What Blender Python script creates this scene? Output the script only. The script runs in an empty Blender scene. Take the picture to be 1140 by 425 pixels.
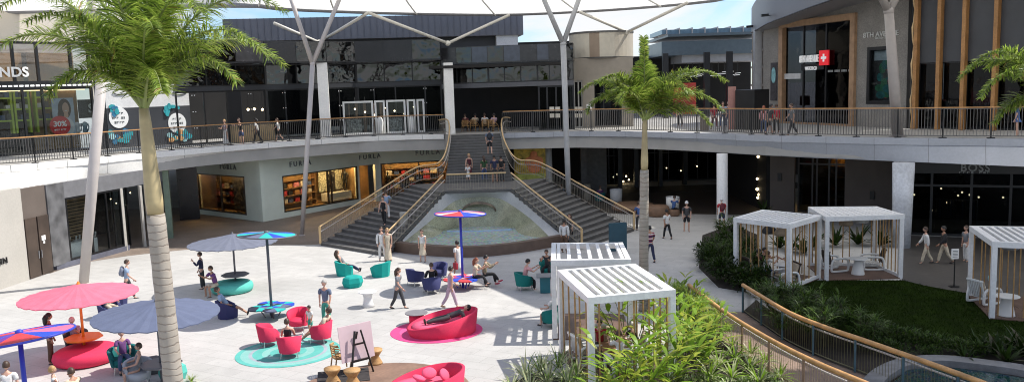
import bpy, bmesh, math, random
from mathutils import Vector, Matrix, Euler
rnd = random.Random(7)
SC = bpy.context.scene
COL = SC.collection
R = math.radians
# ------------------------------------------------------------------ camera
F_, CU, CV, HC = 926.0, 570.0, 212.5, 8.7
PITCH = math.atan(115 / 926.0); ROLL = R(1.8)
cp, sp, cr, sr = math.cos(PITCH), math.sin(PITCH), math.cos(ROLL), math.sin(ROLL)
FWD = Vector((0, cp, -sp)); U0 = Vector((0, sp, cp))
RT = Vector((cr, 0, 0)) - U0 * sr
UP = Vector((sr, 0, 0)) + U0 * cr
cam_d = bpy.data.cameras.new('camera'); cam = bpy.data.objects.new('camera', cam_d); COL.objects.link(cam)
cam.matrix_world = Matrix(((RT.x, UP.x, -FWD.x, 0), (RT.y, UP.y, -FWD.y, 0), (RT.z, UP.z, -FWD.z, HC), (0, 0, 0, 1)))
cam_d.sensor_fit = 'HORIZONTAL'; cam_d.sensor_width = 36; cam_d.lens = 36 * F_ / 1140.0
cam_d.clip_start = 0.5; cam_d.clip_end = 3000
SC.camera = cam

def ray(u, v): return FWD + RT * ((u - CU) / F_) - UP * ((v - CV) / F_)
def gp(u, v, z=0.0):
    d = ray(u, v); t = (z - HC) / d.z
    return Vector((d.x * t, d.y * t, z))
def wp(u, v, Y):
    d = ray(u, v); t = Y / d.y
    return Vector((d.x * t, Y, HC + d.z * t))

# ------------------------------------------------------------------ materials
_mats = {}
def _n(nt, t, **kw):
    n = nt.nodes.new(t)
    for k, v in kw.items(): setattr(n, k, v)
    return n
def M(name, col=(.5, .5, .5), rough=.6, metal=0.0, var=0.12, vs=3.0, bump=0.0, bs=40.0, spec=.5, emit=0.0, fine=0.0, fs=60.0, trans=0.0, sheen=0.0):
    """principled with broken-up colour (two noise scales), roughness variation and optional bump"""
    if name in _mats: return _mats[name]
    m = bpy.data.materials.new(name); m.use_nodes = True; nt = m.node_tree
    b = nt.nodes['Principled BSDF']; L = nt.links.new
    b.inputs['Roughness'].default_value = rough; b.inputs['Metallic'].default_value = metal
    b.inputs['Specular IOR Level'].default_value = spec
    if sheen: b.inputs['Sheen Weight'].default_value = sheen
    tc = _n(nt, 'ShaderNodeTexCoord')
    c4 = (*col, 1)
    if var > 0:
        nz = _n(nt, 'ShaderNodeTexNoise'); nz.inputs['Scale'].default_value = vs; nz.inputs['Detail'].default_value = 6
        L(tc.outputs['Object'], nz.inputs['Vector'])
        mx = _n(nt, 'ShaderNodeMix', data_type='RGBA')
        mx.inputs[6].default_value = (*[c * (1 - var) for c in col], 1)
        mx.inputs[7].default_value = (*[min(1, c * (1 + var)) for c in col], 1)
        rp = _n(nt, 'ShaderNodeMapRange'); rp.inputs[1].default_value = .3; rp.inputs[2].default_value = .7
        L(nz.outputs['Fac'], rp.inputs[0]); L(rp.outputs[0], mx.inputs[0])
        out = mx.outputs[2]
        if fine > 0:
            n2 = _n(nt, 'ShaderNodeTexNoise'); n2.inputs['Scale'].default_value = fs; n2.inputs['Detail'].default_value = 3
            L(tc.outputs['Object'], n2.inputs['Vector'])
            m2 = _n(nt, 'ShaderNodeMix', data_type='RGBA', blend_type='MULTIPLY'); m2.inputs[0].default_value = 1
            r2 = _n(nt, 'ShaderNodeMapRange'); r2.inputs[1].default_value = .35; r2.inputs[2].default_value = .65
            r2.inputs[3].default_value = 1 - fine; r2.inputs[4].default_value = 1
            L(n2.outputs['Fac'], r2.inputs[0]); L(out, m2.inputs[6]); L(r2.outputs[0], m2.inputs[7]); out = m2.outputs[2]
        L(out, b.inputs['Base Color'])
        rr = _n(nt, 'ShaderNodeMapRange'); rr.inputs[3].default_value = max(0.02, rough - .08); rr.inputs[4].default_value = min(1, rough + .08)
        L(nz.outputs['Fac'], rr.inputs[0]); L(rr.outputs[0], b.inputs['Roughness'])
    else:
        b.inputs['Base Color'].default_value = c4
    if bump > 0:
        nb = _n(nt, 'ShaderNodeTexNoise'); nb.inputs['Scale'].default_value = bs; nb.inputs['Detail'].default_value = 4
        L(tc.outputs['Object'], nb.inputs['Vector'])
        bp = _n(nt, 'ShaderNodeBump'); bp.inputs['Strength'].default_value = bump; bp.inputs['Distance'].default_value = .02
        L(nb.outputs['Fac'], bp.inputs['Height']); L(bp.outputs[0], b.inputs['Normal'])
    if emit > 0:
        b.inputs['Emission Color'].default_value = c4; b.inputs['Emission Strength'].default_value = emit
    if trans > 0:   # thin leaf / fabric: part translucent
        tr = _n(nt, 'ShaderNodeBsdfTranslucent'); ms = _n(nt, 'ShaderNodeMixShader'); ms.inputs[0].default_value = trans
        if var > 0: L(out, tr.inputs[0])
        else: tr.inputs[0].default_value = c4
        L(b.outputs[0], ms.inputs[1]); L(tr.outputs[0], ms.inputs[2])
        L(ms.outputs[0], nt.nodes['Material Output'].inputs['Surface'])
    _mats[name] = m
    return m

def glass(name, tint=(.55, .6, .6), refl=0.1, rough=.02, wav=0.0, bl=.25):
    """architectural glass: sees through, reflects by fresnel"""
    if name in _mats: return _mats[name]
    m = bpy.data.materials.new(name); m.use_nodes = True; nt = m.node_tree; L = nt.links.new
    nt.nodes.remove(nt.nodes['Principled BSDF'])
    tr = _n(nt, 'ShaderNodeBsdfTransparent'); tr.inputs[0].default_value = (*tint, 1)
    gl = _n(nt, 'ShaderNodeBsdfGlossy'); gl.inputs['Roughness'].default_value = rough
    fr = _n(nt, 'ShaderNodeLayerWeight'); fr.inputs[0].default_value = bl
    mr = _n(nt, 'ShaderNodeMapRange'); mr.inputs[3].default_value = refl; mr.inputs[4].default_value = .9
    ms = _n(nt, 'ShaderNodeMixShader')
    L(fr.outputs['Fresnel'], mr.inputs[0]); L(mr.outputs[0], ms.inputs[0]); L(tr.outputs[0], ms.inputs[1]); L(gl.outputs[0], ms.inputs[2])
    L(ms.outputs[0], nt.nodes['Material Output'].inputs['Surface'])
    if wav:
        tc = _n(nt, 'ShaderNodeTexCoord'); nz = _n(nt, 'ShaderNodeTexNoise'); nz.inputs['Scale'].default_value = .7
        bp = _n(nt, 'ShaderNodeBump'); bp.inputs['Strength'].default_value = wav; bp.inputs['Distance'].default_value = .3
        L(tc.outputs['Object'], nz.inputs[0]); L(nz.outputs['Fac'], bp.inputs['Height']); L(bp.outputs[0], gl.inputs['Normal'])
    _mats[name] = m
    return m

# ------------------------------------------------------------------ mesh builder
class MB:
    def __init__(s): s.v = []; s.f = []; s.mi = []; s.sm = []; s.m = 0; s.smooth = False
    def add(s, vs, fs):
        o = len(s.v); s.v += [tuple(p) for p in vs]
        for f in fs: s.f.append([i + o for i in f]); s.mi.append(s.m); s.sm.append(s.smooth)
        return s
    def hexa(s, a, b):   # two quads, bottom a (ccw from above), top b
        return s.add(list(a) + list(b), [(3, 2, 1, 0), (4, 5, 6, 7), (0, 1, 5, 4), (1, 2, 6, 5), (2, 3, 7, 6), (3, 0, 4, 7)])
    def box(s, c, d, rz=0.0, rx=0.0, ry=0.0):
        h = [x / 2 for x in d]; e = Euler((rx, ry, rz)).to_matrix(); c = Vector(c)
        p = [c + e @ Vector((sx * h[0], sy * h[1], sz * h[2])) for sz in (-1, 1) for sx, sy in ((-1, -1), (1, -1), (1, 1), (-1, 1))]
        return s.hexa(p[:4], p[4:])
    def beam(s, p0, p1, w, h=None, up=(0, 0, 1)):
        h = h or w; p0 = Vector(p0); p1 = Vector(p1); d = (p1 - p0).normalized(); up = Vector(up)
        if abs(d.dot(up)) > .98: up = Vector((0, 1, 0))
        x = d.cross(up).normalized() * (w / 2); y = x.cross(d).normalized() * (h / 2)
        return s.hexa([p0 - x - y, p0 + x - y, p1 + x - y, p1 - x - y], [p0 - x + y, p0 + x + y, p1 + x + y, p1 - x + y])
    def tube(s, path, r, n=8, cap=True):
        path = [Vector(p) for p in path]; k = len(path)
        rs = r if isinstance(r, (list, tuple)) else [r] * k
        vs = []; x = None
        for i, p in enumerate(path):
            t = (path[min(i + 1, k - 1)] - path[max(i - 1, 0)])
            t = t.normalized() if t.length > 1e-9 else Vector((0, 0, 1))
            if x is None:
                a = Vector((0, 0, 1)) if abs(t.z) < .9 else Vector((0, 1, 0)); x = t.cross(a).normalized()
            else:
                x = (x - t * x.dot(t)); x = x.normalized() if x.length > 1e-6 else t.orthogonal().normalized()
            y = t.cross(x)
            vs += [p + (x * math.cos(2 * math.pi * j / n) + y * math.sin(2 * math.pi * j / n)) * rs[i] for j in range(n)]
        fs = [(i * n + j, i * n + (j + 1) % n, (i + 1) * n + (j + 1) % n, (i + 1) * n + j) for i in range(k - 1) for j in range(n)]
        if cap: fs += [tuple(range(n - 1, -1, -1)), tuple(range((k - 1) * n, k * n))]
        return s.add(vs, fs)
    def sweep(s, path, w, h, z0=0.0):   # rectangular section following a path, kept level
        path = [Vector(p) for p in path]; k = len(path); vs = []
        for i, p in enumerate(path):
            t = path[min(i + 1, k - 1)] - path[max(i - 1, 0)]; t.z = 0; t.normalize(); x = Vector((t.y, -t.x, 0)) * (w / 2)
            vs += [p - x + Vector((0, 0, z0)), p + x + Vector((0, 0, z0)), p + x + Vector((0, 0, z0 + h)), p - x + Vector((0, 0, z0 + h))]
        fs = [(i * 4 + j, i * 4 + (j + 1) % 4, i * 4 + 4 + (j + 1) % 4, i * 4 + 4 + j) for i in range(k - 1) for j in range(4)]
        fs += [(3, 2, 1, 0), tuple(range(k * 4 - 4, k * 4))]
        return s.add(vs, fs)
    def lathe(s, prof, c=(0, 0, 0), n=24, sx=1.0, sy=1.0, rz=0.0, cap=True):
        c = Vector(c); vs = []; ca, sa = math.cos(rz), math.sin(rz)
        for r, z in prof:
            for j in range(n):
                a = 2 * math.pi * j / n; x = r * sx * math.cos(a); y = r * sy * math.sin(a)
                vs.append(c + Vector((x * ca - y * sa, x * sa + y * ca, z)))
        k = len(prof)
        fs = [(i * n + j, i * n + (j + 1) % n, (i + 1) * n + (j + 1) % n, (i + 1) * n + j) for i in range(k - 1) for j in range(n)]
        if cap: fs += [tuple(range(n - 1, -1, -1)), tuple(range((k - 1) * n, k * n))]
        return s.add(vs, fs)
    def prism(s, poly, z0, z1):
        n = len(poly); vs = [(p[0], p[1], z0) for p in poly] + [(p[0], p[1], z1) for p in poly]
        return s.add(vs, [tuple(range(n - 1, -1, -1)), tuple(range(n, 2 * n))] + [(i, (i + 1) % n, n + (i + 1) % n, n + i) for i in range(n)])
    def strip(s, a, b, flip=False):
        n = len(a); vs = list(a) + list(b)
        return s.add(vs, [((i, i + 1, n + i + 1, n + i) if not flip else (i + 1, i, n + i, n + i + 1)) for i in range(n - 1)])
    def ball(s, c, r, nu=10, nv=7, rot=None):
        c = Vector(c); r = Vector(r if hasattr(r, '__len__') else (r, r, r)); vs = []; e = rot or Matrix.Identity(3)
        for i in range(nv + 1):
            th = math.pi * i / nv
            for j in range(nu):
                a = 2 * math.pi * j / nu
                vs.append(c + e @ Vector((r.x * math.sin(th) * math.cos(a), r.y * math.sin(th) * math.sin(a), r.z * math.cos(th))))
        fs = [(i * nu + j, (i + 1) * nu + j, (i + 1) * nu + (j + 1) % nu, i * nu + (j + 1) % nu) for i in range(nv) for j in range(nu)]
        return s.add(vs, fs)
    def build(s, name, mats, parent=None, world=True, bevel=0.0):
        me = bpy.data.meshes.new(name); me.from_pydata(s.v, [], s.f)
        for m in (mats if isinstance(mats, (list, tuple)) else [mats]): me.materials.append(m)
        me.polygons.foreach_set('material_index', s.mi); me.polygons.foreach_set('use_smooth', s.sm)
        me.validate(); me.update()
        o = bpy.data.objects.new(name, me); COL.objects.link(o)
        if parent is not None: par(o, parent, world)
        if bevel > 0:
            b = o.modifiers.new('bevel', 'BEVEL'); b.width = bevel; b.segments = 2; b.limit_method = 'ANGLE'
        return o

_world = {}
def par(o, parent, world=True):
    o.parent = parent
    pw = _world.get(parent.name)
    if world and pw is not None: o.matrix_parent_inverse = pw.inverted()
    if not world and pw is not None: _world[o.name] = pw
def tag(o, label=None, cat=None, group=None, kind=None):
    if label: o['label'] = label
    if cat: o['category'] = cat
    if group: o['group'] = group
    if kind: o['kind'] = kind
    return o
def thing(name, label, cat, loc=(0, 0, 0), rz=0.0, group=None):
    o = bpy.data.objects.new(name, None); COL.objects.link(o); o.empty_display_size = .2
    o.location = loc; o.rotation_euler = (0, 0, rz)
    _world[o.name] = Matrix.Translation(Vector(loc)) @ Matrix.Rotation(rz, 4, 'Z')
    return tag(o, label, cat, group)
def struct(name, mb, mat):
    o = mb.build(name, mat); o['kind'] = 'structure'; return o
def copy_tree(o, parent=None):
    c = o.copy(); COL.objects.link(c)
    if parent is not None: c.parent = parent
    for ch in list(o.children): copy_tree(ch, c)
    return c
def place(o, loc, rz=0.0, label=None, group=None):
    o.location = loc; o.rotation_euler = (0, 0, rz)
    if label: o['label'] = label
    if group: o['group'] = group
    return o
def text(body, parent, p, rz, size, mat, ext=.03, name='lettering', align='CENTER', rx=90, spacing=1.0, sx=1.0, bold=0.0):
    c = bpy.data.curves.new(name, 'FONT'); c.body = body; c.size = size; c.extrude = ext; c.align_x = align; c.align_y = 'CENTER'
    c.space_character = spacing; c.offset = bold; c.resolution_u = 3
    c.materials.append(mat)
    o = bpy.data.objects.new(name, c); COL.objects.link(o)
    o.location = p; o.rotation_euler = (R(rx), 0, rz); o.scale = (sx, 1, 1)
    if parent is not None: par(o, parent)
    return o

class Face:
    """a vertical plane from p0 to p1 (left to right as seen from the court)"""
    def __init__(s, p0, p1):
        s.p0 = Vector((p0[0], p0[1], 0)); s.p1 = Vector((p1[0], p1[1], 0)); s.d = (s.p1 - s.p0); s.len = s.d.length; s.d.normalize()
        s.n = Vector((s.d.y, -s.d.x, 0)); s.rz = math.atan2(s.d.y, s.d.x)
    def pt(s, t, z, d=0.0): return s.p0 + s.d * t + s.n * d + Vector((0, 0, z))
    def at(s, u, v):
        r = ray(u, v); o = Vector((0, 0, HC)); k = (s.p0 - o).dot(s.n) / r.dot(s.n); q = o + r * k
        return (q - s.p0).dot(s.d), q.z
    def box(s, mb, t0, t1, z0, z1, d0, d1):
        return mb.hexa([s.pt(t0, z0, d1), s.pt(t1, z0, d1), s.pt(t1, z0, d0), s.pt(t0, z0, d0)], [s.pt(t0, z1, d1), s.pt(t1, z1, d1), s.pt(t1, z1, d0), s.pt(t0, z1, d0)])
    def pbox(s, mb, u0, v0, u1, v1, d0, d1, q=None):
        t0, za = s.at(u0, v1); t1, zb = s.at(u1, v1); z1 = (s.at(u0, v0)[1] + s.at(u1, v0)[1]) / 2; z0 = (za + zb) / 2
        return s.box(mb, t0, t1, z0, z1, d0, d1)
    def wall(s, mb, t0, t1, z0, z1, holes, th=.3):
        """solid wall with rectangular openings (t0,t1,z0,z1), no two overlapping in t"""
        hs = sorted(holes); cur = t0
        for a, b, c, e in hs:
            if a > cur + 1e-3: s.box(mb, cur, a, z0, z1, -th, 0)
            if c > z0 + 1e-3: s.box(mb, a, b, z0, c, -th, 0)
            if e < z1 - 1e-3: s.box(mb, a, b, e, z1, -th, 0)
            cur = b
        if cur < t1 - 1e-3: s.box(mb, cur, t1, z0, z1, -th, 0)
    def frame(s, mb, t0, t1, z0, z1, w, d0, d1, mull=(), trans=()):
        s.box(mb, t0, t1, z1 - w, z1, d0, d1); s.box(mb, t0, t1, z0, z0 + w, d0, d1)
        s.box(mb, t0, t0 + w, z0 + w, z1 - w, d0, d1); s.box(mb, t1 - w, t1, z0 + w, z1 - w, d0, d1)
        for m in mull: s.box(mb, m - w / 2, m + w / 2, z0 + w, z1 - w, d0 + .004, d1 - .004)
        for m in trans: s.box(mb, t0 + w, t1 - w, m - w / 2, m + w / 2, d0 + .008, d1 - .008)
    def pane(s, t0, t1, z0, z1, d, mat, parent, name='pane'):
        mb = MB(); s.box(mb, t0, t1, z0, z1, d - .012, d); return mb.build(name, mat, parent)

def offset_path(pts, d):
    out = []
    for i, p in enumerate(pts):
        a = pts[max(i - 1, 0)]; b = pts[min(i + 1, len(pts) - 1)]
        t = Vector((b[0] - a[0], b[1] - a[1], 0)).normalized(); n = Vector((-t.y, t.x, 0))
        out.append(Vector((p[0], p[1], p[2])) + n * d)
    return out
def smooth_path(pts, k=5):
    """Catmull-Rom through the points"""
    P = [Vector(p) for p in pts]; out = []
    for i in range(len(P) - 1):
        a, b, c, d = P[max(i - 1, 0)], P[i], P[i + 1], P[min(i + 2, len(P) - 1)]
        for j in range(k):
            t = j / k
            out.append(.5 * ((2 * b) + (c - a) * t + (2 * a - 5 * b + 4 * c - d) * t * t + (3 * b - a - 3 * c + d) * t ** 3))
    out.append(P[-1]); return out
def resample(path, step):
    out = [path[0].copy()]; acc = 0.0
    for a, b in zip(path[:-1], path[1:]):
        L_ = (b - a).length
        if L_ < 1e-9: continue
        pos = step - acc
        while pos <= L_:
            out.append(a.lerp(b, pos / L_)); pos += step
        acc = (acc + L_) % step
    return out

# ------------------------------------------------------------------ light
SUN_EL = R(53); SUN_AZ_VEC = Vector((.978, .21, 0)).normalized()
to_sun = Vector((SUN_AZ_VEC.x * math.cos(SUN_EL), SUN_AZ_VEC.y * math.cos(SUN_EL), math.sin(SUN_EL)))
sl = bpy.data.lights.new('sun', 'SUN'); so = bpy.data.objects.new('sun', sl); COL.objects.link(so)
sl.energy = 4.5; sl.angle = R(.55); sl.color = (1, .955, .88)
so.rotation_euler = to_sun.to_track_quat('Z', 'Y').to_euler()
w = bpy.data.worlds.new('World'); SC.world = w; w.use_nodes = True; nt = w.node_tree; L = nt.links.new
bg = nt.nodes['Background']; bg.inputs[1].default_value = .14
sky = _n(nt, 'ShaderNodeTexSky', sky_type='NISHITA'); sky.sun_disc = False; sky.sun_elevation = SUN_EL
sky.sun_rotation = math.atan2(SUN_AZ_VEC.x, SUN_AZ_VEC.y); sky.air_density = 1.0; sky.dust_density = .25; sky.ozone_density = 1.2
tc = _n(nt, 'ShaderNodeTexCoord'); mp = _n(nt, 'ShaderNodeMapping'); mp.inputs['Scale'].default_value = (1, 1, 2.6)
mp.inputs['Location'].default_value = (.3, .15, .0)
nz = _n(nt, 'ShaderNodeTexNoise'); nz.inputs['Scale'].default_value = 3.6; nz.inputs['Detail'].default_value = 9; nz.inputs['Roughness'].default_value = .58; nz.inputs['Distortion'].default_value = .4
cr_ = _n(nt, 'ShaderNodeMapRange', interpolation_type='SMOOTHSTEP'); cr_.inputs[1].default_value = .40; cr_.inputs[2].default_value = .62
mxc = _n(nt, 'ShaderNodeMix', data_type='RGBA'); mxc.inputs[7].default_value = (5.2, 5.25, 5.35, 1)
L(tc.outputs['Generated'], mp.inputs[0]); L(mp.outputs[0], nz.inputs['Vector']); L(nz.outputs['Fac'], cr_.inputs[0]); L(cr_.outputs[0], mxc.inputs[0])
sk2 = _n(nt, 'ShaderNodeMix', data_type='RGBA', blend_type='MULTIPLY'); sk2.inputs[0].default_value = 1; sk2.inputs[7].default_value = (.62, .76, .98, 1); L(sky.outputs[0], sk2.inputs[6]); L(sk2.outputs[2], mxc.inputs[6]); L(mxc.outputs[2], bg.inputs[0])
SC.view_settings.view_transform = 'Standard'; SC.view_settings.look = 'None'; SC.view_settings.gamma = 1; SC.view_settings.exposure = 0.0
SC.view_settings.use_curve_mapping = False
SC.render.engine = 'CYCLES'
SC.cycles.use_denoising = True; SC.cycles.filter_width = 1.05; SC.cycles.max_bounces = 8; SC.cycles.transparent_max_bounces = 24
SC.cycles.sample_clamp_indirect = 6; SC.cycles.caustics_reflective = False; SC.cycles.caustics_refractive = False
# ------------------------------------------------------------------ palette
white = M('white_paint', (.77, .77, .765), .5, var=.06, vs=1.6, fine=.10, fs=11)
fasc = M('fascia_concrete', (.86, .84, .80), .6, var=.07, vs=.6, fine=.08, fs=9, bump=.1)
fascr = M('fascia_shaded', (.40, .415, .45), .6, var=.08, vs=.7, fine=.08, fs=9)  # right side of the same ring fascia, its shade put into the colour
cream = M('cream_render', (.62, .57, .49), .8, var=.05, vs=.5, fine=.06, fs=20, bump=.15)
mint = M('pale_green_tile', (.74, .80, .69), .5, var=.05, vs=1, fine=.05)
black = M('black_metal', (.008, .008, .009), .4, var=.3, vs=2)
blackp = M('black_cladding', (.009, .009, .012), .25, var=.4, vs=.8)
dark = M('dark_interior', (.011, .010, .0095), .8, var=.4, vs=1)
darkb = M('dark_brown', (.06, .042, .032), .6, var=.3, vs=1.2)
steel = M('pale_steel', (.50, .455, .425), .45, metal=.0, var=.06, vs=1.5, fine=.05)
steeld = M('dark_steel', (.10, .095, .09), .45, metal=.3, var=.2)
galv = M('grey_steel', (.34, .34, .35), .4, metal=.4, var=.1)
timber = M('timber_rail', (.50, .26, .10), .5, var=.25, vs=4, fine=.15, fs=30)
gold = M('brass_rail', (.60, .42, .22), .38, metal=.35, var=.12)
stone = M('stair_stone', (.115, .11, .105), .7, var=.18, vs=2.5, fine=.2, fs=30, bump=.2)
nosing = M('stair_nosing', (.21, .205, .20), .6, var=.1)
conc = M('grey_concrete', (.50, .50, .49), .75, var=.1, vs=1, fine=.12, fs=14, bump=.2)
greywall = M('grey_brick_wall', (.25, .235, .215), .85, var=.12, vs=1.2, fine=.25, fs=14, bump=.5, bs=12)
taupe = M('taupe_wall', (.125, .10, .085), .7, var=.12, vs=1, fine=.1)
marble = M('grey_marble', (.125, .125, .13), .35, var=.4, vs=1.6)
roofm = M('roof_metal', (.16, .16, .18), .4, metal=.2, var=.1, vs=.6)
char = M('charcoal_panel', (.045, .048, .055), .5, var=.15, vs=.8)
warm = M('lit_warm', (1, .62, .25), .5, var=0, emit=30)
warmdim = M('lit_warm_dim', (1, .5, .16), .5, var=0, emit=1.2)
bulb = M('lamp_bulb', (1, .78, .45), .5, var=0, emit=6)
tan = M('tan_timber', (.34, .21, .09), .6, var=.3, vs=1.5, fine=.15)
clear = glass('shop_glass', (.80, .84, .84), .02, bl=.18)
darkglass = glass('tinted_glass', (.30, .33, .35), .0, wav=.05, bl=.12)
mirrorg = glass('reflective_glass', (.12, .14, .16), .07, wav=.3)
redp = M('red_display', (.55, .03, .03), .5, var=.2)
signw = M('sign_white', (.85, .85, .83), .5, var=0)
signlit = M('sign_lit_white', (.9, .9, .9), .5, var=0, emit=.15)
signgrey = M('sign_metal', (.16, .17, .17), .4, metal=.5, var=.05)

def bars(F, t0, t1, z, h, d, n, parent, mat, seed=1):
    """a line of lettering too small to read: a row of short strokes of uneven width"""
    rr = random.Random(seed); mb = MB(); w_ = (t1 - t0) / n
    for k in range(n):
        if n > 5 and k == n // 2: continue
        a = t0 + w_ * k; b = a + w_ * rr.uniform(.55, .8); F.box(mb, a, a + (b - a) * .3, z - h / 2, z + h / 2, d, d + .008); F.box(mb, a + (b - a) * .3, b, z + h * rr.choice((-.5, 0, .25)), z + h * .5, d, d + .007)
    return mb.build('lettering', mat, parent)
# ------------------------------------------------------------------ ground
def paving_mat():
    m = bpy.data.materials.new('pale_paving'); m.use_nodes = True; nt = m.node_tree; L = nt.links.new; b = nt.nodes['Principled BSDF']
    tc = _n(nt, 'ShaderNodeTexCoord'); mp = _n(nt, 'ShaderNodeMapping'); mp.inputs['Rotation'].default_value = (0, 0, R(28))
    L(tc.outputs['Object'], mp.inputs[0])
    br = _n(nt, 'ShaderNodeTexBrick'); br.inputs['Scale'].default_value = 1.0; br.inputs['Brick Width'].default_value = 1.2; br.inputs['Row Height'].default_value = .6
    br.inputs['Mortar Size'].default_value = .008; br.inputs['Mortar Smooth'].default_value = .2
    br.inputs['Color1'].default_value = (.50, .487, .465, 1); br.inputs['Color2'].default_value = (.462, .45, .43, 1); br.inputs['Mortar'].default_value = (.33, .32, .30, 1)
    L(mp.outputs[0], br.inputs['Vector'])
    def mul(src, scale, lo, hi, a, c, det=5):
        n = _n(nt, 'ShaderNodeTexNoise'); n.inputs['Scale'].default_value = scale; n.inputs['Detail'].default_value = det; L(tc.outputs['Object'], n.inputs['Vector'])
        r = _n(nt, 'ShaderNodeMapRange'); r.inputs[1].default_value = lo; r.inputs[2].default_value = hi; r.inputs[3].default_value = a; r.inputs[4].default_value = c
        L(n.outputs['Fac'], r.inputs[0])
        x = _n(nt, 'ShaderNodeMix', data_type='RGBA', blend_type='MULTIPLY'); x.inputs[0].default_value = 1; L(src, x.inputs[6]); L(r.outputs[0], x.inputs[7]); return x.outputs[2]
    c = mul(br.outputs['Color'], .22, .3, .7, .88, 1.06)
    c = mul(c, 1.6, .35, .7, .93, 1.03)
    c = mul(c, 22, .3, .7, .93, 1.05, 3)
    c = mul(c, 5.5, .62, .75, 1.0, .86, 2)
    L(c, b.inputs['Base Color']); b.inputs['Roughness'].default_value = .7
    bp = _n(nt, 'ShaderNodeBump'); bp.inputs['Strength'].default_value = .25; bp.inputs['Distance'].default_value = .01; L(br.outputs['Fac'], bp.inputs['Height']); bp.invert = True; L(bp.outputs[0], b.inputs['Normal'])
    return m
paving = paving_mat()
mb = MB(); mb.add([(-900, -60, 0), (900, -60, 0), (900, 1800, 0), (-900, 1800, 0)], [(0, 1, 2, 3)]); struct('ground', mb, paving)
# ------------------------------------------------------------------ upper floor ring
Z2, ZS = 5.5, 4.3
AL = [(-60, 190), (-25, 187), (0, 185), (30, 183), (60, 180), (100, 176.5), (150, 171.5), (190, 168), (230, 164.5), (280, 160.5), (330, 157), (400, 152.5), (450, 150.5), (494, 149.5)]
BL = [(-60, 224), (-25, 220), (0, 216.5), (30, 212), (60, 207), (100, 200), (150, 194), (190, 189), (230, 184), (280, 178), (330, 171.5), (400, 166), (450, 162.5), (494, 160.5)]
AR = [(560, 148.5), (600, 147.5), (640, 146.5), (680, 146.5), (720, 147), (760, 148), (800, 149), (850, 151), (900, 152), (950, 153), (1010, 154), (1070, 154.5), (1140, 155), (1200, 156)]
BR = [(560, 160), (600, 160.5), (640, 161), (680, 162.5), (720, 165), (760, 167.5), (800, 170), (850, 173), (900, 175.5), (950, 177.5), (1010, 180), (1070, 182.5), (1140, 185.5), (1200, 188)]
eAL = [gp(u, v, Z2) for u, v in AL]; eBL = [gp(u, v, ZS) for u, v in BL]
eAR = [gp(u, v, Z2) for u, v in AR]; eBR = [gp(u, v, ZS) for u, v in BR]
def edge_at(u, off=0.0):
    """point on the balcony edge seen in column u, moved outwards by off"""
    T, E = (AL, eAL) if u <= 494 else (AR, eAR)
    if 494 < u < 560: k = (u - 494) / 66.; p = eAL[-1].lerp(eAR[0], k); return p + Vector((0, off, 0))
    p = E[0] if u < T[0][0] else E[-1]
    for i in range(len(T) - 1):
        if T[i][0] <= u <= T[i + 1][0]: p = E[i].lerp(E[i + 1], (u - T[i][0]) / (T[i + 1][0] - T[i][0]))
    return p + Vector((p.x, p.y, 0)).normalized() * off
STX0, STX1, STY = -4.15, -0.75, 59.0
outer = [Vector((34, 20, 0)), Vector((46, 60, 0)), Vector((40, 130, 0)), Vector((-40, 130, 0)), Vector((-60, 60, 0)), Vector((-52, 38, 0))]
ins = offset_path(eAL, .2) + [Vector((STX0, STY, 0)), Vector((STX1, STY, 0))] + offset_path(eAR, .2)
mb = MB(); mb.prism([(p.x, p.y) for p in ins] + [(p.x, p.y) for p in outer], ZS + .06, Z2)
floor2m = M('upper_floor_tile', (.40, .385, .36), .6, var=.1, vs=.8, fine=.1)
upper = struct('upper_floor', mb, floor2m)
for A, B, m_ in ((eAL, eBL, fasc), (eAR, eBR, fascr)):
    A = smooth_path(A, 5); B = smooth_path(B, 5)
    mb = MB(); mb.smooth = True; up = Vector((0, 0, 1))
    dn = [p - up * .34 for p in A]; dn2 = [p - up * .36 for p in offset_path(A, .045)]
    mb.strip([p + up * .006 for p in offset_path(A, .6)], [p + up * .006 for p in A]); mb.strip([p + up * .006 for p in A], dn); mb.strip(dn, dn2); mb.strip(dn2, B); mb.strip(B, offset_path(B, 1.2))
    f_ = mb.build('fascia', m_, upper)
    mb = MB()
    for k in range(2, len(A) - 2, 5):
        q = (A[k + 1] - A[k]).normalized() * .012
        for a, b in ((A[k], dn[k]), (dn2[k], B[k])):
            o2 = Vector((-A[k].x, -A[k].y + 20, 0)).normalized() * .004; mb.add([a + o2 - q, a + o2 + q, b + o2 + q, b + o2 - q], [(0, 1, 2, 3)])
    mb.build('panel_joint', M('joint_dark', (.2, .2, .2), .8), f_)
# soffit downlight track under the right walkway
# ------------------------------------------------------------------ balustrades on the ring
def balustrade(name, label, path, h, mat_p, z0, pick=.125, pw=(.016, .05), mat_rail=timber, railw=.085, post=2.1, group=None, lean=0.0, low=True):
    path = resample(smooth_path(path, 6), .25)
    t = thing(name, label, 'balustrade', (path[0].x, path[0].y, path[0].z), group=group)
    mb = MB(); mb.sweep(path, railw, .055, h); mb.build('handrail', mat_rail, t)
    mb = MB()
    if low: mb.sweep(path, .05, .05, .10); mb.sweep(path, .05, .03, h - .05)
    for i, p in enumerate(resample(path, pick)):
        j = min(range(len(path)), key=lambda k: (path[k] - p).length_squared); a = path[max(j - 1, 0)]; b = path[min(j + 1, len(path) - 1)]
        an = math.atan2(b.y - a.y, b.x - a.x)
        mb.box(p + Vector((0, 0, (h + .1) / 2)), (pw[0], pw[1], h - .16), an)
    mb.build('baluster_panel', mat_p, t)
    for p in resample(path, post):
        m2 = MB(); m2.box(p + Vector((0, 0, h / 2)), (.05, .06, h)); m2.box(p + Vector((0, 0, .03)), (.32, .18, .06)); m2.build('post', black, t)
    return t
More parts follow.
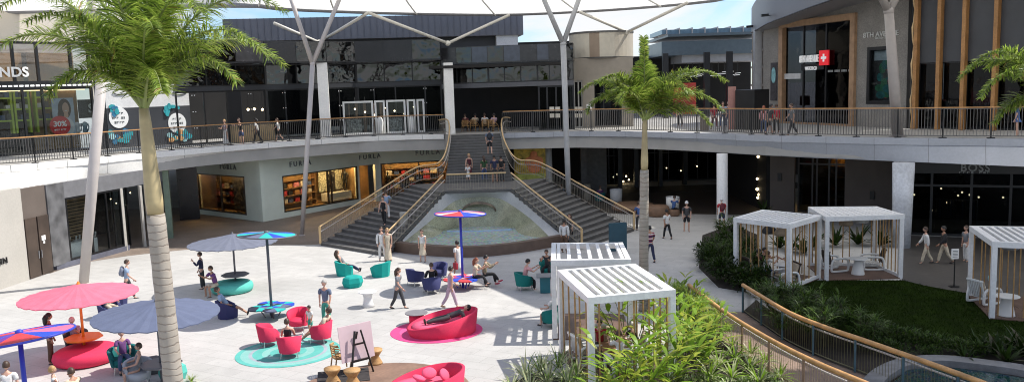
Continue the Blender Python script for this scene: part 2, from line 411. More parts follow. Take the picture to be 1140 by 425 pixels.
balustrade('balustrade', 'timber topped dark balustrade on the left upper walkway above the cream and pale green shops', [p for p in offset_path(eAL, .25)], 1.38, steeld, Z2, pick=.14)
finm = M('grey_fins', (.13, .125, .12), .45, metal=.2, var=.1)
balustrade('balustrade', 'timber topped balustrade of grey fins on the right upper walkway below the watch shop', [p for p in offset_path(eAR, .25)], 1.5, finm, Z2, pick=.145, pw=(.02, .06), railw=.075)

# ------------------------------------------------------------------ grand stair
ZL = 2.6
def flight(parent, B0, B1, T0, T1, z0, z1, n, name='flight'):
    mb = MB(); ns = MB(); B0, B1, T0, T1 = [Vector((p[0], p[1], 0)) for p in (B0, B1, T0, T1)]
    for i in range(n):
        a = i / n; b = (i + 1) / n; z = z0 + (z1 - z0) * b; zb = max(0.0, z - .24)
        q = [B0.lerp(T0, a), B1.lerp(T1, a), B1.lerp(T1, b), B0.lerp(T0, b)]
        U_ = Vector((0, 0, 1))
        mb.hexa([p + U_ * zb for p in q], [p + U_ * z for p in q])
        e = (q[2] - q[1]).normalized() * .05
        ns.hexa([q[0] + U_ * (z + .001), q[1] + U_ * (z + .001), q[1] + e + U_ * (z + .001), q[0] + e + U_ * (z + .001)], [q[0] + U_ * (z + .012), q[1] + U_ * (z + .012), q[1] + e + U_ * (z + .012), q[0] + e + U_ * (z + .012)])
    o = mb.build(name, stone, parent); ns.build('nosing', nosing, o)
    return o
BOL, BIL = gp(357, 273), gp(428, 285); TIL, TOL = Vector((-4.05, 50, 0)), Vector((-6.35, 54.3, 0))
BOR, BIR = gp(706, 257), gp(648, 277); TIR, TOR = Vector((-.1, 50, 0)), Vector((1.95, 55.6, 0))
UB0, UB1, UT0, UT1 = Vector((-4.35, 54.2, 0)), Vector((0.05, 54.4, 0)), Vector((STX0, STY + .05, 0)), Vector((STX1, STY + .05, 0))
stair = thing('grand_stair', 'dark stone double staircase that splits round the fountain and climbs to the upper walkway', 'staircase', (-2, 50, 0))
flight(stair, BOL, BIL, TIL * 0 + TOL, TIL, 0, ZL, 15)
flight(stair, BIR, BOR, TIR, TOR, 0, ZL, 15)
flight(stair, UB0, UB1, UT0, UT1, ZL, Z2, 17)
mb = MB(); mb.prism([(TIL.x, TIL.y), (TIR.x, TIR.y), (TOR.x, TOR.y), (UB1.x + .4, UB1.y + .3), (UB0.x - .4, UB0.y + .3), (TOL.x, TOL.y)], ZL - .15, ZL + .002)
mb.build('landing', stone, stair)
def stair_rail(label, pts, h=1.0, second=True, pick=.16, mat_r=gold, lastpost=True, zoff=0):
    path = [Vector(p) for p in pts]
    t = thing('stair_balustrade', label, 'balustrade', path[0])
    sm = resample(smooth_path(path, 8), .2); upv = Vector((0, 0, h))
    mb = MB()
    mb.tube([p + upv for p in sm], .048, 8)
    if lastpost: mb.beam(sm[0], sm[0] + upv, .12, .1)
    mb.build('handrail', mat_r, t)
    if second:
        m3 = MB(); m3.tube([p + Vector((0, 0, h * .72)) for p in offset_path(sm, -.09)], .025, 6); m3.build('grab_rail', steel, t)
    m2 = MB()
    for p in resample(sm, pick): m2.box(p + Vector((0, 0, h / 2)), (.017, .017, h - .06))
    m2.tube([p + Vector((0, 0, .1)) for p in sm], .02, 5); m2.build('baluster_panel', balu, t)
    return t
balu = M('baluster_bronze', (.30, .27, .22), .45, metal=.2, var=.15)
def z3(p, z): return Vector((p[0], p[1], z))
stair_rail('brass outer balustrade of the left stair flight by the handbag shop', [z3(BOL, .1), z3(BOL.lerp(TOL, .5), 1.35), z3(TOL, ZL + .05), z3((-4.75, 54.9), ZL + .35), z3((-4.25, 56.8), 4.2), z3((-4.35, 59.0), 5.5), z3((-5.2, 60.6), 5.52)])
stair_rail('brass inner balustrade of the left flight by the strolling couple', [z3(BIL, .1), z3(BIL.lerp(TIL, .5), 1.35), z3(TIL + Vector((-.05, .1, 0)), ZL)])
stair_rail('brass outer balustrade bending from the right stair flight up past the yellow billboard', [z3(BOR, .1), z3(BOR.lerp(TOR, .5), 1.35), z3(TOR, ZL + .05), z3((.35, 55.3), ZL + .4), z3((-.45, 57), 4.25), z3((-.55, 59), 5.5), z3((.1, 60.2), 5.52)])
stair_rail('brass inner balustrade of the right flight by the man in white', [z3(BIR, .1), z3(BIR.lerp(TIR, .5), 1.35), z3(TIR + Vector((.05, .1, 0)), ZL)])
stair_rail('straight balustrade along the landing above the fountain arch', [z3(TIL + Vector((.12, .08, 0)), ZL), z3((-2.1, 50.08), ZL), z3(TIR + Vector((-.12, .08, 0)), ZL)], lastpost=False, second=False)

# ------------------------------------------------------------------ fountain
fo = thing('fountain', 'fan shaped fountain pool with a tiled arch under the grand stair landing', 'fountain', (-2, 46, 0))
ZW = .42
rim = smooth_path([gp(438, 279), gp(470, 283), gp(520, 285.5), gp(570, 281.5), gp(626, 272)], 6)
def PL_(t, s): q = (BIL.lerp(TIL, t) if s else BIR.lerp(TIR, t)); return Vector((q.x + (.03 if s else -.03), q.y, ZL * t - .16))
O_ = [PL_(.26, 1) + Vector((0, 0, .02)), PL_(.62, 1), Vector((-4.05, 49.96, 2.42)), Vector((-3.0, 49.97, 2.44)), Vector((-2.05, 49.97, 2.44)), Vector((-1.1, 49.97, 2.44)), Vector((-.1, 49.96, 2.42)), PL_(.62, 0), PL_(.26, 0) + Vector((0, 0, .02))]
I_ = [gp(449, 279, .02) + Vector((0, .4, ZW)), Vector((-4.85, 47.85, 1.12)), Vector((-3.72, 50.0, 1.85)), Vector((-3.0, 50.3, 2.08)), Vector((-2.05, 50.45, 2.12)), Vector((-1.1, 50.3, 2.08)), Vector((-.38, 50.0, 1.85)), Vector((1.0, 47.85, 1.12)), gp(613, 274, .02) + Vector((0, .4, ZW))]
O_ = smooth_path(O_, 5); I_ = smooth_path(I_, 5)
mb = MB(); mb.smooth = True; mb.strip(O_, I_); mb.build('vault_shell', conc, fo)
mosaic = M('wet_mosaic', (.40, .40, .27), .12, var=.3, vs=.9, fine=.35, fs=16)
J_ = [Vector((-2.05 + (p.x + 2.05) * .62, p.y * .25 + 49.5 * .75 if p.y > 47 else p.y + .6, ZW - .06)) for p in I_]
mb = MB(); mb.smooth = True; mb.strip(I_, J_); mb.build('mosaic_wall', mosaic, fo)
def water_mat(name, c1, c2, rough=.06, sc=1.6, bs=5, bstr=.25):
    m = bpy.data.materials.new(name); m.use_nodes = True; nt = m.node_tree; L = nt.links.new; b = nt.nodes['Principled BSDF']
    tc = _n(nt, 'ShaderNodeTexCoord'); n1 = _n(nt, 'ShaderNodeTexNoise'); n1.inputs['Scale'].default_value = sc; n1.inputs['Detail'].default_value = 7; n1.inputs['Roughness'].default_value = .65
    vo = _n(nt, 'ShaderNodeTexVoronoi'); vo.inputs['Scale'].default_value = 9
    L(tc.outputs['Object'], n1.inputs['Vector']); L(tc.outputs['Object'], vo.inputs['Vector'])
    mx = _n(nt, 'ShaderNodeMix', data_type='RGBA'); mx.inputs[6].default_value = (*c1, 1); mx.inputs[7].default_value = (*c2, 1)
    mr = _n(nt, 'ShaderNodeMapRange'); mr.inputs[1].default_value = .35; mr.inputs[2].default_value = .65; L(n1.outputs['Fac'], mr.inputs[0]); L(mr.outputs[0], mx.inputs[0])
    m2 = _n(nt, 'ShaderNodeMix', data_type='RGBA', blend_type='MULTIPLY'); m2.inputs[0].default_value = .5; L(mx.outputs[2], m2.inputs[6]); L(vo.outputs['Color'], m2.inputs[7])
    L(m2.outputs[2], b.inputs['Base Color']); b.inputs['Roughness'].default_value = rough
    nb = _n(nt, 'ShaderNodeTexNoise'); nb.inputs['Scale'].default_value = bs; nb.inputs['Detail'].default_value = 3; L(tc.outputs['Object'], nb.inputs['Vector'])
    bp = _n(nt, 'ShaderNodeBump'); bp.inputs['Strength'].default_value = bstr; bp.inputs['Distance'].default_value = .05; L(nb.outputs['Fac'], bp.inputs['Height']); L(bp.outputs[0], b.inputs['Normal'])
    return m
wat = water_mat('fountain_water', (.42, .56, .56), (.58, .66, .60))
ctr = Vector((-2.0, 48.2, ZW)); loop = [Vector((p.x, p.y + .15, ZW)) for p in rim] + [Vector((1.3, 48.4, ZW)), Vector((-.1, 50.9, ZW)), Vector((-2.05, 51.7, ZW)), Vector((-4, 50.9, ZW)), Vector((-5.1, 48.4, ZW))]
mb = MB(); mb.add([ctr] + loop, [(0, i + 1, (i + 1) % len(loop) + 1) for i in range(len(loop))]); mb.build('water', wat, fo)
rimm = M('brown_stone_rim', (.15, .10, .075), .5, var=.2, vs=2, fine=.15)
mb = MB(); mb.sweep([Vector((p.x, p.y, 0)) for p in rim], .42, .55, 0); mb.build('rim', rimm, fo)
mb = MB(); mb.sweep([Vector((-3.9, 48.3, ZW)), Vector((-2, 48.0, ZW)), Vector((-.1, 48.3, ZW))], .10, .10, -.05); mb.build('streak_bar', M('streak_blue', (.42, .55, .75), .25, var=.1), fo)  # added bar, coloured as the bluish streak of light on the water

# ------------------------------------------------------------------ ground-level left side: cream wall, doors, shopfront
c0, c1, c2_, c3, c4, c5 = gp(-60, 343), gp(33, 311), gp(60, 302), gp(79, 296), gp(140, 279), gp(172, 272)
lb = thing('cream_shop', 'cream rendered ground floor shop with brown double doors left of the pink parasol', 'building', c1)
ff = Face(c0, c1); mb = MB(); ff.box(mb, 0, ff.len, 0, ZS + .3, -.5, 0); mb.build('wall', M('offwhite_render', (.45, .425, .385), .8, var=.06, vs=.5, fine=.08, fs=12, bump=.15), lb)
t_, z_ = ff.at(2, 291); text('NN', lb, ff.pt(t_, z_, .03), ff.rz, .42, black, align='CENTER', spacing=1.2)
fd = Face(c1, c2_); mb = MB(); fd.box(mb, 0.02, fd.len, 0, ZS + .2, -.4, -.05); mb.build('wall', taupe, lb)
door = MB(); w2 = fd.len / 2
for k in (0, 1):
    dm = MB(); fd.box(dm, .06 + k * w2, w2 * (k + 1) - .04, 0.02, 3.0, -.05, .02); d_ = dm.build('door', darkb, lb)
    hm = MB(); fd.box(hm, w2 + (-.12 if k == 0 else .09), w2 + (-.09 if k == 0 else .12), .9, 1.3, .02, .06); hm.build('handle', galv, d_)
sm = MB(); fd.box(sm, fd.len * .62, fd.len * .78, 1.75, 2.0, .022, .03); sm.box(fd.pt(fd.len * .7, 1.65, .03), (.12, .02, .12), fd.rz); sm.build('door_sign', signw, lb)
fm_ = Face(c2_, c3); mb = MB(); fm_.box(mb, 0, fm_.len, 0.25, ZS + .2, -.4, 0.02); mb.build('marble_pier', marble, lb)
gs = thing('glass_shop', 'glass fronted ground floor shop with a slatted timber screen behind the tilted column', 'building', c3)
fg = Face(c3, c4); gw = fg.len
mb = MB(); fg.box(mb, -1.0, gw + .3, 0, .28, -.4, .06); mb.build('plinth', M('slate_plinth', (.12, .125, .16), .4, var=.15), gs)
mb = MB(); fg.box(mb, -.1, gw + 3.6, 3.65, ZS + .2, -.35, .02); mb.build('header', M('header_grey', (.17, .17, .18), .4, var=.1), gs)
wf = MB(); fg.frame(wf, 0.05, gw, .3, 3.63, .09, -.12, 0, mull=(gw * .42, gw * .72)); wf = wf.build('window', black, gs); fg.pane(.1, gw - .08, .4, 3.55, -.06, clear, wf)
mb = MB()
for k in range(15): fg.box(mb, .1, gw * .70, .9 + k * .18, .9 + k * .18 + .12, -1.15, -1.1)
mb.build('slat_screen', M('slat_timber', (.22, .14, .07), .6, var=.25), gs)
mb = MB(); fg.box(mb, .1, gw * .6, .28, 1.1, -.9, -.4); mb.build('display_plinth', white, gs)
mb = MB(); fg.box(mb, -.2, gw + 6, 0, 4.3, -6.2, -6); fg.box(mb, -.4, -.2, 0, 4.3, -6.2, -.4); mb.build('back_wall', dark, gs)
for k in range(7):
    p = fg.pt(.4 + k * gw * .085, 1.1, -.65 - .1 * (k % 2)); s_ = MB(); s_.smooth = True
    s_.ball(p + Vector((0, 0, .05)), (.13, .06, .05), 8, 5); s_.tube([p + Vector((.08, 0, .05)), p + Vector((.1, 0, .2)), p + Vector((.11, 0, .32))], [.045, .05, .055], 7)
    tag(s_.build('boot', M('boot_white', (.6, .58, .55), .5)), 'pale boot standing on the white plinth in the slatted shop window', 'boot', 'boots on the white plinth')
fe = Face(c4, c5)
mb = MB(); fe.box(mb, -.05, .12, 0, 3.65, -.1, .05); fe.box(mb, fe.len - .75, fe.len - .6, 0, 3.65, -.1, .05); fe.box(mb, fe.len - .35, fe.len - .1, 0, 3.65, -.1, .05); mb.build('door_post', M('pale_post', (.42, .40, .36), .5), gs)
wf = MB(); fe.frame(wf, .2, fe.len - .8, .05, 3.6, .07, -1.1, -1.0, mull=(fe.len * .4,)); wf = wf.build('entrance_door', black, gs); fe.pane(.25, fe.len - .85, .1, 3.55, -1.05, clear, wf)
for k in range(6):
    p = fe.pt(.8 + k * .35, 2.1 + .5 * (k % 2) + .2 * (k % 3), -2.4); b_ = MB(); b_.smooth = True; b_.ball(p, .035, 8, 5); b_.m = 1; b_.tube([p + Vector((0, 0, .03)), p + Vector((0, 0, 4.3 - p.z))], .006, 4)
    tag(b_.build('pendant_bulb', [bulb, black]), 'small lit bulb hanging inside the dark shop entrance behind the left palm', 'lamp', 'bulbs in the dark entrance')
cb = MB(); cb.box(gp(212, 243) + Vector((0, 0, 2.15)), (1.35, 1.35, 4.3), R(20)); tag(cb.build('black_column', blackp), 'square black column standing before the left window of the handbag shop', 'column')
gc = MB(); gc.box(gp(190, 264) + Vector((0, 0, 2.15)), (.35, .9, 4.3), R(20)); tag(gc.build('green_pier', M('green_pier', (.18, .24, .17), .5)), 'slim green pier just right of the left palm trunk', 'column')

# ------------------------------------------------------------------ handbag shop (pale green)
fu = thing('handbag_shop', 'pale green corner shop with warm lit windows and metal letters under the walkway', 'building', gp(293, 247))
f0, f1, f2, f3, f4 = gp(222, 238), gp(293, 247), Vector((-12.0, 64.9, 0)), Vector((-10.55, 66.3, 0)), Vector((-4.4, 68.2, 0))
FA, FB, FC, FD = Face(f0, f1), Face(f1, f2), Face(f2, f3), Face(f3, f4)
def lit_window(F, t0, t1, z0, z1, parent, depth=1.6, back=tan, mull=(), lit=True, goods=None):
    w_ = MB(); F.frame(w_, t0 - .06, t1 + .06, z0 - .06, z1 + .06, .09, -.12, .015, mull=mull); w_ = w_.build('window', M('window_bronze', (.05, .04, .03), .4, metal=.4), parent)
    F.pane(t0 + .03, t1 - .03, z0 + .03, z1 - .03, -.05, clear, w_)
    b = MB(); F.box(b, t0 - .1, t1 + .1, z0 - .2, z1 + .2, -depth - .05, -depth); F.box(b, t0 - .12, t0 - .07, z0 - .2, z1 + .2, -depth, -.12); F.box(b, t1 + .07, t1 + .12, z0 - .2, z1 + .2, -depth, -.12)
    F.box(b, t0 - .07, t1 + .07, z0 - .2, z0 - .1, -depth, -.12); F.box(b, t0 - .07, t1 + .07, z1 + .12, z1 + .2, -depth, -.12); b.build('display_box', back, parent)
    if lit:
        l = MB(); F.box(l, t0 + .1, t1 - .1, z1 + .06, z1 + .1, -depth * .32, -depth * .18); l.build('ceiling_lamp', warm, parent)
# face A
ta0, za0 = FA.at(224, 238); ta1, _ = FA.at(275, 243); zt = FA.at(250, 195)[1]
mb = MB(); FA.wall(mb, 0, FA.len, 0, ZS + .15, [(.06, ta1, .35, zt)]); mb.build('wall', mint, fu)
lit_window(FA, .1, ta1 - .05, .4, zt - .05, fu, 1.8, tan, mull=(ta1 * .5,))
# face B: window 317..  then 380..397 split
tb0 = FB.at(317, 240)[0]; zb1 = FB.at(330, 194)[1]
mb = MB(); FB.wall(mb, 0, FB.len, 0, ZS + .15, [(tb0, FB.len - .12, .4, zb1)]); mb.build('wall', mint, fu)
tq = FB.at(366, 215)[0]; lit_window(FB, tb0 + .05, FB.len - .17, .45, zb1 - .05, fu, 1.8, tan, mull=(tq, tq + .35))
mb = MB(); FC.wall(mb, 0, FC.len, 0, ZS + .15, [(.1, FC.len * .8, .0, zb1)]); mb.build('wall', mint, fu)
ws = MB(); FC.box(ws, -.6, FC.len * 1.3, 0, zb1 + .3, -2.6, -2.5); ws.build('entrance_back', tan, fu)
ws = MB(); FC.box(ws, .3, FC.len * .7, zb1 + .05, zb1 + .1, -.9, -.6); ws.build('ceiling_lamp', warm, fu)
mb = MB(); FD.wall(mb, 0, FD.len, 0, ZS + .15, [(.1, FD.len - .4, .3, zb1)]); mb.build('wall', mint, fu)
lit_window(FD, .16, FD.len - .5, .36, zb1 - .05, fu, 1.7, tan, mull=(FD.len * .5,))
for F, u, v in ((FA, 254, 186), (FB, 334, 182), (FC, 411.5, 174.5), (FD, 476, 170)):
    t_, z_ = F.at(u, v); text('FURLA', fu, F.pt(t_, z_, .03), F.rz, .52, signgrey, spacing=1.5, ext=.03)
t_, z_ = FB.at(333, 174.6); text('8888', fu, FB.pt(t_, z_, .02), FB.rz, .14, signgrey) if False else None
# shelves of bags and dressed dummies in the windows
bagcols = [M('bag_' + n_, c_, .45, var=.1) for n_, c_ in (('red', (.35, .03, .04)), ('black', (.02, .02, .02)), ('tan', (.32, .16, .06)), ('pink', (.45, .16, .2)), ('cream', (.5, .45, .36)), ('blue', (.06, .09, .2)))]
bagn = ['dark red', 'black', 'tan', 'rose pink', 'cream', 'navy']
def bag(p, rz, k, s=1.0, where=''):
    b = MB(); b.box(Vector(p) + Vector((0, 0, .14 * s)), (.36 * s, .16 * s, .26 * s), rz); b.smooth = True
    b.tube([Vector(p) + Matrix.Rotation(rz, 3, 'Z') @ Vector((.12 * s * math.cos(a), 0, (.26 + .16 * math.sin(a)) * s)) for a in [math.pi * q / 6 for q in range(7)]], .012 * s, 5)
    tag(b.build('handbag', bagcols[k % 6], bevel=0), '%s handbag on the shelf of %s' % (bagn[k % 6], where), 'handbag', 'handbags in the pale green shop')
shm = M('shelf_wood', (.20, .11, .05), .5, var=.2)
k = 0
for F, a, b, nm in ((FA, .3, ta1 * .48, 'the leftmost shop window'), (FB, tb0 + .2, tq - .2, 'the big corner shop window'), (FD, .6, FD.len - .8, 'the shop window by the stair')):
    s = MB()
    for z in (.75, 1.3, 1.85, 2.4): F.box(s, a, b, z, z + .05, -1.55, -1.15)
    for x in (a, b - .05): F.box(s, x, x + .05, .4, 2.9, -1.56, -1.14)
    tag(s.build('display_shelf', shm), 'dark wood display shelf inside %s' % nm, 'shelf')
    for z in (.8, 1.35, 1.9):
        for j in range(int((b - a) / .62)):
            k += 1; bag(F.pt(a + .35 + j * .62, z, -1.35), F.rz, k * 7 + int(z * 3), 1.0 + .2 * (k % 3), nm)
# mosaic dotted backdrop and poster panels
dots = M('dotted_backdrop', (.72, .62, .42), .5, var=.9, vs=9)
dk = M('poster_dark', (.04, .035, .04), .4, var=.5, vs=5)
F = FB; b = MB(); F.box(b, tq + .4, F.len - .3, 1.2, zb1 - .1, -1.5, -1.45); tag(b.build('backdrop', dots), 'dotted gold and cream backdrop in the big corner shop window', 'backdrop')
b = MB(); F.box(b, tq + .45, F.len - .35, .5, 1.1, -1.3, -.5); tag(b.build('display_plinth', white), 'long white plinth under the dummies in the corner shop window', 'plinth')
b = MB(); F.box(b, tq + (F.len - tq) * .5, tq + (F.len - tq) * .64, 1.2, zb1 - .3, -1.42, -1.38); tag(b.build('poster', dk), 'tall dark hanging panel between the dummies in the corner shop window', 'panel')
F = FA; b = MB(); F.box(b, ta1 * .54, ta1 - .1, .45, zt - .1, -.9, -.86); tag(b.build('poster', M('poster_mixed', (.16, .14, .13), .4, var=1.0, vs=3.5, fine=.6, fs=7)), 'large abstract black and cream window poster beside the leftmost bag shelf', 'poster')

# ------------------------------------------------------------------ behind the right flight: poster, piers, dark arcade
ar = thing('arcade_building', 'dark ground floor arcade with grey piers under the right upper walkway', 'building', (8, 74, 0))
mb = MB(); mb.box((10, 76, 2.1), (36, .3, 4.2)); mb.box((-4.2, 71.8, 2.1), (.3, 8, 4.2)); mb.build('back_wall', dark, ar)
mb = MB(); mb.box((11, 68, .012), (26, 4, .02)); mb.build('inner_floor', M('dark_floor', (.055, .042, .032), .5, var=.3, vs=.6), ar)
for u, w_, D in ((650, .5, 66), (664, 1.6, 67), (690, .35, 70), (708, .35, 70), (735, .3, 70), (762, .3, 71)):
    p = wp(u, 190, D); mb = MB(); mb.box((p.x, D, 2.1), (w_, .6, 4.2)); mb.build('pier', M('grey_pier', (.16, .15, .135), .6, var=.2) if w_ > .4 else black, ar)
for u0, u1, D in ((672, 690, 71.5), (714, 760, 73), (765, 800, 73)):
    a, b_ = wp(u0, 190, D), wp(u1, 190, D); F = Face((a.x, D), (b_.x, D)); w_ = MB(); F.frame(w_, 0, F.len, .1, 3.8, .08, -.1, 0, mull=(F.len * .33, F.len * .66), trans=(2.6,)); w_ = w_.build('window', black, ar); F.pane(.05, F.len - .05, .15, 3.75, -.05, darkglass, w_)
for i, (u, v) in enumerate([(683, 197), (691, 198), (697, 196), (700, 200), (687, 194), (694, 202), (758, 190), (776, 185), (742, 187), (668, 203)]):
    p = wp(u, v, 72.6); b_ = MB(); b_.smooth = True; b_.ball(p, .07 if i < 6 else .045, 8, 5); b_.m = 1; b_.tube([p, (p.x, p.y, 4.3)], .008, 4); tag(b_.build('pendant_bulb', [bulb, black]), 'tiny warm bulb hanging deep in the dark arcade', 'lamp', 'bulbs in the dark arcade')
a = wp(573, 200, 61.5); b_ = wp(608, 200, 61.5); F = Face((a.x, 61.5), (b_.x, 61.5))
bp_ = thing('billboard', 'yellow and orange lit billboard with an abstract figure behind the right stair flight', 'billboard', a)
mb = MB(); F.box(mb, 0, F.len, .8, 4.25, -.15, 0); mb.build('panel', M('billboard_yellow', (.62, .42, .05), .5, var=.6, vs=2.2, fine=.4, fs=5, emit=0), bp_)
mb = MB(); F.box(mb, .05, F.len - .05, .85, 2.3, 0, .012); mb.build('lower_field', M('billboard_field', (.42, .46, .10), .5, var=.35, vs=3), bp_)
mb = MB(); mb.smooth = True; q = F.pt(F.len * .63, 3.15, .02)
for dx, dz, rx, rz_ in ((0, .55, .28, .3), (0, 0, .62, .55), (-.4, .05, .3, .35), (.4, .05, .3, .35), (0, -.45, .5, .35)): mb.ball(q + Vector((dx, 0, dz)), (rx, .03, rz_), 12, 6)
mb.build('figure', M('billboard_orange', (.75, .24, .08), .5, var=.25, vs=3), bp_)
p = gp(611, 226); mb = MB(); mb.smooth = True; mb.lathe([(.33, 0), (.33, 4.3)], (p.x, 61.2 if p.y < 61 else p.y, 0), 20); tag(mb.build('round_column', conc), 'grey round column beside the yellow billboard', 'column')

# right side columns
def round_col(u, v, r0, r1, h, label, m_=white, n=28):
    p = gp(u, v); mb = MB(); mb.smooth = True; mb.lathe([(r0, 0), (r0, .02), (r1, h)], p, n); return tag(mb.build('round_column', m_), label, 'column')
round_col(804, 249, .33, .33, 4.32, 'white round column holding the right walkway by the man in a red top')
p = gp(1003.5, 275); mb = MB(); mb.smooth = True; mb.lathe([(.42, 0), (.52, 4.32)], p, 28); tag(mb.build('round_column', M('worn_white', (.60, .62, .66), .6, var=.15, vs=1.2, fine=.2, fs=8)), 'thick worn white column behind the flat roofed pergola', 'column')
# ------------------------------------------------------------------ right ground level: taupe walls, doorway, clothing shop
rb = thing('taupe_building', 'taupe panelled ground floor building with a dark glazed doorway behind the right pergolas', 'building', gp(900, 236))
g0, g1, g2 = gp(857, 236), gp(884, 237), gp(992, 243)
FR = Face(g1, g2); FQ = Face(g0, g1)
td = FR.at(940, 240)[0]
mb = MB(); FQ.box(mb, 0, FQ.len, 0, ZS + .1, -.4, 0); mb.build('wall', taupe, rb)
mb = MB(); FR.box(mb, td, FR.len, 0, ZS + .1, -.4, 0); mb.build('wall', taupe, rb)
for F, u, v in ((FQ, 868, 197), (FR, 971, 217)):
    t_, z_ = F.at(u, v); b_ = MB(); F.box(b_, t_ - .12, t_ + .12, z_ - .25, z_ + .25, 0, .12); b_.build('wall_lamp', black, rb)
wf = MB(); FR.frame(wf, .1, td, .03, ZS, .1, -.5, -.4, mull=(td * .33, td * .42, td * .66, td * .8), trans=(3.2,)); wf = wf.build('window', black, rb); FR.pane(.15, td - .05, .1, ZS - .1, -.45, darkglass, wf)
mb = MB(); FR.box(mb, -.5, td + .5, 0, ZS, -4.1, -4); mb.build('back_wall', darkb, rb)
mb = MB(); FR.box(mb, td * .45, td * .95, 1.1, 3.3, -3.95, -3.85); mb.build('lit_wall', M('amber_wall', (.40, .19, .05), .5, var=.5, vs=2), rb)
mb = MB(); FR.box(mb, td * .5, td * .9, 4.0, 4.05, -3.2, -3.0); mb.build('ceiling_lamp', warm, rb)
for k in range(4):
    mb = MB(); FR.box(mb, td * .46, td * .8, .5 + k * .75, .55 + k * .75, -3.8, -3.4); mb.build('shelf', shm, rb)
# recess between column and taupe wall, with a string of round bulbs and a potted plant
mb = MB(); p0 = gp(857, 236); mb.box((p0.x - .1, p0.y + 5, 2.1), (.3, 10, 4.2)); tag(mb.build('recess_wall', dark), 'dark side wall of the recess left of the taupe wall', 'wall')
for u, v, r in ((844, 174.5, .09), (850.5, 184, .07), (850, 193.5, .06), (843, 199, .08), (852, 199, .05), (843, 210.5, .1), (845, 216.5, .09), (843.5, 220, .08)):
    p = wp(u, v, 56.0); b_ = MB(); b_.smooth = True; b_.ball(p, r, 10, 7); b_.m = 1; b_.tube([p, (p.x, p.y, 4.3)], .01, 4); tag(b_.build('globe_lamp', [bulb, black]), 'warm round globe lamp hanging in the recess left of the taupe wall', 'lamp', 'globe lamps in the recess')
# clothing shop
bs = thing('clothing_shop', 'black fronted clothing shop with pale letters behind the right lawn', 'building', gp(1080, 270))
h0, h1 = gp(1012, 262), gp(1180, 268); FS = Face(h0, h1)
hd = MB(); FS.box(hd, 0, FS.len, 3.55, ZS + .1, -.3, .03); hd.build('sign_band', black, bs)
wf = MB(); FS.frame(wf, 0, FS.len, .03, 3.53, .12, -.3, -.18, mull=tuple(FS.len * k for k in (.15, .42, .68)), trans=(2.75,)); wf = wf.build('window', black, bs); FS.pane(.06, FS.len - .06, .1, 3.45, -.22, darkglass, wf)
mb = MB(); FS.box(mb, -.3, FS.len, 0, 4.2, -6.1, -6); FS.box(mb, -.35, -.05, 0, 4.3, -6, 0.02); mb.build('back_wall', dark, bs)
t_, z_ = FS.at(1085.5, 187); text('BOSS', bs, FS.pt(t_, z_, .06), FS.rz, .55, M('sign_dim', (.28, .29, .29), .5, var=0), spacing=1.15, bold=.008)
t_, z_ = FS.at(1085.5, 191.5); bars(FS, t_ - .75, t_ + .75, z_ - .02, .09, .035, 8, bs, M('sign_dim'), 3)
for u, v in ((1018, 231), (1042, 243), (1055, 220), (1071, 223), (1078, 222), (1087, 225), (1095, 225), (1042, 205), (1130, 231), (1018, 243), (1020, 222), (1060, 234)):
    t_, z_ = FS.at(u, v); p = FS.pt(t_, z_, -2.0 - (u % 3)); b_ = MB(); b_.smooth = True; b_.ball(p, .055, 8, 5); b_.m = 1; b_.tube([p, (p.x, p.y, 4.2)], .008, 4); tag(b_.build('pendant_bulb', [bulb, black]), 'small warm bulb hanging inside the black clothing shop', 'lamp', 'bulbs in the clothing shop')
rack = thing('clothes_rack', 'clothes rack with dark garments inside the black clothing shop', 'clothes rack', FS.pt(FS.len * .35, 0, -2.5))
mb = MB(); mb.tube([FS.pt(FS.len * .2, 0, -2.5), FS.pt(FS.len * .2, 1.7, -2.5), FS.pt(FS.len * .5, 1.7, -2.5), FS.pt(FS.len * .5, 0, -2.5)], .025, 6); mb.build('rail', galv, rack)
for k in range(14):
    mb = MB(); FS.box(mb, FS.len * (.21 + k * .02), FS.len * (.21 + k * .02) + .07, .6 + .1 * (k % 3), 1.65, -2.75, -2.25); mb.build('garment', [dk, bagcols[5], M('garment_grey', (.12, .11, .11), .8), bagcols[1]][k % 4], rack)
# plain wall closing the right side under the walkway beyond the frame
cov = [gp(u, v) for u, v in ((56, 304), (75, 297.5), (101, 291), (140, 285), (174, 281), (200, 278.5), (230, 275.5), (280, 273), (345, 272.5), (365, 271))]
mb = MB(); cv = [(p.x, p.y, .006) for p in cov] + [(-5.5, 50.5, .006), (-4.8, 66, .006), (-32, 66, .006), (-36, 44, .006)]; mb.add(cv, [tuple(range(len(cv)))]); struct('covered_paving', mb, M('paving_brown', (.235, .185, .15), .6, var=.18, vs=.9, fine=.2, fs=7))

dk_ = [gp(u, v) for u, v in ((612, 230), (660, 236), (705, 239), (760, 238), (815, 239), (862, 238))]
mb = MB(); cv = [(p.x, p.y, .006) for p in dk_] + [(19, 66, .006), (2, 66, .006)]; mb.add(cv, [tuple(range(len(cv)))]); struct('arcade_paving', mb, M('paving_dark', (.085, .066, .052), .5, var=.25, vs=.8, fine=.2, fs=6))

mb = MB(); mb.smooth = True; n_ = 20
ra = [Vector((-2.05 + 1.05 * math.cos(math.pi * k / n_), 50.0 + .0 * k, 1.30 + .60 * math.sin(math.pi * k / n_))) for k in range(n_ + 1)]
rb_ = [Vector((-2.05 + .98 * math.cos(math.pi * k / n_), 49.9, 1.30 + .47 * math.sin(math.pi * k / n_))) for k in range(n_ + 1)]
mb.strip(ra, rb_); mb.strip([p + Vector((0, .12, 0)) for p in rb_], [p + Vector((0, .12, 0)) for p in ra]); mb.strip(rb_, [p + Vector((0, .12, 0)) for p in rb_]); mb.strip([p + Vector((0, .12, 0)) for p in ra], ra)
mb.build('arch_lip', M('arch_brown', (.17, .125, .08), .3, var=.4, vs=2.5), fo)
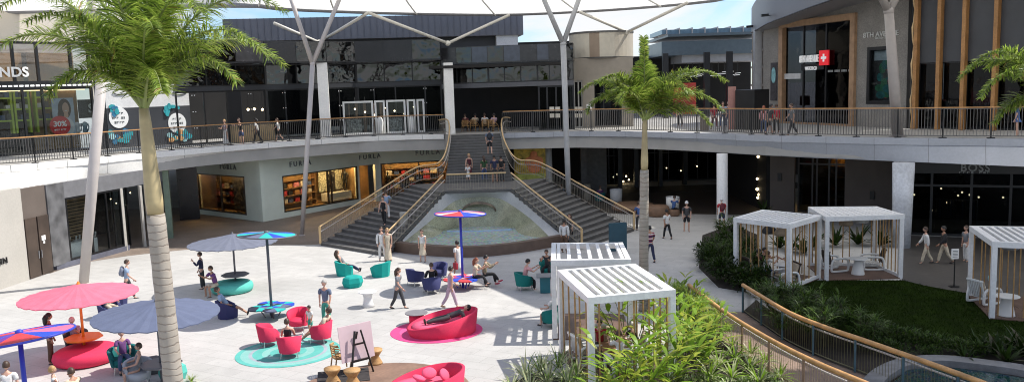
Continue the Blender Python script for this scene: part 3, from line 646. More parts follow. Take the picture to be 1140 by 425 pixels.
# ------------------------------------------------------------------ upper level, left: clothing shop with tall windows
BF = Face(wp(-58, 130, 48.5), wp(107, 130, 54.5))
lu = thing('underwear_shop', 'cream topped upper floor shop with tall black framed windows at far left', 'building', BF.pt(BF.len / 2, Z2, 0))
ztop = 15.5
tg0 = 0.2; tg1 = BF.len - .05
zg = (BF.at(0, 41)[1] + BF.at(100, 52)[1]) / 2; zb = (BF.at(0, 90)[1] + BF.at(100, 95)[1]) / 2
mb = MB(); BF.wall(mb, -2, BF.len, Z2, ztop, [(tg0, tg1, Z2, zg)], .4); mb.build('wall', cream, lu)
tm = [BF.at(u, 70)[0] for u in (42, 79)]
w_ = MB(); BF.frame(w_, tg0, tg1, zb, zg, .14, -.25, .03, mull=(tm[0], tm[1], BF.at(15, 70)[0])); w_ = w_.build('window', black, lu); BF.pane(tg0, tg1, zb, zg, -.1, glass('sky_glass', (.75, .72, .68), .09), w_)
mb = MB(); BF.box(mb, tg0, tg1, zb - .28, zb, -.3, .06); b_ = mb.build('sign_band', black, lu)
mb = MB(); n_ = 26
for k in range(n_): BF.box(mb, tg0 + (tg1 - tg0) * k / n_, tg0 + (tg1 - tg0) * (k + .72) / n_, zb - .2, zb - .1, .06, .075)
mb.build('light_strip', M('strip_white', (.9, .9, .9), .5, var=0, emit=.6), b_)
t_, z_ = BF.at(3, 82.5); text('BONDS', lu, BF.pt(t_, z_ + .08, .12), BF.rz, .82, signw, ext=.05, spacing=1.02, bold=.02)
w_ = MB(); BF.frame(w_, tg0, tg1, Z2 + .03, zb - .28, .12, -.25, 0.0, mull=(tm[0] + .1, BF.at(27, 120)[0])); w_ = w_.build('window', black, lu); BF.pane(tg0, tg1, Z2 + .05, zb - .3, -.1, clear, w_)
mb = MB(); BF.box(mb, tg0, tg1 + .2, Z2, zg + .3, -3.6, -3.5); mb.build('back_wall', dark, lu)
mb = MB(); BF.box(mb, tm[0] + .3, tg1, Z2 + .1, zb + 2.0, -3.0, -2.9); BF.box(mb, tg0, tm[0], zb, zb + 2.0, -3.0, -2.9); mb.build('timber_wall', tan, lu)
mb = MB(); BF.box(mb, tg0, tg1, zb + 2.02, zg + .6, -3.0, -2.95); mb.build('sky_reflection', M('reflection_pale', (.62, .64, .68), .7, var=.08), lu)  # sky reflection put into a pale panel added behind the upper panes
mb = MB(); BF.box(mb, tg0, tg1, zb - .45, zb - .4, -2.8, -2.6); BF.box(mb, tg0, tg1, zb - .45, zb - .4, -1.5, -1.35); mb.build('ceiling_lamp', M('lamp_neutral', (1, .72, .42), .5, var=0, emit=1.8), lu)
lime = M('lime_shelf', (.42, .55, .05), .5, var=.1)
for u0, u1, lab in ((2, 24, 'lime green grid shelf of dark clothing at far left upstairs'), (28, 44, 'shadowed lime green grid shelf in the middle upstairs window'), (52, 76, 'lime green grid shelf behind the poster of a smiling woman')):
    t0, t1 = BF.at(u0, 110)[0], BF.at(u1, 110)[0]; zz0, zz1 = BF.at(20, 135)[1], BF.at(20, 96)[1]
    gsf = thing('grid_shelf', lab, 'shelf', BF.pt(t0, Z2, -2.3)); fr_ = MB()
    nx = max(1, int((t1 - t0) / 1.1)); nz_ = 3
    for i in range(nx + 1): x = t0 + (t1 - t0) * i / nx; BF.box(fr_, x - .06, x + .06, zz0 - .8, zz1, -2.5, -2.0)
    for j in range(nz_ + 1): z = zz0 + (zz1 - zz0) * j / nz_; BF.box(fr_, t0 + .06, t1 - .06, z - .05, z + .05, -2.49, -2.02)
    fr_.build('frame', lime, gsf)
    for i in range(nx * 3):
        for j in range(nz_):
            x = t0 + (t1 - t0) * (i + .5) / (nx * 3); z = zz0 + (zz1 - zz0) * j / nz_ + .06; c_ = MB(); BF.box(c_, x - .13, x + .13, z, z + .22 + .08 * ((i + j) % 3), -2.4, -2.08)
            c_.build('folded_clothes', [dk, M('cloth_white', (.6, .6, .6), .8), bagcols[5], M('garment_grey', (.12, .11, .11), .8)][(i * 2 + j) % 4], gsf)
# poster of a woman, red sale disc, mannequins
t0, t1 = BF.at(62.5, 130)[0], BF.at(87, 130)[0]; zz0, zz1 = BF.at(75, 152)[1], BF.at(75, 109)[1]
po = thing('poster', 'tall shop poster of a long haired woman in a white top', 'poster', BF.pt(t0, Z2, -.6))
mb = MB(); BF.box(mb, t0, t1, zz0, zz1, -.62, -.58); mb.build('board', M('poster_sky', (.42, .46, .52), .6, var=.15), po)
pw_, ph_ = t1 - t0, zz1 - zz0
def flat(F, cx, cz, rx, rz_, d, n=20): return [F.pt(cx + rx * math.cos(2 * math.pi * k / n), cz + rz_ * math.sin(2 * math.pi * k / n), d) for k in range(n)]
def disc(F, cx, cz, rx, rz_, d0, d1, name, m_, parent, n=20):
    a = flat(F, cx, cz, rx, rz_, d0, n); b = flat(F, cx, cz, rx, rz_, d1, n); mb = MB(); mb.add(a + b, [tuple(range(n, 2 * n)), tuple(range(n - 1, -1, -1))] + [(i, (i + 1) % n, n + (i + 1) % n, n + i) for i in range(n)]); return mb.build(name, m_, parent)
hairm = M('poster_hair', (.07, .035, .02), .6, var=.3); skinp = M('poster_skin', (.55, .33, .23), .6, var=.08)
cx = t0 + pw_ * .56
disc(BF, cx, zz1 - ph_ * .28, pw_ * .30, ph_ * .26, -.58, -.572, 'hair', hairm, po); disc(BF, cx - pw_ * .16, zz1 - ph_ * .45, pw_ * .18, ph_ * .16, -.58, -.5715, 'hair', hairm, po)
disc(BF, cx + .05 * pw_, zz1 - ph_ * .27, pw_ * .155, ph_ * .15, -.572, -.566, 'face', skinp, po); disc(BF, cx + .05 * pw_, zz1 - ph_ * .45, pw_ * .1, ph_ * .09, -.5715, -.567, 'neck', skinp, po)
disc(BF, cx, zz0 + ph_ * .24, pw_ * .40, ph_ * .25, -.57, -.563, 'top', M('cloth_white'), po)
mb = MB(); BF.box(mb, cx, cx + .1 * pw_, zz1 - ph_ * .345, zz1 - ph_ * .325, -.566, -.562); mb.build('smile', M('cloth_white'), po)
t_, z_ = BF.at(70, 140); sd = thing('sale_disc', 'round red sale disc reading thirty percent off before the woman poster', 'sign', BF.pt(t_, z_, -.5))
disc(BF, t_, z_, .62, .62, -.5, -.46, 'disc', M('sale_red', (.62, .03, .03), .5, var=.05), sd, 28); text('30%', sd, BF.pt(t_, z_ + .1, -.45), BF.rz, .48, signw, ext=.01, bold=.01); bars(BF, t_ - .36, t_ + .36, z_ - .26, .1, -.458, 9, sd, signw, 2)
def torso(p, rz, m_, label, legs=False, head=True):
    b = MB(); b.smooth = True; p = Vector(p)
    if legs:
        for s in (-1, 1): b.tube([p + Vector((s * .1, 0, 0)), p + Vector((s * .1, 0, .45)), p + Vector((s * .09, 0, .85))], [.04, .06, .09], 8)
    b.tube([p + Vector((0, 0, z)) for z in (.8, .95, 1.1, 1.3, 1.42, 1.5)], [.15, .16, .12, .17, .14, .05], 10)
    if head: b.tube([p + Vector((0, 0, 1.48)), p + Vector((0, 0, 1.56))], .045, 8); b.ball(p + Vector((0, 0, 1.66)), (.085, .1, .12), 10, 7)
    for s in (-1, 1): b.tube([p + Vector((s * .19, 0, 1.4)), p + Vector((s * .25, 0, 1.15)), p + Vector((s * .22, -.05, .9))], [.05, .04, .03], 7)
    if not legs: b.tube([p, p + Vector((0, 0, .8))], [.02, .02], 6); b.lathe([(.2, 0), (.2, .02)], p, 14)
    return tag(b.build('mannequin', m_), label, 'mannequin')
for u, m_, l_ in ((92, M('cloth_white'), 'white dressed shop dummy torso beside the woman poster'), (100.5, M('dummy_blue', (.35, .45, .50), .7), 'pale blue dressed shop dummy torso left of the tilted column')):
    t_ = BF.at(u, 140)[0]; torso(BF.pt(t_, Z2 + .35, -.9), BF.rz, m_, l_, head=False)
t_, z_ = BF.at(103, 121); sb = thing('shop_sign', 'black square sign with a white letter behind the tilted column', 'sign', BF.pt(t_, z_, -.5)); mb = MB(); BF.box(mb, t_ - .7, t_ + .5, z_ - .6, z_ + .6, -.55, -.5); mb.build('board', black, sb); text('S', sb, BF.pt(t_ + .1, z_, -.49), BF.rz, .8, signw, ext=.01, bold=.02)
cam_ = thing('security_camera', 'small black security camera on the cream wall above the windows', 'camera', BF.pt(BF.at(93, 43)[0], BF.at(93, 43)[1], 0)); t_, z_ = BF.at(93, 43)
mb = MB(); BF.box(mb, t_ - .08, t_ + .08, z_ - .1, z_ + .1, 0, .2); mb.build('bracket', black, cam_); mb = MB(); mb.beam(BF.pt(t_ - .35, z_, .28), BF.pt(t_ + .3, z_ + .05, .25), .17, .15); mb.build('body', black, cam_)
# white hoarding with round signs
PF = Face(wp(119, 130, 55.3), wp(212, 130, 59))
ho = thing('hoarding', 'white over black shop hoarding with round signs and teal flowers behind the left palm', 'hoarding', PF.pt(PF.len / 2, Z2, 0))
zm = (PF.at(130, 119)[1] + PF.at(205, 119)[1]) / 2; zt_ = PF.at(160, 45)[1]
mb = MB(); PF.box(mb, 0, PF.len, zm, zt_ + 4, -.3, 0); mb.build('white_panel', white, ho)
mb = MB(); PF.box(mb, 0, PF.len, Z2, zm, -.3, .02); mb.build('black_panel', char, ho)
mb = MB(); PF.box(mb, -.8, -.1, Z2, zt_ + 4, -.5, .1); mb.build('black_edge', blackp, ho)
for u0_, u1_ in ((127, 141), (193, 207)):
    tc_, zc_ = PF.at((u0_ + u1_) / 2, 100); mb = MB(); mb.smooth = True; mb.tube([PF.pt(tc_ + .55 * math.cos(a) * 1.0, zc_ + .32 * math.sin(a), .03) for a in [math.pi * (1.15 + .7 * k / 10) for k in range(11)]], .045, 6); mb.build('smile_mark', signgrey, ho)
teal1 = [M('petal_teal', (.03, .34, .38), .6, var=.2), M('petal_orange', (.70, .38, .15), .6, var=.2), M('petal_blue', (.03, .18, .32), .6, var=.2), M('petal_pale', (.35, .6, .62), .6, var=.2)]
for u, v in ((132, 131), (197, 137)):
    t_, z_ = PF.at(u, v); o_ = disc(PF, t_, z_, .62, .7, .02, .06, 'round_sign', signw, ho, 26)
    for k, (a_, b_, n_) in enumerate(((-.3, .32, 4), (-.42, .44, 6), (-.3, .36, 4))): bars(PF, t_ + a_, t_ + b_, z_ + .28 - .3 * k, .15, .061, n_, o_, signgrey, k)
    rr = random.Random(int(u))
    for k in range(26):
        a = rr.uniform(0, 6.28); q = rr.uniform(.2, .8); dz = -1.2 if k % 4 else .62; dx = rr.uniform(-.5, .6) if k % 4 else rr.uniform(-.5, -.1)
        disc(PF, t_ + dx + .25 * math.cos(a), z_ + dz + q * .5 * math.sin(a) + (.0 if u < 150 else .3), rr.uniform(.12, .24), rr.uniform(.12, .26), .02, .07 + .002 * k, 'flower', teal1[rr.randrange(4)] if rr.random() < .8 else teal1[0], ho, 7)

# ------------------------------------------------------------------ upper level, centre: black glazed building
K = [edge_at(u, 0) for u in (200, 300, 400, 494)]
db = thing('black_glass_building', 'black glazed upper floor building with a grey metal roof behind the stair', 'building', (-10, 66, Z2))
us = (200, 300, 400, 494)
for i in range(3):
    a, b_ = edge_at(us[i], .9), edge_at(us[i + 1], .9); F = Face(a, b_)
    mb = MB(); F.box(mb, 0, F.len, 10.85, 12.35, -2.5, 0); w_ = mb.build('upper_band', blackp, db)
    nP = 3
    for k in range(nP):
        F.pane(F.len * k / nP + .03, F.len * (k + 1) / nP - .03, 10.95, 12.3, .03, [mirrorg, blackp, mirrorg, blackp, M('band_grey', (.03, .03, .033), .25, var=.3)][(i * nP + k * 2) % 5], w_, 'panel')
    a, b_ = edge_at(us[i], 4.6), edge_at(us[i + 1], 4.6); F = Face(a, b_)
    mb = MB(); F.box(mb, 0, F.len, 9.1, 9.4, -.3, .1); mb.build('lintel', char, db)
    w_ = MB(); F.frame(w_, 0, F.len, 9.4, 10.9, .08, -.1, .05, mull=(F.len * .33, F.len * .66)); w_ = w_.build('window', black, db); F.pane(.04, F.len - .04, 9.44, 10.86, -.03, mirrorg, w_)
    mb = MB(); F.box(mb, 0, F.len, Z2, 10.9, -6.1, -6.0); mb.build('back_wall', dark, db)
    w_ = MB(); F.frame(w_, .03, F.len - .03, Z2 + .02, 9.1, .1, -.2, -.1, mull=tuple(F.len * k for k in ((.2, .45, .8) if i else (.3, .55)))); w_ = w_.build('window', black, db)
    if i != 0: F.pane(.08, F.len - .08, Z2 + .06, 9.04, -.15, darkglass, w_)
    for t in [F.len * q for q in (.18, .8)]:
        for z in (6.6, 7.7, 8.8):
            l = MB(); F.box(l, t - .12, t - .06, z, z + .07, .0, .03); F.box(l, t + .06, t + .12, z, z + .07, 0, .03); l.build('spot_lamp', signw, db)
a, b_ = wp(255, 60, 68), wp(583, 30, 68); F = Face((a.x, 67), (b_.x, 70))
mb = MB(); F.box(mb, 0, F.len, 13.0, 14.75, -4, 0); rf = mb.build('roof', roofm, db)
mb = MB()
for k in range(46): F.box(mb, F.len * k / 46, F.len * k / 46 + .05, 13.0, 14.76, 0, .05)
mb.build('standing_seam', M('seam_metal', (.13, .13, .15), .4, metal=.2), rf)
mb = MB(); F.box(mb, 0, F.len - 1.5, 11.5, 13.0, -5, -1); mb.build('roof_upstand', char, db)
mb = MB(); q0, q1 = F.at(553, 45)[0], F.at(577, 45)[0]; F.box(mb, q0, q1, 12.0, 13.0, -.95, -.2); mb.build('vent_box', white, db)
us2 = (494, 545, 600, 640)
for i in range(3):
    a, b_ = edge_at(us2[i], 2.2 if i else 2.0), edge_at(us2[i + 1], 2.2); F = Face(a, b_)
    mb = MB(); F.box(mb, 0, F.len, 10.5, 11.75, -2.5, 0); w_ = mb.build('upper_band', M('band_grey'), db)
    for k in range(3): F.pane(F.len * k / 3 + .03, F.len * (k + 1) / 3 - .03, 10.6, 11.7, .02, [M('band_grey'), mirrorg, M('band_blue', (.055, .065, .09), .2, var=.2)][(k + i) % 3], w_, 'panel')
    w_ = MB(); F.frame(w_, 0, F.len, 9.1, 10.48, .06, -.15, -.03, mull=(F.len * .33, F.len * .66)); w_ = w_.build('window', black, db); F.pane(.03, F.len - .03, 9.14, 10.44, -.1, mirrorg, w_)
    mb = MB(); F.box(mb, 0, F.len, 8.75, 9.08, -.4, .03); mb.build('lintel', M('lintel_grey', (.09, .09, .10), .4, var=.1), db)
    F2 = Face(edge_at(us2[i], 9), edge_at(us2[i + 1], 9)); mb = MB(); F2.box(mb, 0, F2.len, Z2, 10, -.3, 0); mb.build('back_wall', dark, db)
    if i == 2: w_ = MB(); F.frame(w_, 0, F.len, Z2 + .02, 8.75, .12, -.3, -.15, mull=(F.len * .25, F.len * .5, F.len * .75)); w_ = w_.build('window', black, db); F.pane(.05, F.len - .05, Z2 + .1, 8.7, -.2, darkglass, w_)
mb = MB(); p = edge_at(545, 0); mb.box((p.x + .8, p.y + 5, 10.3), (10, 8, .2)); mb.build('soffit', dark, db)
mb = MB(); mb.box((-12, 82, 9), (48, .4, 8)); mb.build('rear_wall', dark, db)
# white framed doors of the shop left of the stair
a, b_ = edge_at(378, 3.6), edge_at(474, 3.6); F = Face(a, b_); pv = thing('shop_pavilion', 'white framed glazed shopfront with patterned screens on the upper walkway', 'shopfront', a)
ed = [F.at(u, 130)[0] for u in (382, 416, 429, 452, 463, 473)]; zz = F.at(420, 112)[1]
for k, (x0, x1) in enumerate(((ed[0], ed[1]), (ed[1] + .1, ed[2]), (ed[2] + .1, ed[3]), (ed[3] + .1, ed[4]), (ed[4] + .1, ed[5]))):
    w_ = MB(); F.frame(w_, x0, x1, Z2 + .02, zz - (.0 if k < 4 else .0), .14, -.15, 0); w_ = w_.build('door_frame', signw, pv); F.pane(x0 + .07, x1 - .07, Z2 + .1, zz - .1, -.08, clear, w_)
pat = M('patterned_screen', (.30, .30, .30), .6, var=.95, vs=7)
for x0, x1 in ((ed[0] + .25, ed[1] - .9), (ed[2] + .3, ed[3] - .2)):
    mb = MB(); F.box(mb, x0, x1, Z2 + .02, Z2 + 1.15, -.6, -.5); mb.build('patterned_screen', pat, pv)
mb = MB()
for k in range(10): F.box(mb, ed[0] + .3 + k * .62, ed[0] + .5 + k * .62, Z2 + .1, zz - .2, -1.6, -1.45)
mb.build('curtain', M('curtain_brown', (.17, .11, .08), .8, var=.25), pv)
for k in range(7):
    p = F.pt(ed[0] + .9 + k * .75, zz - .6 - .25 * (k % 3), -1.0); b_ = MB(); b_.smooth = True; b_.ball(p, .07, 8, 6); b_.m = 1; b_.tube([p, p + Vector((0, 0, .9 + .25 * (k % 3)))], .008, 4); tag(b_.build('pendant_bulb', [M('bulb_soft', (1, .8, .55), .5, var=0, emit=5), black]), 'small bulb hanging behind the white framed shopfront', 'lamp', 'bulbs in the white framed shop')
for u in (423, 458):
    t_ = F.at(u, 140)[0]; mb = MB(); mb.smooth = True; mb.lathe([(.2, 0), (.24, .3), (.27, .9), (.2, 1.15), (.14, 1.25), (.1, 1.3)], F.pt(t_, Z2, .35), 16); tag(mb.build('white_urn', signw), 'tall white urn %s' % ('between the left pair of white shop doors' if u == 423 else 'before the right hand white shop doors'), 'urn')
# cafe left end
a, b_ = edge_at(262, 3.4), edge_at(306, 3.4); F = Face(a, b_); mb = MB(); F.box(mb, 0, F.len, Z2, Z2 + 1.15, -.8, 0); tag(mb.build('cafe_counter', M('counter_ply', (.34, .25, .14), .6, var=.15)), 'plywood cafe counter behind the people on the left walkway', 'counter')
for u, v in ((279, 122), (286, 121.5), (295, 122)):
    t_, z_ = F.at(u, v); p = F.pt(t_, z_, -.4); b_ = MB(); b_.smooth = True; b_.ball(p, .09, 8, 6); b_.m = 1; b_.tube([p, p + Vector((0, 0, 1.2))], .01, 4); tag(b_.build('pendant_lamp', [bulb, black]), 'small lit lamp hanging over the cafe counter upstairs', 'lamp', 'lamps over the cafe counter')
# square columns on the walkway
def sq_col(u, w, z1, lab, m_=fasc, off=.75, z0=Z2):
    p = edge_at(u, off); mb = MB(); mb.smooth = False; mb.box((p.x, p.y, (z0 + z1) / 2), (w, w, z1 - z0), R(10)); return tag(mb.build('square_column', m_), lab, 'column')
sq_col(362.5, .72, 10.85, 'pale square column on the left walkway beside the slim forked column', off=1.3)
sq_col(501, .66, 10.6, 'pale square column at the head of the upper stair flight', off=.6)
# ------------------------------------------------------------------ beige drum building and arcade beyond
DBc = wp(670, 100, 65.2)
dr = thing('beige_drum_building', 'beige upper floor shop with a round panelled drum on its roof', 'building', (DBc.x, DBc.y, Z2))
r_ = 2.46; pan = [M('drum_cream', (.50, .46, .38), .7, var=.05), M('drum_tan', (.26, .20, .15), .7, var=.05), M('drum_beige', (.42, .38, .31), .7, var=.05)]
mb = MB(); n = 40
for k in range(n):
    a0, a1 = 2 * math.pi * k / n, 2 * math.pi * (k + 1) / n
    P = [Vector((DBc.x + r_ * math.cos(a), DBc.y + r_ * math.sin(a), z)) for z in (10.75, 12.55) for a in (a0, a1)]
    deg = (a0 + a1) * 90 / math.pi - 180
    mb.m = 1 if 68 < deg < 78 or 62 <= deg <= 68 else (0 if deg < 62 or 79 <= deg < 112 else 2); mb.add(P, [(0, 1, 3, 2)])
mb.build('drum', pan, dr)
mb = MB(); mb.lathe([(r_ + .05, 12.55), (r_ + .05, 12.68)], (DBc.x, DBc.y, 0), 40); mb.lathe([(r_ + .04, 10.68), (r_ + .04, 10.76)], (DBc.x, DBc.y, 0), 40); mb.build('drum_rim', steeld, dr)
wa = Face(wp(634, 100, 63.2), wp(705, 100, 62.8))
tw0, tw1 = wa.at(662, 120)[0], wa.at(692.5, 120)[0]; zw = wa.at(678, 90)[1]; ts = wa.at(649, 120)[0]
mb = MB(); wa.wall(mb, 0, wa.len, Z2, 10.7, [(.05, ts, Z2, wa.at(640, 90)[1]), (tw0, tw1, Z2 + .1, zw)], .35); mb.build('wall', M('beige_render', (.30, .265, .22), .8, var=.06, fine=.06), dr)
w_ = MB(); wa.frame(w_, tw0, tw1, Z2 + .1, zw, .06, -.3, -.2, mull=(tw0 + .7,)); w_ = w_.build('window', black, dr); wa.pane(tw0, tw1, Z2 + .15, zw - .05, -.25, darkglass, w_)
w_ = MB(); wa.frame(w_, .05, ts, Z2, wa.at(640, 90)[1], .1, -.3, -.1, mull=(ts * .36, ts * .68)); w_ = w_.build('window', M('pale_mullion', (.35, .34, .32), .5), dr); wa.pane(.1, ts, Z2 + .1, wa.at(640, 91)[1], -.2, darkglass, w_)
mb = MB(); wa.box(mb, 0, wa.len, Z2, 10.6, -4, -3.9); mb.build('back_wall', M('back_taupe', (.13, .11, .10), .8), dr)
mb = MB(); wa.box(mb, tw0 + .5, tw0 + 1.3, Z2 + 1, zw - .2, -2.5, -2.46); mb.build('wall_poster', M('poster_pale', (.5, .5, .54), .6, var=.5, vs=1.5), dr)
mb = MB(); wa.box(mb, wa.at(653, 120)[0], wa.at(659, 120)[0], wa.at(655, 124)[1], wa.at(655, 116)[1], 0, .04); mb.build('notice', signw, dr)
for u in (615.5, 622, 635.5, 641, 646.5):
    mb = MB(); p = edge_at(u, 1.9) if u < 634 else wa.pt(wa.at(u, 120)[0], 0, -.06)
    F = Face((p.x - .2, p.y), (p.x + .2, p.y))
    for v0, v1 in ((119, 124), (126.5, 131)):
        z1_, z0_ = wp(u, v0, p.y).z, wp(u, v1, p.y).z; F.box(mb, .0, .34, z0_, z1_, 0.0, .05)
    tag(mb.build('menu_boards', M('menu_cream', (.62, .58, .50), .6)), 'pair of small cream menu boards in the dark windows left of the beige drum shop', 'menu board', 'cream menu boards')
# far arcade
fa = thing('arcade_wing', 'dark far shopping wing with a teal metal roof behind the middle palm', 'building', (16, 84, Z2))
F = Face(wp(706, 120, 80), wp(862, 110, 80))
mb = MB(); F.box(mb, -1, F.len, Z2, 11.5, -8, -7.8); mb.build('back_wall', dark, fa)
mb = MB(); F.box(mb, 2.5, F.len, 11.2, 12.5, -10, 1.0); F.box(mb, 3.0, F.len, 12.9, 13.15, -10, 1.6); rf = mb.build('roof', M('teal_metal', (.10, .13, .15), .35, metal=.3, var=.1), fa)
mb = MB(); F.box(mb, 2.6, F.len - 1, 13.2, 13.6, -6, .6); mb.build('roof_light', M('rooflight_blue', (.14, .22, .28), .2, var=.2), rf)
mb = MB()
for k in range(8): F.box(mb, 3 + k * 1.2, 3.1 + k * 1.2, 13.16, 13.75, -6.1, .7)
mb.build('glazing_bar', steel, rf)
mb = MB(); F.box(mb, 4.5, F.len, 10.5, 11.2, -5, .4); mb.build('soffit_edge', galv, fa)
t0, t1 = F.at(752, 120)[0], F.at(778, 120)[0]
mb = MB(); F.box(mb, t0, t1, Z2 + .1, 8.6, -1.3, -1.2); mb.build('red_display', M('display_red_lit', (.42, .04, .03), .5, var=.7, vs=1.2, emit=.05), fa)
w_ = MB(); F.frame(w_, F.at(728, 120)[0], F.at(748, 120)[0], Z2, 9.3, .1, -1, -.9, mull=(F.at(738, 120)[0],)); w_ = w_.build('window', black, fa); F.pane(F.at(728, 120)[0], F.at(748, 120)[0], Z2, 9.3, -.95, darkglass, w_)
mb = MB(); F.box(mb, F.at(740, 120)[0], F.at(748, 120)[0], Z2, 9.2, -2.6, -2.5); mb.build('lit_wall', M('teal_lit', (.45, .62, .60), .6, var=.1), fa)
mb = MB(); F.box(mb, F.at(703, 120)[0], F.at(728, 120)[0], Z2, 8.8, -2.6, -2.5); mb.build('pale_shop_wall', M('pale_grey_wall', (.4, .4, .38), .6, var=.1), fa)
for k in range(22):
    p = F.pt(4 + (k % 11) * .62 + .2 * (k // 11), 9.2 + .5 * ((k * 7) % 3) / 3, -1 - (k // 11)); b_ = MB(); b_.beam(p - Vector((.28, 0, 0)), p + Vector((.28, 0, .05)), .09, .06); b_.m = 1; b_.tube([p, (p.x, p.y, 10.6)], .012, 4); tag(b_.build('bar_lamp', [signlit, black]), 'thin white bar lamp hanging under the far teal roof', 'lamp', 'bar lamps under the far roof')
for u in (741, 787, 812):
    p = wp(u, 120, 76); mb = MB(); mb.box((p.x, p.y, 8.4), (.5, .5, 5.8)); mb.build('column', black, fa)
p0, p1 = edge_at(819, 5.2), edge_at(840, 5.2); F = Face(p0, p1); mb = MB(); F.box(mb, 0, F.len, Z2, F.at(832, 100)[1], -1.5, 0); tag(mb.build('black_kiosk', black, bevel=.02), 'plain black kiosk wall left of the watch shop', 'kiosk')
p = edge_at(815.5, 5.4); mb = MB(); mb.box((p.x, p.y, 6.9), (.45, .3, 2.8)); ks = thing('totem_sign', 'narrow reddish totem sign beside the black kiosk', 'sign', p); mb.build('board', M('totem_red', (.40, .20, .17), .5), ks)
for u, lab in ((784.5, 'dark litter bin on the far walkway left of the red display'),):
    p = edge_at(u, 3.2); mb = MB(); mb.lathe([(.3, 0), (.32, .85), (.25, .95)], p, 14); tag(mb.build('litter_bin', taupe), lab, 'bin')
# ------------------------------------------------------------------ upper right: watch shop
wsb = thing('watch_shop', 'grey rounded upper floor watch shop with a tall timber framed window', 'building', edge_at(900, 7))
W_ = [gp(850, 136.0, Z2), gp(868, 136.8, Z2), gp(955, 140.8, Z2), gp(1014, 143, Z2)]
W1, W2, W3 = Face(W_[0], W_[1]), Face(W_[1], W_[2]), Face(W_[2], W_[3])
ZR = 16.0
tp0, tp1 = W1.at(860, 100)[0], W1.at(867, 100)[0]
mb = MB(); W1.box(mb, 0, W1.len, Z2, ZR, -.5, 0); mb.build('wall', greywall, wsb)
t0, t1 = W2.at(869, 100)[0], W2.at(953, 100)[0]; zt = (W2.at(872, 31)[1] + W2.at(951, 8)[1]) / 2
mb = MB(); W2.wall(mb, 0, W2.len, Z2, ZR, [(t0 + .05, t1 - .05, Z2, zt)], .5); mb.build('wall', greywall, wsb)
w_ = MB(); W2.frame(w_, t0, t1, Z2 - .3, zt, .42, -.3, .22); ww = w_.build('window', M('frame_timber', (.36, .22, .125), .55, var=.2, vs=3, fine=.15), wsb)
w_ = MB(); W2.box(w_, t0 + .42, t1 - .42, Z2 + .02, Z2 + .12, -.2, -.1)
for u in (893, 918): x = W2.at(u, 80)[0]; W2.box(w_, x - .06, x + .06, Z2, zt - .42, -.2, -.08)
w_.build('mullion', black, ww); W2.pane(t0 + .43, t1 - .43, Z2 + .1, zt - .43, -.14, glass('shop_dark_glass', (.22, .23, .25), .01, wav=.05, bl=.18), ww)
mb = MB(); W2.box(mb, t0, t1, Z2, zt, -3.2, -3.1); mb.build('back_wall', dark, wsb)
ts_, zs_ = W2.at(905, 66); ts1 = W2.at(929, 62)[0]
mb = MB(); W2.box(mb, W2.at(892, 70)[0], W2.at(917, 70)[0], W2.at(905, 78)[1], W2.at(905, 71)[1], -.05, .0); mb.build('sign_board', black, wsb)
text('8TH AVENUE', wsb, W2.pt(W2.at(902, 66)[0], W2.at(902, 66)[1], .10), W2.rz, .70, signlit, ext=.05, sx=.48)
text('WATCH CO', wsb, W2.pt(W2.at(904, 76.5)[0], W2.at(904, 76.5)[1], .10), W2.rz, .36, signlit, ext=.03, sx=.6)
tx, zx = W2.at(918.5, 65)[0], W2.at(918.5, 64.5)[1]
mb = MB(); W2.box(mb, tx - .45, tx + .45, zx - .5, zx + .5, .02, .12); o_ = mb.build('red_square', M('cross_red', (.75, .02, .03), .4, var=0, emit=.3), wsb)
mb = MB(); W2.box(mb, tx - .26, tx + .26, zx - .08, zx + .08, .12, .135); W2.box(mb, tx - .08, tx + .08, zx - .26, zx + .26, .1205, .1345); mb.build('white_cross', signlit, o_)
mb = MB(); a_ = W2.at(921, 79)[0]; c_ = W2.at(947, 79)[0]; zl = W2.at(934, 79)[1]
for k in range(17):
    if k % 5 != 4: W2.box(mb, a_ + (c_ - a_) * k / 17, a_ + (c_ - a_) * (k + .65) / 17, zl - .07, zl + .07, -.07, -.05)
mb.build('small_lettering', M('sign_dim'), wsb)
mb = MB(); W2.box(mb, W2.at(872, 85)[0], W2.at(891, 85)[0], W2.at(882, 88)[1], W2.at(882, 82)[1], -.07, .0); mb.build('band_sign', M('sign_grey_white', (.5, .5, .5), .5), wsb)
for u0_, u1_, v0_, v1_, m_ in ((932, 946, 104, 118, redp), (880, 890, 107, 118, redp), (918, 927, 128, 133, signw), (928, 945, 126, 134, dots)):
    mb = MB(); W2.pbox(mb, u0_, v0_, u1_, v1_, -.9, -.8); tag(mb.build('show_card', m_), {0: 'red display panel at the right of the watch shop window', 1: 'small red display panel behind the walking man in grey', 2: 'small white display card low in the watch shop window', 3: 'glittering tray of watches low in the watch shop window'}[[932, 880, 918, 928].index(u0_)], 'display')
mb = MB()
for k in range(12): W2.box(mb, W2.at(918, 137)[0] + k * .28, W2.at(918, 137)[0] + k * .28 + .2, Z2 + .05, Z2 + .3, -.7, -.4)
mb.build('timber_plinth', M('plinth_timber', (.5, .34, .16), .5), wsb)
mb = MB(); mb.smooth = False; W3.wall(mb, 0, W3.len, Z2, ZR, [(W3.at(965.5, 80)[0], W3.at(995, 80)[0], W3.at(980, 116)[1], W3.at(980, 52)[1])], .5); mb.build('wall', greywall, wsb)
q0, q1 = W3.at(965.5, 80)[0], W3.at(995, 80)[0]; y0, y1 = W3.at(980, 116)[1], W3.at(980, 52)[1]
w_ = MB(); W3.frame(w_, q0, q1, y0, y1, .2, -.2, .05); ww = w_.build('window', black, wsb); W3.pane(q0 + .1, q1 - .1, y0 + .1, y1 - .1, -.05, clear, ww)
mb = MB(); mb.m = 0; W3.box(mb, q0, q1, y0, y1, -.45, -.35); mb.build('poster_backing', dk, wsb)
pr = random.Random(3)
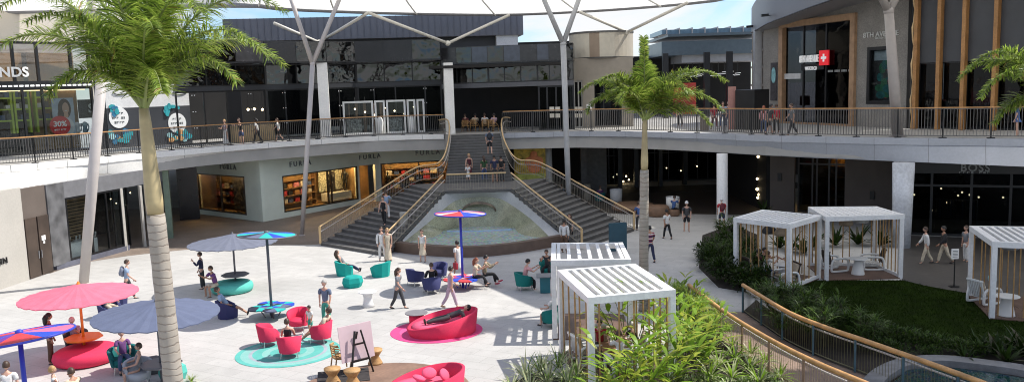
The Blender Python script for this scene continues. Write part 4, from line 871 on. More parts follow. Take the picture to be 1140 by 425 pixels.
pcols = [M('poster_teal', (.02, .13, .14), .5, var=.5), M('poster_red', (.30, .03, .04), .5, var=.4), M('poster_green', (.03, .16, .08), .5, var=.4), M('poster_sky', (.42, .46, .52))]
for k in range(16):
    x = pr.uniform(q0 + .4, q1 - .4); z = pr.uniform(y0 + .5, y1 - .9); disc(W3, x, z, pr.uniform(.15, .4), pr.uniform(.15, .35), -.35, -.33 + .001 * k, 'poster_shape', pcols[k % 3], wsb, 9)
mb = MB(); W3.box(mb, q0 + .25, q1 - .2, y1 - .85, y1 - .25, -.35, -.31); mb.build('poster_header', pcols[3], wsb)
text('8TH AVENUE', wsb, W3.pt(W3.at(981, 38.5)[0], W3.at(981, 38.5)[1], .05), W3.rz, .46, M('sign_soft', (.6, .6, .58), .5, var=0), ext=.03); text('WATCH CO', wsb, W3.pt(W3.at(981.5, 42.5)[0], W3.at(981.5, 42.5)[1], .05), W3.rz, .17, M('sign_soft'), ext=.02)
mb = MB(); W1.box(mb, W1.at(858.5, 90)[0], W1.at(865.5, 90)[0], W1.at(862, 112)[1], W1.at(862, 70)[1], 0, .06); w_ = mb.build('side_poster', dk, wsb); disc(W1, W1.at(862, 84)[0], W1.at(862, 84)[1], .25, .6, .06, .08, 'poster_shape', M('poster_aqua', (.2, .4, .42), .5, var=.5), w_, 10)
# oversailing curved roof
Rf = [(836.5, 37, 66.5), (842, 34.5, 63.5), (855, 27, 60), (875, 19.5, 57.5), (900, 10, 54.8), (925, 1.5, 52.5), (955, -9, 50), (1000, -24, 47.5)]
lo = [wp(*q) for q in Rf]; lo = smooth_path(lo, 4)
hi = [p + Vector((0, 0, 2.3 if i > 3 else 1.9 + .1 * i)) for i, p in enumerate(lo)]
mb = MB(); mb.smooth = True; mb.strip(hi, lo); mb.strip(lo, offset_path(lo, 6)); mb.strip(offset_path(hi, 12), hi); mb.build('roof', M('roof_grey', (.22, .225, .24), .45, metal=.1, var=.08, vs=.4), wsb)
mb = MB(); mb.tube([p + Vector((0, 0, .03)) for p in offset_path(lo, -.03)], .05, 5); mb.build('roof_trim', black, wsb)
for q, lab in (((836, 30, 65.5), 'spotlight on an arm at the left end of the curved grey roof'), ((853, 17.5, 59.5), 'spotlight on an arm above the watch shop window')):
    p = wp(*q); sl_ = thing('spotlight', lab, 'spotlight', p); mb = MB(); mb.beam(p, p + Vector((.6, .5, 0)), .05); mb.build('arm', black, sl_); mb = MB(); mb.beam(p - Vector((.35, 0, 0)), p + Vector((.15, 0, .03)), .22, .18); mb.build('head', black, sl_)
sc_ = Face(wp(837, 90, 67), wp(853, 90, 64.5)); sn = thing('slatted_screen', 'grey brown slatted screen wall beside the left end of the curved roof', 'screen', sc_.pt(0, Z2, 0))
mb = MB(); sc_.box(mb, 0, sc_.len, Z2, 12.6, -.3, -.1); mb.build('panel', M('screen_grey', (.15, .14, .13), .7, var=.1), sn)
mb = MB()
for k in range(9): sc_.box(mb, sc_.len * k / 9, sc_.len * (k + .5) / 9, Z2, 12.6, -.1, 0)
for z in (8.2, 9.6, 10.9): sc_.box(mb, 0, sc_.len, z, z + .16, 0, .08)
mb.build('slats', M('screen_slat', (.24, .215, .19), .6, var=.15), sn)
# brace behind roof end
mb = MB(); p = wp(843, 90, 64); mb.box((p.x, p.y, 9), (.5, .5, 7)); tag(mb.build('roof_column', galv), 'grey column under the left end of the curved roof', 'column')
# ------------------------------------------------------------------ timber fin shop at right
tf = thing('fin_shop', 'charcoal upper floor shop with tall timber fins at the right edge', 'building', gp(1070, 146, Z2))
T0, T1 = gp(1015, 143.5, Z2), gp(1210, 148, Z2); TF = Face(T0, T1)
zc = (TF.at(1030, 71)[1] + TF.at(1100, 66)[1]) / 2
mb = MB(); TF.box(mb, .15, TF.len + 6, zc, 17, -.5, -.12); mb.build('wall', char, tf)
w_ = MB(); TF.frame(w_, .2, TF.len, Z2 + .02, zc, .08, -.35, -.25, mull=tuple(TF.at(u, 110)[0] for u in (1018, 1045, 1073, 1108))); w_ = w_.build('window', black, tf); TF.pane(.2, TF.len, Z2 + .05, zc, -.3, glass('shop_dark_glass'), w_)
mb = MB(); TF.box(mb, 0, TF.len, Z2, zc + .5, -3.6, -3.5); TF.box(mb, -.5, -.3, Z2, 17, -3.5, -.2); mb.build('back_wall', dark, tf)
fin = M('fin_timber', (.38, .19, .065), .5, var=.2, vs=2, fine=.2, fs=12)
for u in (1020, 1045.5, 1073, 1108, 1150):
    t_ = TF.at(u, 100)[0]; mb = MB(); TF.box(mb, t_ - .105, t_ + .105, Z2 + .02, 17.2, -.1, .26); mb.build('fin', fin, tf)
mb = MB(); mb.smooth = True; q = TF.pt(.0, Z2, .1); mb.tube([q + Vector((.06 * math.sin(z * 3), 0, z)) for z in [k * .35 for k in range(24)]], [.05 + .03 * (k % 2) for k in range(24)], 6); mb.build('rope_trim', gold, tf)
torso(TF.pt(TF.at(1061.5, 120)[0], Z2 + .25, -.9), 0, M('dummy_navy', (.02, .03, .06), .6), 'dark suited shop dummy between timber fins', legs=True)
torso(TF.pt(TF.at(1084, 120)[0], Z2 + .25, -1.2), 0, M('dummy_pale', (.4, .38, .38), .6), 'pale shop dummy behind the pink sign board', legs=True)
p = TF.pt(TF.at(1088, 110)[0], 0, -.8); ps = thing('sign_board', 'square pink shop sign with small white letters by the timber fins', 'sign', (p.x, p.y, Z2)); zz0, zz1 = TF.at(1088, 115)[1], TF.at(1088, 102)[1]; tt = TF.at(1088, 110)[0]
mb = MB(); TF.box(mb, tt - .72, tt + .72, zz0, zz1, -.82, -.78); mb.build('board', M('sign_pink', (.62, .16, .20), .5, var=.05, emit=.12), ps); bars(TF, tt - .38, tt + .4, zz0 + .32, .13, -.779, 4, ps, signw, 5)
mb = MB(); TF.box(mb, tt - .02, tt + .02, Z2, zz0, -.82, -.78); mb.build('stand', black, ps)
for k in range(5):
    mb = MB(); t_ = TF.at(1026 + k * 3, 120)[0]; TF.box(mb, t_, t_ + .3, Z2 + .4, Z2 + 1.6 + .1 * (k % 2), -1.2, -.9); tag(mb.build('hanging_garment', [M('g_teal', (.1, .17, .19), .8), M('g_red', (.25, .06, .06), .8)][k % 2]), '%s garment hanging in the leftmost window between timber fins' % ('teal' if k % 2 == 0 else 'dull red'), 'garment', 'garments between the timber fins' )
# ------------------------------------------------------------------ forked columns
def yfork(label, base, joint, tips, r0, r1, rb, mat_=steel):
    t = thing('forked_column', label, 'column', base); base, joint = Vector(base), Vector(joint)
    mb = MB(); mb.smooth = True; mb.tube([base, base.lerp(joint, .4), joint], [r0, (r0 + r1) * .53, r1], 16); mb.build('shaft', mat_, t)
    mb = MB(); mb.smooth = True; mb.ball(joint, r1 * 1.12, 14, 8); mb.build('node', mat_, t)
    for q in tips: mb = MB(); mb.smooth = True; mb.tube([joint, Vector(q)], [rb * 1.15, rb], 14); mb.build('branch', mat_, t)
    mb = MB(); mb.lathe([(r0 * 1.5, 0), (r0 * 1.5, .04), (r0 * 1.15, .06)], base, 18); mb.build('base_plate', mat_, t)
CZ = 14.6
def tip(u, v, Y):
    p = wp(u, v, Y); return p
yfork('stout pale forked column leaning behind the pink parasol', gp(93, 316), wp(114, 76, 38.6), (wp(97, -22, 37.6), wp(140, -20, 39.4)), .22, .235, .17)
yfork('slim pale forked column rising from the court beside the pale green shop', gp(336, 262), wp(348, 71, 51), (wp(316, -25, 50.2), wp(388, -25, 52)), .135, .15, .125)
yfork('slim grey forked column rising behind the right stair flight', gp(634, 246), wp(627, 49, 52.5), (wp(596, -22, 52), wp(652, -22, 53)), .155, .18, .14, M('grey_steel_column', (.40, .40, .40), .45, var=.08))
e_ = edge_at(1000, .9); yfork('stout forked column on the right walkway before the grey watch shop wall', e_ , wp(989.5, 13, e_.y), (wp(968, -28, e_.y - .5), wp(1012, -28, e_.y + .5)), .28, .23, .17, M('taupe_steel', (.30, .27, .25), .45, var=.08))
# ------------------------------------------------------------------ canopy
cpx = [(200, 2), (255, 6), (305, 9), (330, 10.5), (410, 13.5), (490, 15.3), (567, 15.8), (645, 12.5), (720, 7.5), (790, 1), (840, -7)]
oute = [gp(u, v, 14.2) for u, v in cpx]
ca = thing('canopy', 'large white fabric canopy ring sweeping overhead on forked columns', 'canopy', (-2, 48, 14.5))
inn = [(-19.3, 36), (-20.5, 41), (-23, 46), (-19.4, 52.2), (-16.2, 51.9), (-8, 50.3), (-2, 50.2), (3, 47.5), (7.4, 42.7), (9.9, 38.4), (12.5, 33.8), (15, 32.2), (18, 31.2), (20.3, 28), (21, 22), (21, 12)]  # inner edge is out of view, shaped for where its shadow should fall
out2 = [(-26, 35), (-30, 42), (-31, 51)] + [(p.x, p.y) for p in oute[1:]] + [(27, 44), (36, 34), (38, 22), (38, 12)]
no = 60
ip = resample(smooth_path([Vector((x, y, 14.9)) for x, y in inn], 8), .5); op = resample(smooth_path([Vector((x, y, 14.2)) for x, y in out2], 8), .5)
def rs_n(path, n):
    Ls = [0]
    for a, b in zip(path[:-1], path[1:]): Ls.append(Ls[-1] + (b - a).length)
    out = []; j = 0
    for k in range(n):
        s = Ls[-1] * k / (n - 1)
        while j < len(path) - 2 and Ls[j + 1] < s: j += 1
        out.append(path[j].lerp(path[j + 1], min(1, max(0, (s - Ls[j]) / max(1e-6, Ls[j + 1] - Ls[j])))))
    return out
ip, op = rs_n(ip, no), rs_n(op, no)
fab = M('canopy_fabric', (.88, .87, .83), .7, var=.04, vs=.3, trans=.62)
mb = MB(); mb.smooth = True; prev = ip
for k in range(1, 7):
    q = k / 6; cur = [a.lerp(b, q) + Vector((0, 0, -.06 * math.sin(math.pi * q))) for a, b in zip(ip, op)]; mb.strip(prev, cur); prev = cur
mb.build('fabric', fab, ca)
mb = MB(); mb.smooth = True; mb.tube(op, .16, 8); mb.build('outer_rim', M('rim_grey', (.24, .24, .25), .45, var=.08), ca)
mb = MB(); mb.smooth = True; mb.tube(ip, .14, 8); mb.build('inner_rim', steel, ca)
for k in range(1, no - 1, 3):
    mb = MB(); a, b_ = ip[k], op[k]; mb.tube([a + Vector((0, 0, -.12)), a.lerp(b_, .5) + Vector((0, 0, -.17)), b_ + Vector((0, 0, -.1))], .055, 6); mb.build('rib', M('rib_white', (.82, .80, .74), .5), ca)
struts = [((305, 26), (355, 47.5), (410, 14.5)), ((410, 14.5), (498.5, 48.5), (567, 17)), ((645, 13.5), (698, 36), (765, 3.5))]
for a, b_, c in struts:
    st = thing('canopy_strut', {305: 'pale V shaped strut left under the canopy edge by the slim forked column', 410: 'pale V shaped strut in the middle before the black glass building', 645: 'pale V shaped strut standing on the beige drum'}[a[0]], 'strut', wp(b_[0], b_[1], 62))
    Yb = 61.2 if a[0] != 645 else 63.5
    for q in (a, c):
        p = gp(q[0], q[1], 14.1) if q[0] != 305 else wp(305, 26, 58)
        mb = MB(); mb.smooth = True; mb.tube([wp(b_[0], b_[1], Yb), p], .11, 10); mb.build('arm', M('strut_cream', (.60, .57, .50), .5, var=.06), st)
    mb = MB(); mb.smooth = True; mb.ball(wp(b_[0], b_[1], Yb), .2, 12, 8); mb.build('node', M('strut_cream'), st)
# ------------------------------------------------------------------ court furniture
def fabric(n, c, tr=.0, **k): return M('fabric_' + n, c, .85, var=.08, vs=3, fine=.12, fs=50, trans=tr, sheen=.0, **k)
pink = fabric('pink', (.72, .03, .095)); pinkl = fabric('pink_light', (.78, .11, .21)); teal = fabric('teal', (.0, .33, .29)); tealp = fabric('pale_teal', (.10, .50, .42)); navy = fabric('navy', (.035, .04, .13)); dteal = fabric('dark_teal', (.0, .13, .13)); gteal = fabric('bottle_teal', (.0, .17, .15))
chrome = M('chrome_leg', (.5, .5, .5), .25, metal=.8, var=.05)
def rot(p, a): return Vector((p[0] * math.cos(a) - p[1] * math.sin(a), p[0] * math.sin(a) + p[1] * math.cos(a), p[2]))

def conic_umbrella(p, mat_c, mat_t, label, r=1.95, z=2.15, rise=.42, tilt=(0, 0), table=True):
    t = thing('parasol', label, 'parasol', p)
    mb = MB(); mb.smooth = False; n = 48; top = Vector((0, 0, z + rise)); T = Euler((R(tilt[0]), R(tilt[1]), 0)).to_matrix()
    rings = []
    for q, dz in ((.03, 0), (.35, -.02), (.7, -.015), (1, 0)):
        rings.append([Vector(p) + Vector((0, 0, z)) + T @ Vector((r * q * math.cos(2 * math.pi * k / n), r * q * math.sin(2 * math.pi * k / n), rise * (1 - q) + dz + (.028 * q if k % 2 else 0))) for k in range(n)])
    for a, b in zip(rings[:-1], rings[1:]):
        mb.add(a + b, [(k, (k + 1) % n, n + (k + 1) % n, n + k) for k in range(n)])
    lowr = [q - Vector((0, 0, .03)) for q in rings[-1]]; mb.add(rings[-1] + lowr, [(k, (k + 1) % n, n + (k + 1) % n, n + k) for k in range(n)])
    mb.build('canopy', mat_c, t)
    mb = MB(); mb.lathe([(.07, 0), (.02, .10)], Vector(p) + Vector((0, 0, z)) + T @ Vector((0, 0, rise - .02)), 10); mb.build('finial', mat_t, t)
    mb = MB()
    for k in range(0, 12): a = 2 * math.pi * k / 12; mb.beam(Vector(p) + Vector((0, 0, z)) + T @ Vector((.05, 0, rise - .06)), Vector(p) + Vector((0, 0, z)) + T @ Vector((r * .97 * math.cos(a), r * .97 * math.sin(a), -.04)), .02)
    mb.build('rib_frame', mat_t, t)
    mb = MB(); mb.smooth = True; mb.tube([Vector(p), Vector(p) + Vector((0, 0, z)) + T @ Vector((0, 0, rise - .04))], .045, 10); mb.build('pole', mat_t, t)
    if table:
        mb = MB(); mb.lathe([(.60, .66), (.62, .68), (.62, .71), (.60, .725)], p, 8, rz=.3); mb.build('table_top', mat_t, t)
    return t
def disc_umbrella(p, cols, label, order, r=1.12, z=3.3, tilt=(0, 0), tcols=None, seats=False, pole=None, phase=0.0, tz=.46):
    t = thing('woven_parasol', label, 'parasol', p); n = 60; T = Euler((R(tilt[0]), R(tilt[1]), 0)).to_matrix(); c = Vector(p) + Vector((0, 0, z))
    mb = MB()
    m_ = len(order)
    for k in range(n):
        a0, a1 = 2 * math.pi * k / n + phase, 2 * math.pi * (k + 1) / n + phase; mb.m = order[int(k * m_ / n)]
        for q0, q1 in ((.05, .45), (.45, 1.0)):
            P = [c + T @ Vector((r * q * math.cos(a), r * q * math.sin(a), (1 - q) * .10 + dz)) for dz in (0, -.03) for q, a in ((q0, a0), (q1, a0), (q1, a1), (q0, a1))]
            mb.add(P, [(0, 1, 2, 3), (7, 6, 5, 4), (1, 5, 6, 2)])
    mb.build('disc', cols, t)
    mb = MB(); mb.smooth = True; mb.tube([c + T @ Vector((r * math.cos(2 * math.pi * k / 48), r * math.sin(2 * math.pi * k / 48), -.01)) for k in range(49)], .03, 6, cap=False); mb.lathe([(.09, -.03), (.09, .14), (.04, .17)], c, 12); mb.build('rim', pole, t)
    mb = MB(); mb.smooth = True; mb.tube([Vector(p), c], .055, 10); mb.build('pole', pole, t)
    tcols = tcols or cols
    for k in range(4):
        a = math.pi / 2 * k + .5; q = Vector(p) + Vector((.46 * math.cos(a), .46 * math.sin(a), tz)); mb = MB()
        for j in range(6):
            a0, a1 = math.pi * 2 * j / 6 + a, math.pi * 2 * (j + 1) / 6 + a; mb.m = order[(j + k) % len(order)] % len(tcols)
            P = [q + Vector((0, 0, .02)), q + Vector((.45 * math.cos(a0), .45 * math.sin(a0), 0)), q + Vector((.45 * math.cos((a0 + a1) / 2), .45 * math.sin((a0 + a1) / 2), 0)), q + Vector((.45 * math.cos(a1), .45 * math.sin(a1), 0))]
            mb.add(P + [v - Vector((0, 0, .05)) for v in P], [(0, 1, 2, 3), (7, 6, 5, 4), (1, 5, 6, 2), (2, 6, 7, 3)])
        mb.build('petal', tcols, t)
        mb = MB(); mb.beam(q + Vector((0, 0, -.05)), Vector(p) + Vector((.25 * math.cos(a), .25 * math.sin(a), .03)), .04); mb.build('leg', pole, t)
    return t
def ottoman(p, m_, label, r=.95, h=.44, sx=1.0, group=None):
    mb = MB(); mb.smooth = True; mb.lathe([(r * .84, 0), (r * .95, .05), (r, h * .45), (r * .96, h * .8), (r * .86, h * .96), (r * .5, h), (.01, h + .005)], p, 36, sx=sx)
    return tag(mb.build('ottoman', m_), label, 'ottoman', group)
def tub_chair(p, rz, m_, label, legs=True, facet=False, s=1.0, group=None, hb=.80, ha=.64):
    t = thing('tub_chair', label, 'armchair', p, rz, group); n = 6 if facet else 18; mb = MB(); mb.smooth = not facet
    ro, ri = .40 * s, .31 * s; zb = .20 if legs else .0; span = R(128)
    P = []
    for k in range(n + 1):
        a = -span + 2 * span * k / n; q = abs(a) / span; z = hb - (hb - ha) * q ** 1.6 - (.10 if q > .93 else 0)
        ang = a - math.pi / 2   # back at -Y
        c, s_ = math.cos(ang), math.sin(ang)
        P.append([Vector((ro * .86 * c, ro * .86 * s_, zb)), Vector((ro * 1.06 * c, ro * 1.06 * s_, z)), Vector(((ri + .02) * c, (ri + .02) * s_, z)), Vector((ri * c, ri * s_, .36))])
    vs = [v for r4 in P for v in r4]; fs = []
    for k in range(n):
        for j in range(3): fs.append((k * 4 + j, k * 4 + 4 + j, k * 4 + 5 + j, k * 4 + 1 + j))
    fs += [(0, 1, 2, 3), (n * 4 + 3, n * 4 + 2, n * 4 + 1, n * 4)]
    mb.add(vs, fs); mb.build('shell', m_, t, False)
    mb = MB(); mb.smooth = not facet; mb.lathe([(ro * .84, zb + .02), (ro * .88, .40), (ro * .80, .44), (.01, .45)], (0, .02 * s, 0), 8 if facet else 20, sx=.98, sy=1.02, rz=.4 if facet else 0); mb.build('seat', m_, t, False)
    if legs:
        for x, y in ((-.25, -.22), (.25, -.22), (-.25, .25), (.25, .25)):
            mb = MB(); mb.tube([(x * s, y * s, zb + .04), (x * s * 1.12, y * s * 1.12, 0)], .016, 6); mb.build('leg', chrome, t, False)
    return t
def pouf(p, rz, m_, label, s=1.0):
    mb = MB(); mb.lathe([(.36 * s, 0), (.44 * s, .22), (.40 * s, .44), (.30 * s, .50)], p, 6, rz=rz, sx=1.1); return tag(mb.build('faceted_pouf', m_), label, 'pouf')
def rug(p, rx, ry, rings, label, rz=0.0):
    n = 56; mb = MB()
    for i, m_ in enumerate(rings[1]):
        q0, q1 = rings[0][i], rings[0][i + 1]; mb.m = m_
        A = [Vector(p) + rot((rx * q0 * math.cos(2 * math.pi * k / n), ry * q0 * math.sin(2 * math.pi * k / n), .012), rz) for k in range(n)]; B = [Vector(p) + rot((rx * q1 * math.cos(2 * math.pi * k / n), ry * q1 * math.sin(2 * math.pi * k / n), .012), rz) for k in range(n)]
        mb.add(A + B, [(k, n + k, n + (k + 1) % n, (k + 1) % n) for k in range(n)])
    C = [q - Vector((0, 0, .010)) for q in B]; mb.add(B + C, [(k, n + k, n + (k + 1) % n, (k + 1) % n) for k in range(n)])
    return tag(mb.build('round_rug', rings[2]), label, 'rug')
def daybed(p, rz, label, sx=1.3, sy=.95, hlo=.26, hhi=.80):
    t = thing('daybed', label, 'daybed', p, rz); n = 44
    def ringf(k, r, z): a = 2 * math.pi * k / n; return Vector((sx * r * math.cos(a), sy * r * math.sin(a), z))
    def hh(k): a = 2 * math.pi * k / n; q = (1 + math.cos(a)) / 2; return hlo + (hhi - hlo) * q ** .8
    mb = MB(); mb.smooth = True
    A = [[ringf(k, .92, 0.0) for k in range(n)], [ringf(k, 1.0, hh(k)) for k in range(n)], [ringf(k, .93, hh(k) + .015) for k in range(n)], [ringf(k, .84, .30) for k in range(n)]]
    mb.add([v for r_ in A for v in r_], [(i * n + k, i * n + (k + 1) % n, i * n + n + (k + 1) % n, i * n + n + k) for i in range(3) for k in range(n)])
    mb.build('shell', pink, t, False)
    mb = MB(); mb.smooth = True; B = [[ringf(k, .85, .30) for k in range(n)], [ringf(k, .84, .36) for k in range(n)], [ringf(k, .6, .39) for k in range(n)]]
    mb.add([v for r_ in B for v in r_] + [Vector((0, 0, .40))], [(i * n + k, i * n + (k + 1) % n, i * n + n + (k + 1) % n, i * n + n + k) for i in range(2) for k in range(n)] + [(2 * n + k, 2 * n + (k + 1) % n, 3 * n) for k in range(n)])
    mb.build('mattress', pinkl, t, False)
    return t
def cushion(p, rz, m_, label, d=(.38, .15, .33), tilt=20, group=None):
    mb = MB(); mb.smooth = True; e = Euler((R(-tilt), 0, rz)).to_matrix(); mb.ball(Vector(p), (d[0] / 2 * 1.15, d[1] / 2, d[2] / 2 * 1.15), 12, 8, e); o = mb.build('cushion', m_); return tag(o, label, 'cushion', group)

orange = M('orange_paint', (.80, .22, .02), .45, var=.05); greyp = M('grey_pole', (.12, .12, .13), .45, var=.1); bluep = M('blue_pole', (.03, .05, .45), .4, var=.08)
# parasols
P_U1 = gp(95, 397); conic_umbrella(P_U1, fabric('parasol_pink', (.90, .22, .32), .35), orange, 'pink parasol with an orange pole and orange table over a pink ottoman', r=1.86)
ottoman(gp(97, 401), pink, 'round pink ottoman round the orange table under the pink parasol', r=1.05)
P_U4 = gp(263, 322); conic_umbrella(P_U4, fabric('parasol_grey', (.18, .195, .255), .2), greyp, 'grey blue parasol on a dark pole over a turquoise ottoman', r=1.95)
ottoman(gp(259, 324), tealp, 'round turquoise ottoman under the grey blue parasol', r=.92)
P_U3 = wp(174, 345, 24.6); P_U3.z = 0; conic_umbrella(P_U3, fabric('parasol_slate', (.135, .16, .25), .2), greyp, 'large slate blue pleated parasol partly behind the left palm trunk', r=1.82, z=2.22, rise=.42, tilt=(1, 2))
cyc = lambda n_, c_: M('weave_' + n_, c_, .7, var=.12, vs=2, fine=.25, fs=35)
wt, wb, wsl, wdk, wr, wpk, wpu, wwh = cyc('turquoise', (.02, .50, .45)), cyc('blue', (.02, .07, .55)), cyc('slate', (.13, .15, .24)), cyc('dark', (.02, .025, .05)), cyc('red', (.72, .05, .06)), cyc('pink', (.80, .16, .30)), cyc('purple', (.16, .03, .28)), cyc('pale', (.78, .55, .55))
P_UT = gp(303, 353); disc_umbrella(P_UT, [wt, wb, wsl, wdk], 'turquoise and blue woven disc parasol over a petal shaped table', [0, 1, 3, 0, 2, 1, 0, 3, 2, 0, 1, 0], pole=greyp, tilt=(-3, 3))
P_UR = gp(515.5, 320); disc_umbrella(P_UR, [wr, wb, wwh, wpk], 'red white and blue woven disc parasol on a blue pole before the fountain', [0, 2, 0, 1, 1, 0, 2, 0, 0, 1, 1, 2], pole=bluep, tilt=(-2, 2), phase=.2)
P_UL = wp(22, 376, 18.9); P_UL.z = 0; disc_umbrella(P_UL, [wr, wb, wpk, wpu], 'pink blue and purple woven disc parasol cut by the left edge', [2, 1, 0, 2, 0, 3, 3, 1, 3, 0, 0, 1, 2], pole=bluep, z=3.3, tilt=(-4, -6), phase=.35, r=1.16)
# pink group
rug(gp(321, 391.5), 1.75, 1.62, ([0, .35, .5, .68, .75, .9, 1], [0, 1, 0, 2, 1, 0], [fabric('rug_turq', (.10, .43, .38)), fabric('rug_light', (.22, .48, .44)), fabric('rug_grey', (.33, .38, .42))]), 'round turquoise ringed rug under the pink armchairs')
for u, v, h, lab in ((300, 384, -60, 'empty pink armchair at the left of the turquoise rug'), (323, 397, 10, 'pink armchair with its back to the camera under the woman in a black vest'), (333, 367, 175, 'pink armchair at the far side of the turquoise rug'), (358, 381, 75, 'pink armchair at the right of the turquoise rug under the reclining man')):
    tub_chair(gp(u, v), R(h), pink, lab)
rug(gp(486, 368), 1.68, 1.5, ([0, .5, .8, 1], [0, 1, 0], [fabric('rug_pink', (.66, .06, .22)), fabric('rug_pink2', (.72, .10, .28))]), 'round magenta rug under the daybed with the lying man')
daybed(gp(493, 370), R(12), 'pink oval daybed where a man lies, on the magenta rug')
mb = MB(); mb.smooth = True; p = gp(464, 361); mb.lathe([(.28, 0), (.28, .44)], p, 20); st_ = thing('side_table', 'low pink drum table with a grey top beside the magenta rug', 'side table', p); mb.build('drum', pink, st_)
mb = MB(); mb.lathe([(.42, .44), (.43, .455), (.42, .47)], p, 26); mb.build('table_top', M('grey_top', (.20, .19, .20), .5), st_)
daybed(gp(474, 446) + Vector((0, 0, .12)), R(10), 'pink oval daybed with loose cushions on the brown deck', sx=1.15, sy=.9)
for k, (dx, dy, rz_, lab) in enumerate(((.55, .1, 1.2, 'pink cushion leaning on the high end of the deck daybed'), (.1, .28, .3, 'pink cushion lying in the middle of the deck daybed'), (-.15, -.1, 2.0, 'pink cushion lying at the front of the deck daybed'))):
    cushion(gp(474, 446) + Vector((dx, dy, .72)), rz_, pinkl, lab, tilt=30 + 20 * k)
# turquoise and navy groups
for u, v, h, lab, m_, fc, s in ((384, 306, -70, 'turquoise faceted armchair under the reclining woman', teal, True, 1.12), (424, 307, 60, 'empty turquoise faceted armchair by the strolling couple', teal, True, 1.2), (463, 317, -50, 'empty navy tub chair left of the seated person in black', navy, False, 1.05), (489, 311, 165, 'navy tub chair mostly hidden behind the seated person in black', navy, False, 1.0), (481, 326, 20, 'navy tub chair under the seated person in black', navy, False, 1.05),
                            (122, 353, -120, 'navy armchair under the man in white behind the pink parasol', navy, True, 1.1), (132, 344, 100, 'navy armchair half hidden behind the man in white', navy, True, 1.0), (254, 353, -75, 'navy armchair under the reclining man by the petal table', navy, True, 1.1),
                            (584, 322, -75, 'dark teal tub chair under the man in a pink shirt', gteal, False, 1.05), (615, 363, 60, 'dark teal tub chair beside the near pergola post', gteal, False, 1.05), (610, 308, 170, 'dark teal tub chair at the far side of the cafe table', gteal, False, .95),
                            (139, 412, -150, 'dark teal armchair under the woman in a purple top', dteal, False, 1.15)):
    tub_chair(gp(u, v), R(h), m_, lab, legs=not fc, facet=fc, s=s, hb=.78 if not fc else .72, ha=.62 if not fc else .55)
pouf(gp(393, 319), .4, teal, 'turquoise faceted pouf at the feet of the reclining woman')
mb = MB(); p = gp(607, 325); ct = thing('cafe_table', 'square teal cafe table between the man in pink and his companion', 'table', p); mb.box(p + Vector((0, 0, .36)), (.42, .42, .70)); mb.build('pedestal', M('table_teal', (.02, .14, .17), .5), ct); mb = MB(); mb.box(p + Vector((0, 0, .73)), (.72, .72, .04)); mb.build('table_top', M('table_top_grey', (.22, .23, .24), .4), ct)
p = gp(410, 341); wt_ = thing('pedestal_table', 'white waisted pedestal table beside the man in a grey shirt', 'table', p); mb = MB(); mb.smooth = True; mb.lathe([(.27, 0), (.2, .15), (.17, .35), (.2, .52), (.26, .6)], p, 24); mb.build('pedestal', white, wt_); mb = MB(); mb.lathe([(.36, .6), (.38, .62), (.37, .64)], p, 28); mb.build('table_top', white, wt_)
p = gp(155, 428); tub_chair(p, R(-160), M('fabric_palegrey', (.42, .44, .48), .8), 'pale grey tub chair under the woman in a grey dress')
p = gp(193, 422); pouf(p, .2, tealp, 'turquoise pouf peeping out right of the left palm trunk', .9)
pouf(gp(172, 414), .5, M('pouf_grey', (.10, .10, .11), .8), 'dark grey pouf with a bag left of the palm trunk', .7)
tub_chair(gp(86, 392), R(-150), M('chair_black', (.02, .02, .025), .6), 'black tub chair under the person in a white cap', s=.95)
# deck corner: platform, mat, easel, wicker seats
dc = gp(424, 440); mb = MB(); mb.lathe([(2.55, 0), (2.6, .10), (2.55, .12)], dc, 64)
deckm = M('deck_timber', (.24, .145, .10), .65, var=.2, vs=1.5, fine=.15, fs=10); struct('deck', mb, deckm)
mb = MB(); mb.box(gp(382, 424) + Vector((0, .1, .130)), (1.55, 1.2, .02), R(12)); tag(mb.build('door_mat', M('mat_black', (.035, .03, .03), .95, var=.4, vs=6)), 'dark woven mat under the easel on the brown deck', 'mat')
pe = gp(403, 420) + Vector((0, 0, .12)); ea = thing('easel', 'black easel holding a pale pink board on the brown deck', 'easel', pe, 0)
ex = Vector((math.cos(R(38)), math.sin(R(38)), 0)); ey = Vector((-ex.y, ex.x, 0))
def E_(x, y, z): return pe + ex * x + ey * y + Vector((0, 0, z))
for s in (-1, 1): mb = MB(); mb.beam(E_(s * .38, -.05, 0), E_(s * .10, .12, 1.35), .05); mb.build('leg', black, ea)
mb = MB(); mb.beam(E_(0, .75, 0), E_(0, .16, 1.3), .045); mb.build('leg', black, ea)
mb = MB(); mb.beam(E_(-.3, .0, .45), E_(.3, .0, .45), .06); mb.beam(E_(-.2, .06, .95), E_(.2, .06, .95), .05); mb.build('crossbar', black, ea)
bo = thing('easel_board', 'pale pink display board seen from behind on the black easel', 'board', E_(0, .2, .5)); mb = MB(); A = [E_(x, y, z) for x, y, z in ((-.56, .14, .42), (.56, .14, .42), (.56, .32, 1.5), (-.56, .32, 1.5))]; mb.hexa([a + ey * -.0 for a in A], [a + ey * .03 for a in A]); mb.build('panel', M('board_pink', (.58, .44, .47), .7, var=.04), bo)
rat = M('rattan', (.52, .30, .12), .6, var=.2, vs=8, fine=.3, fs=50)
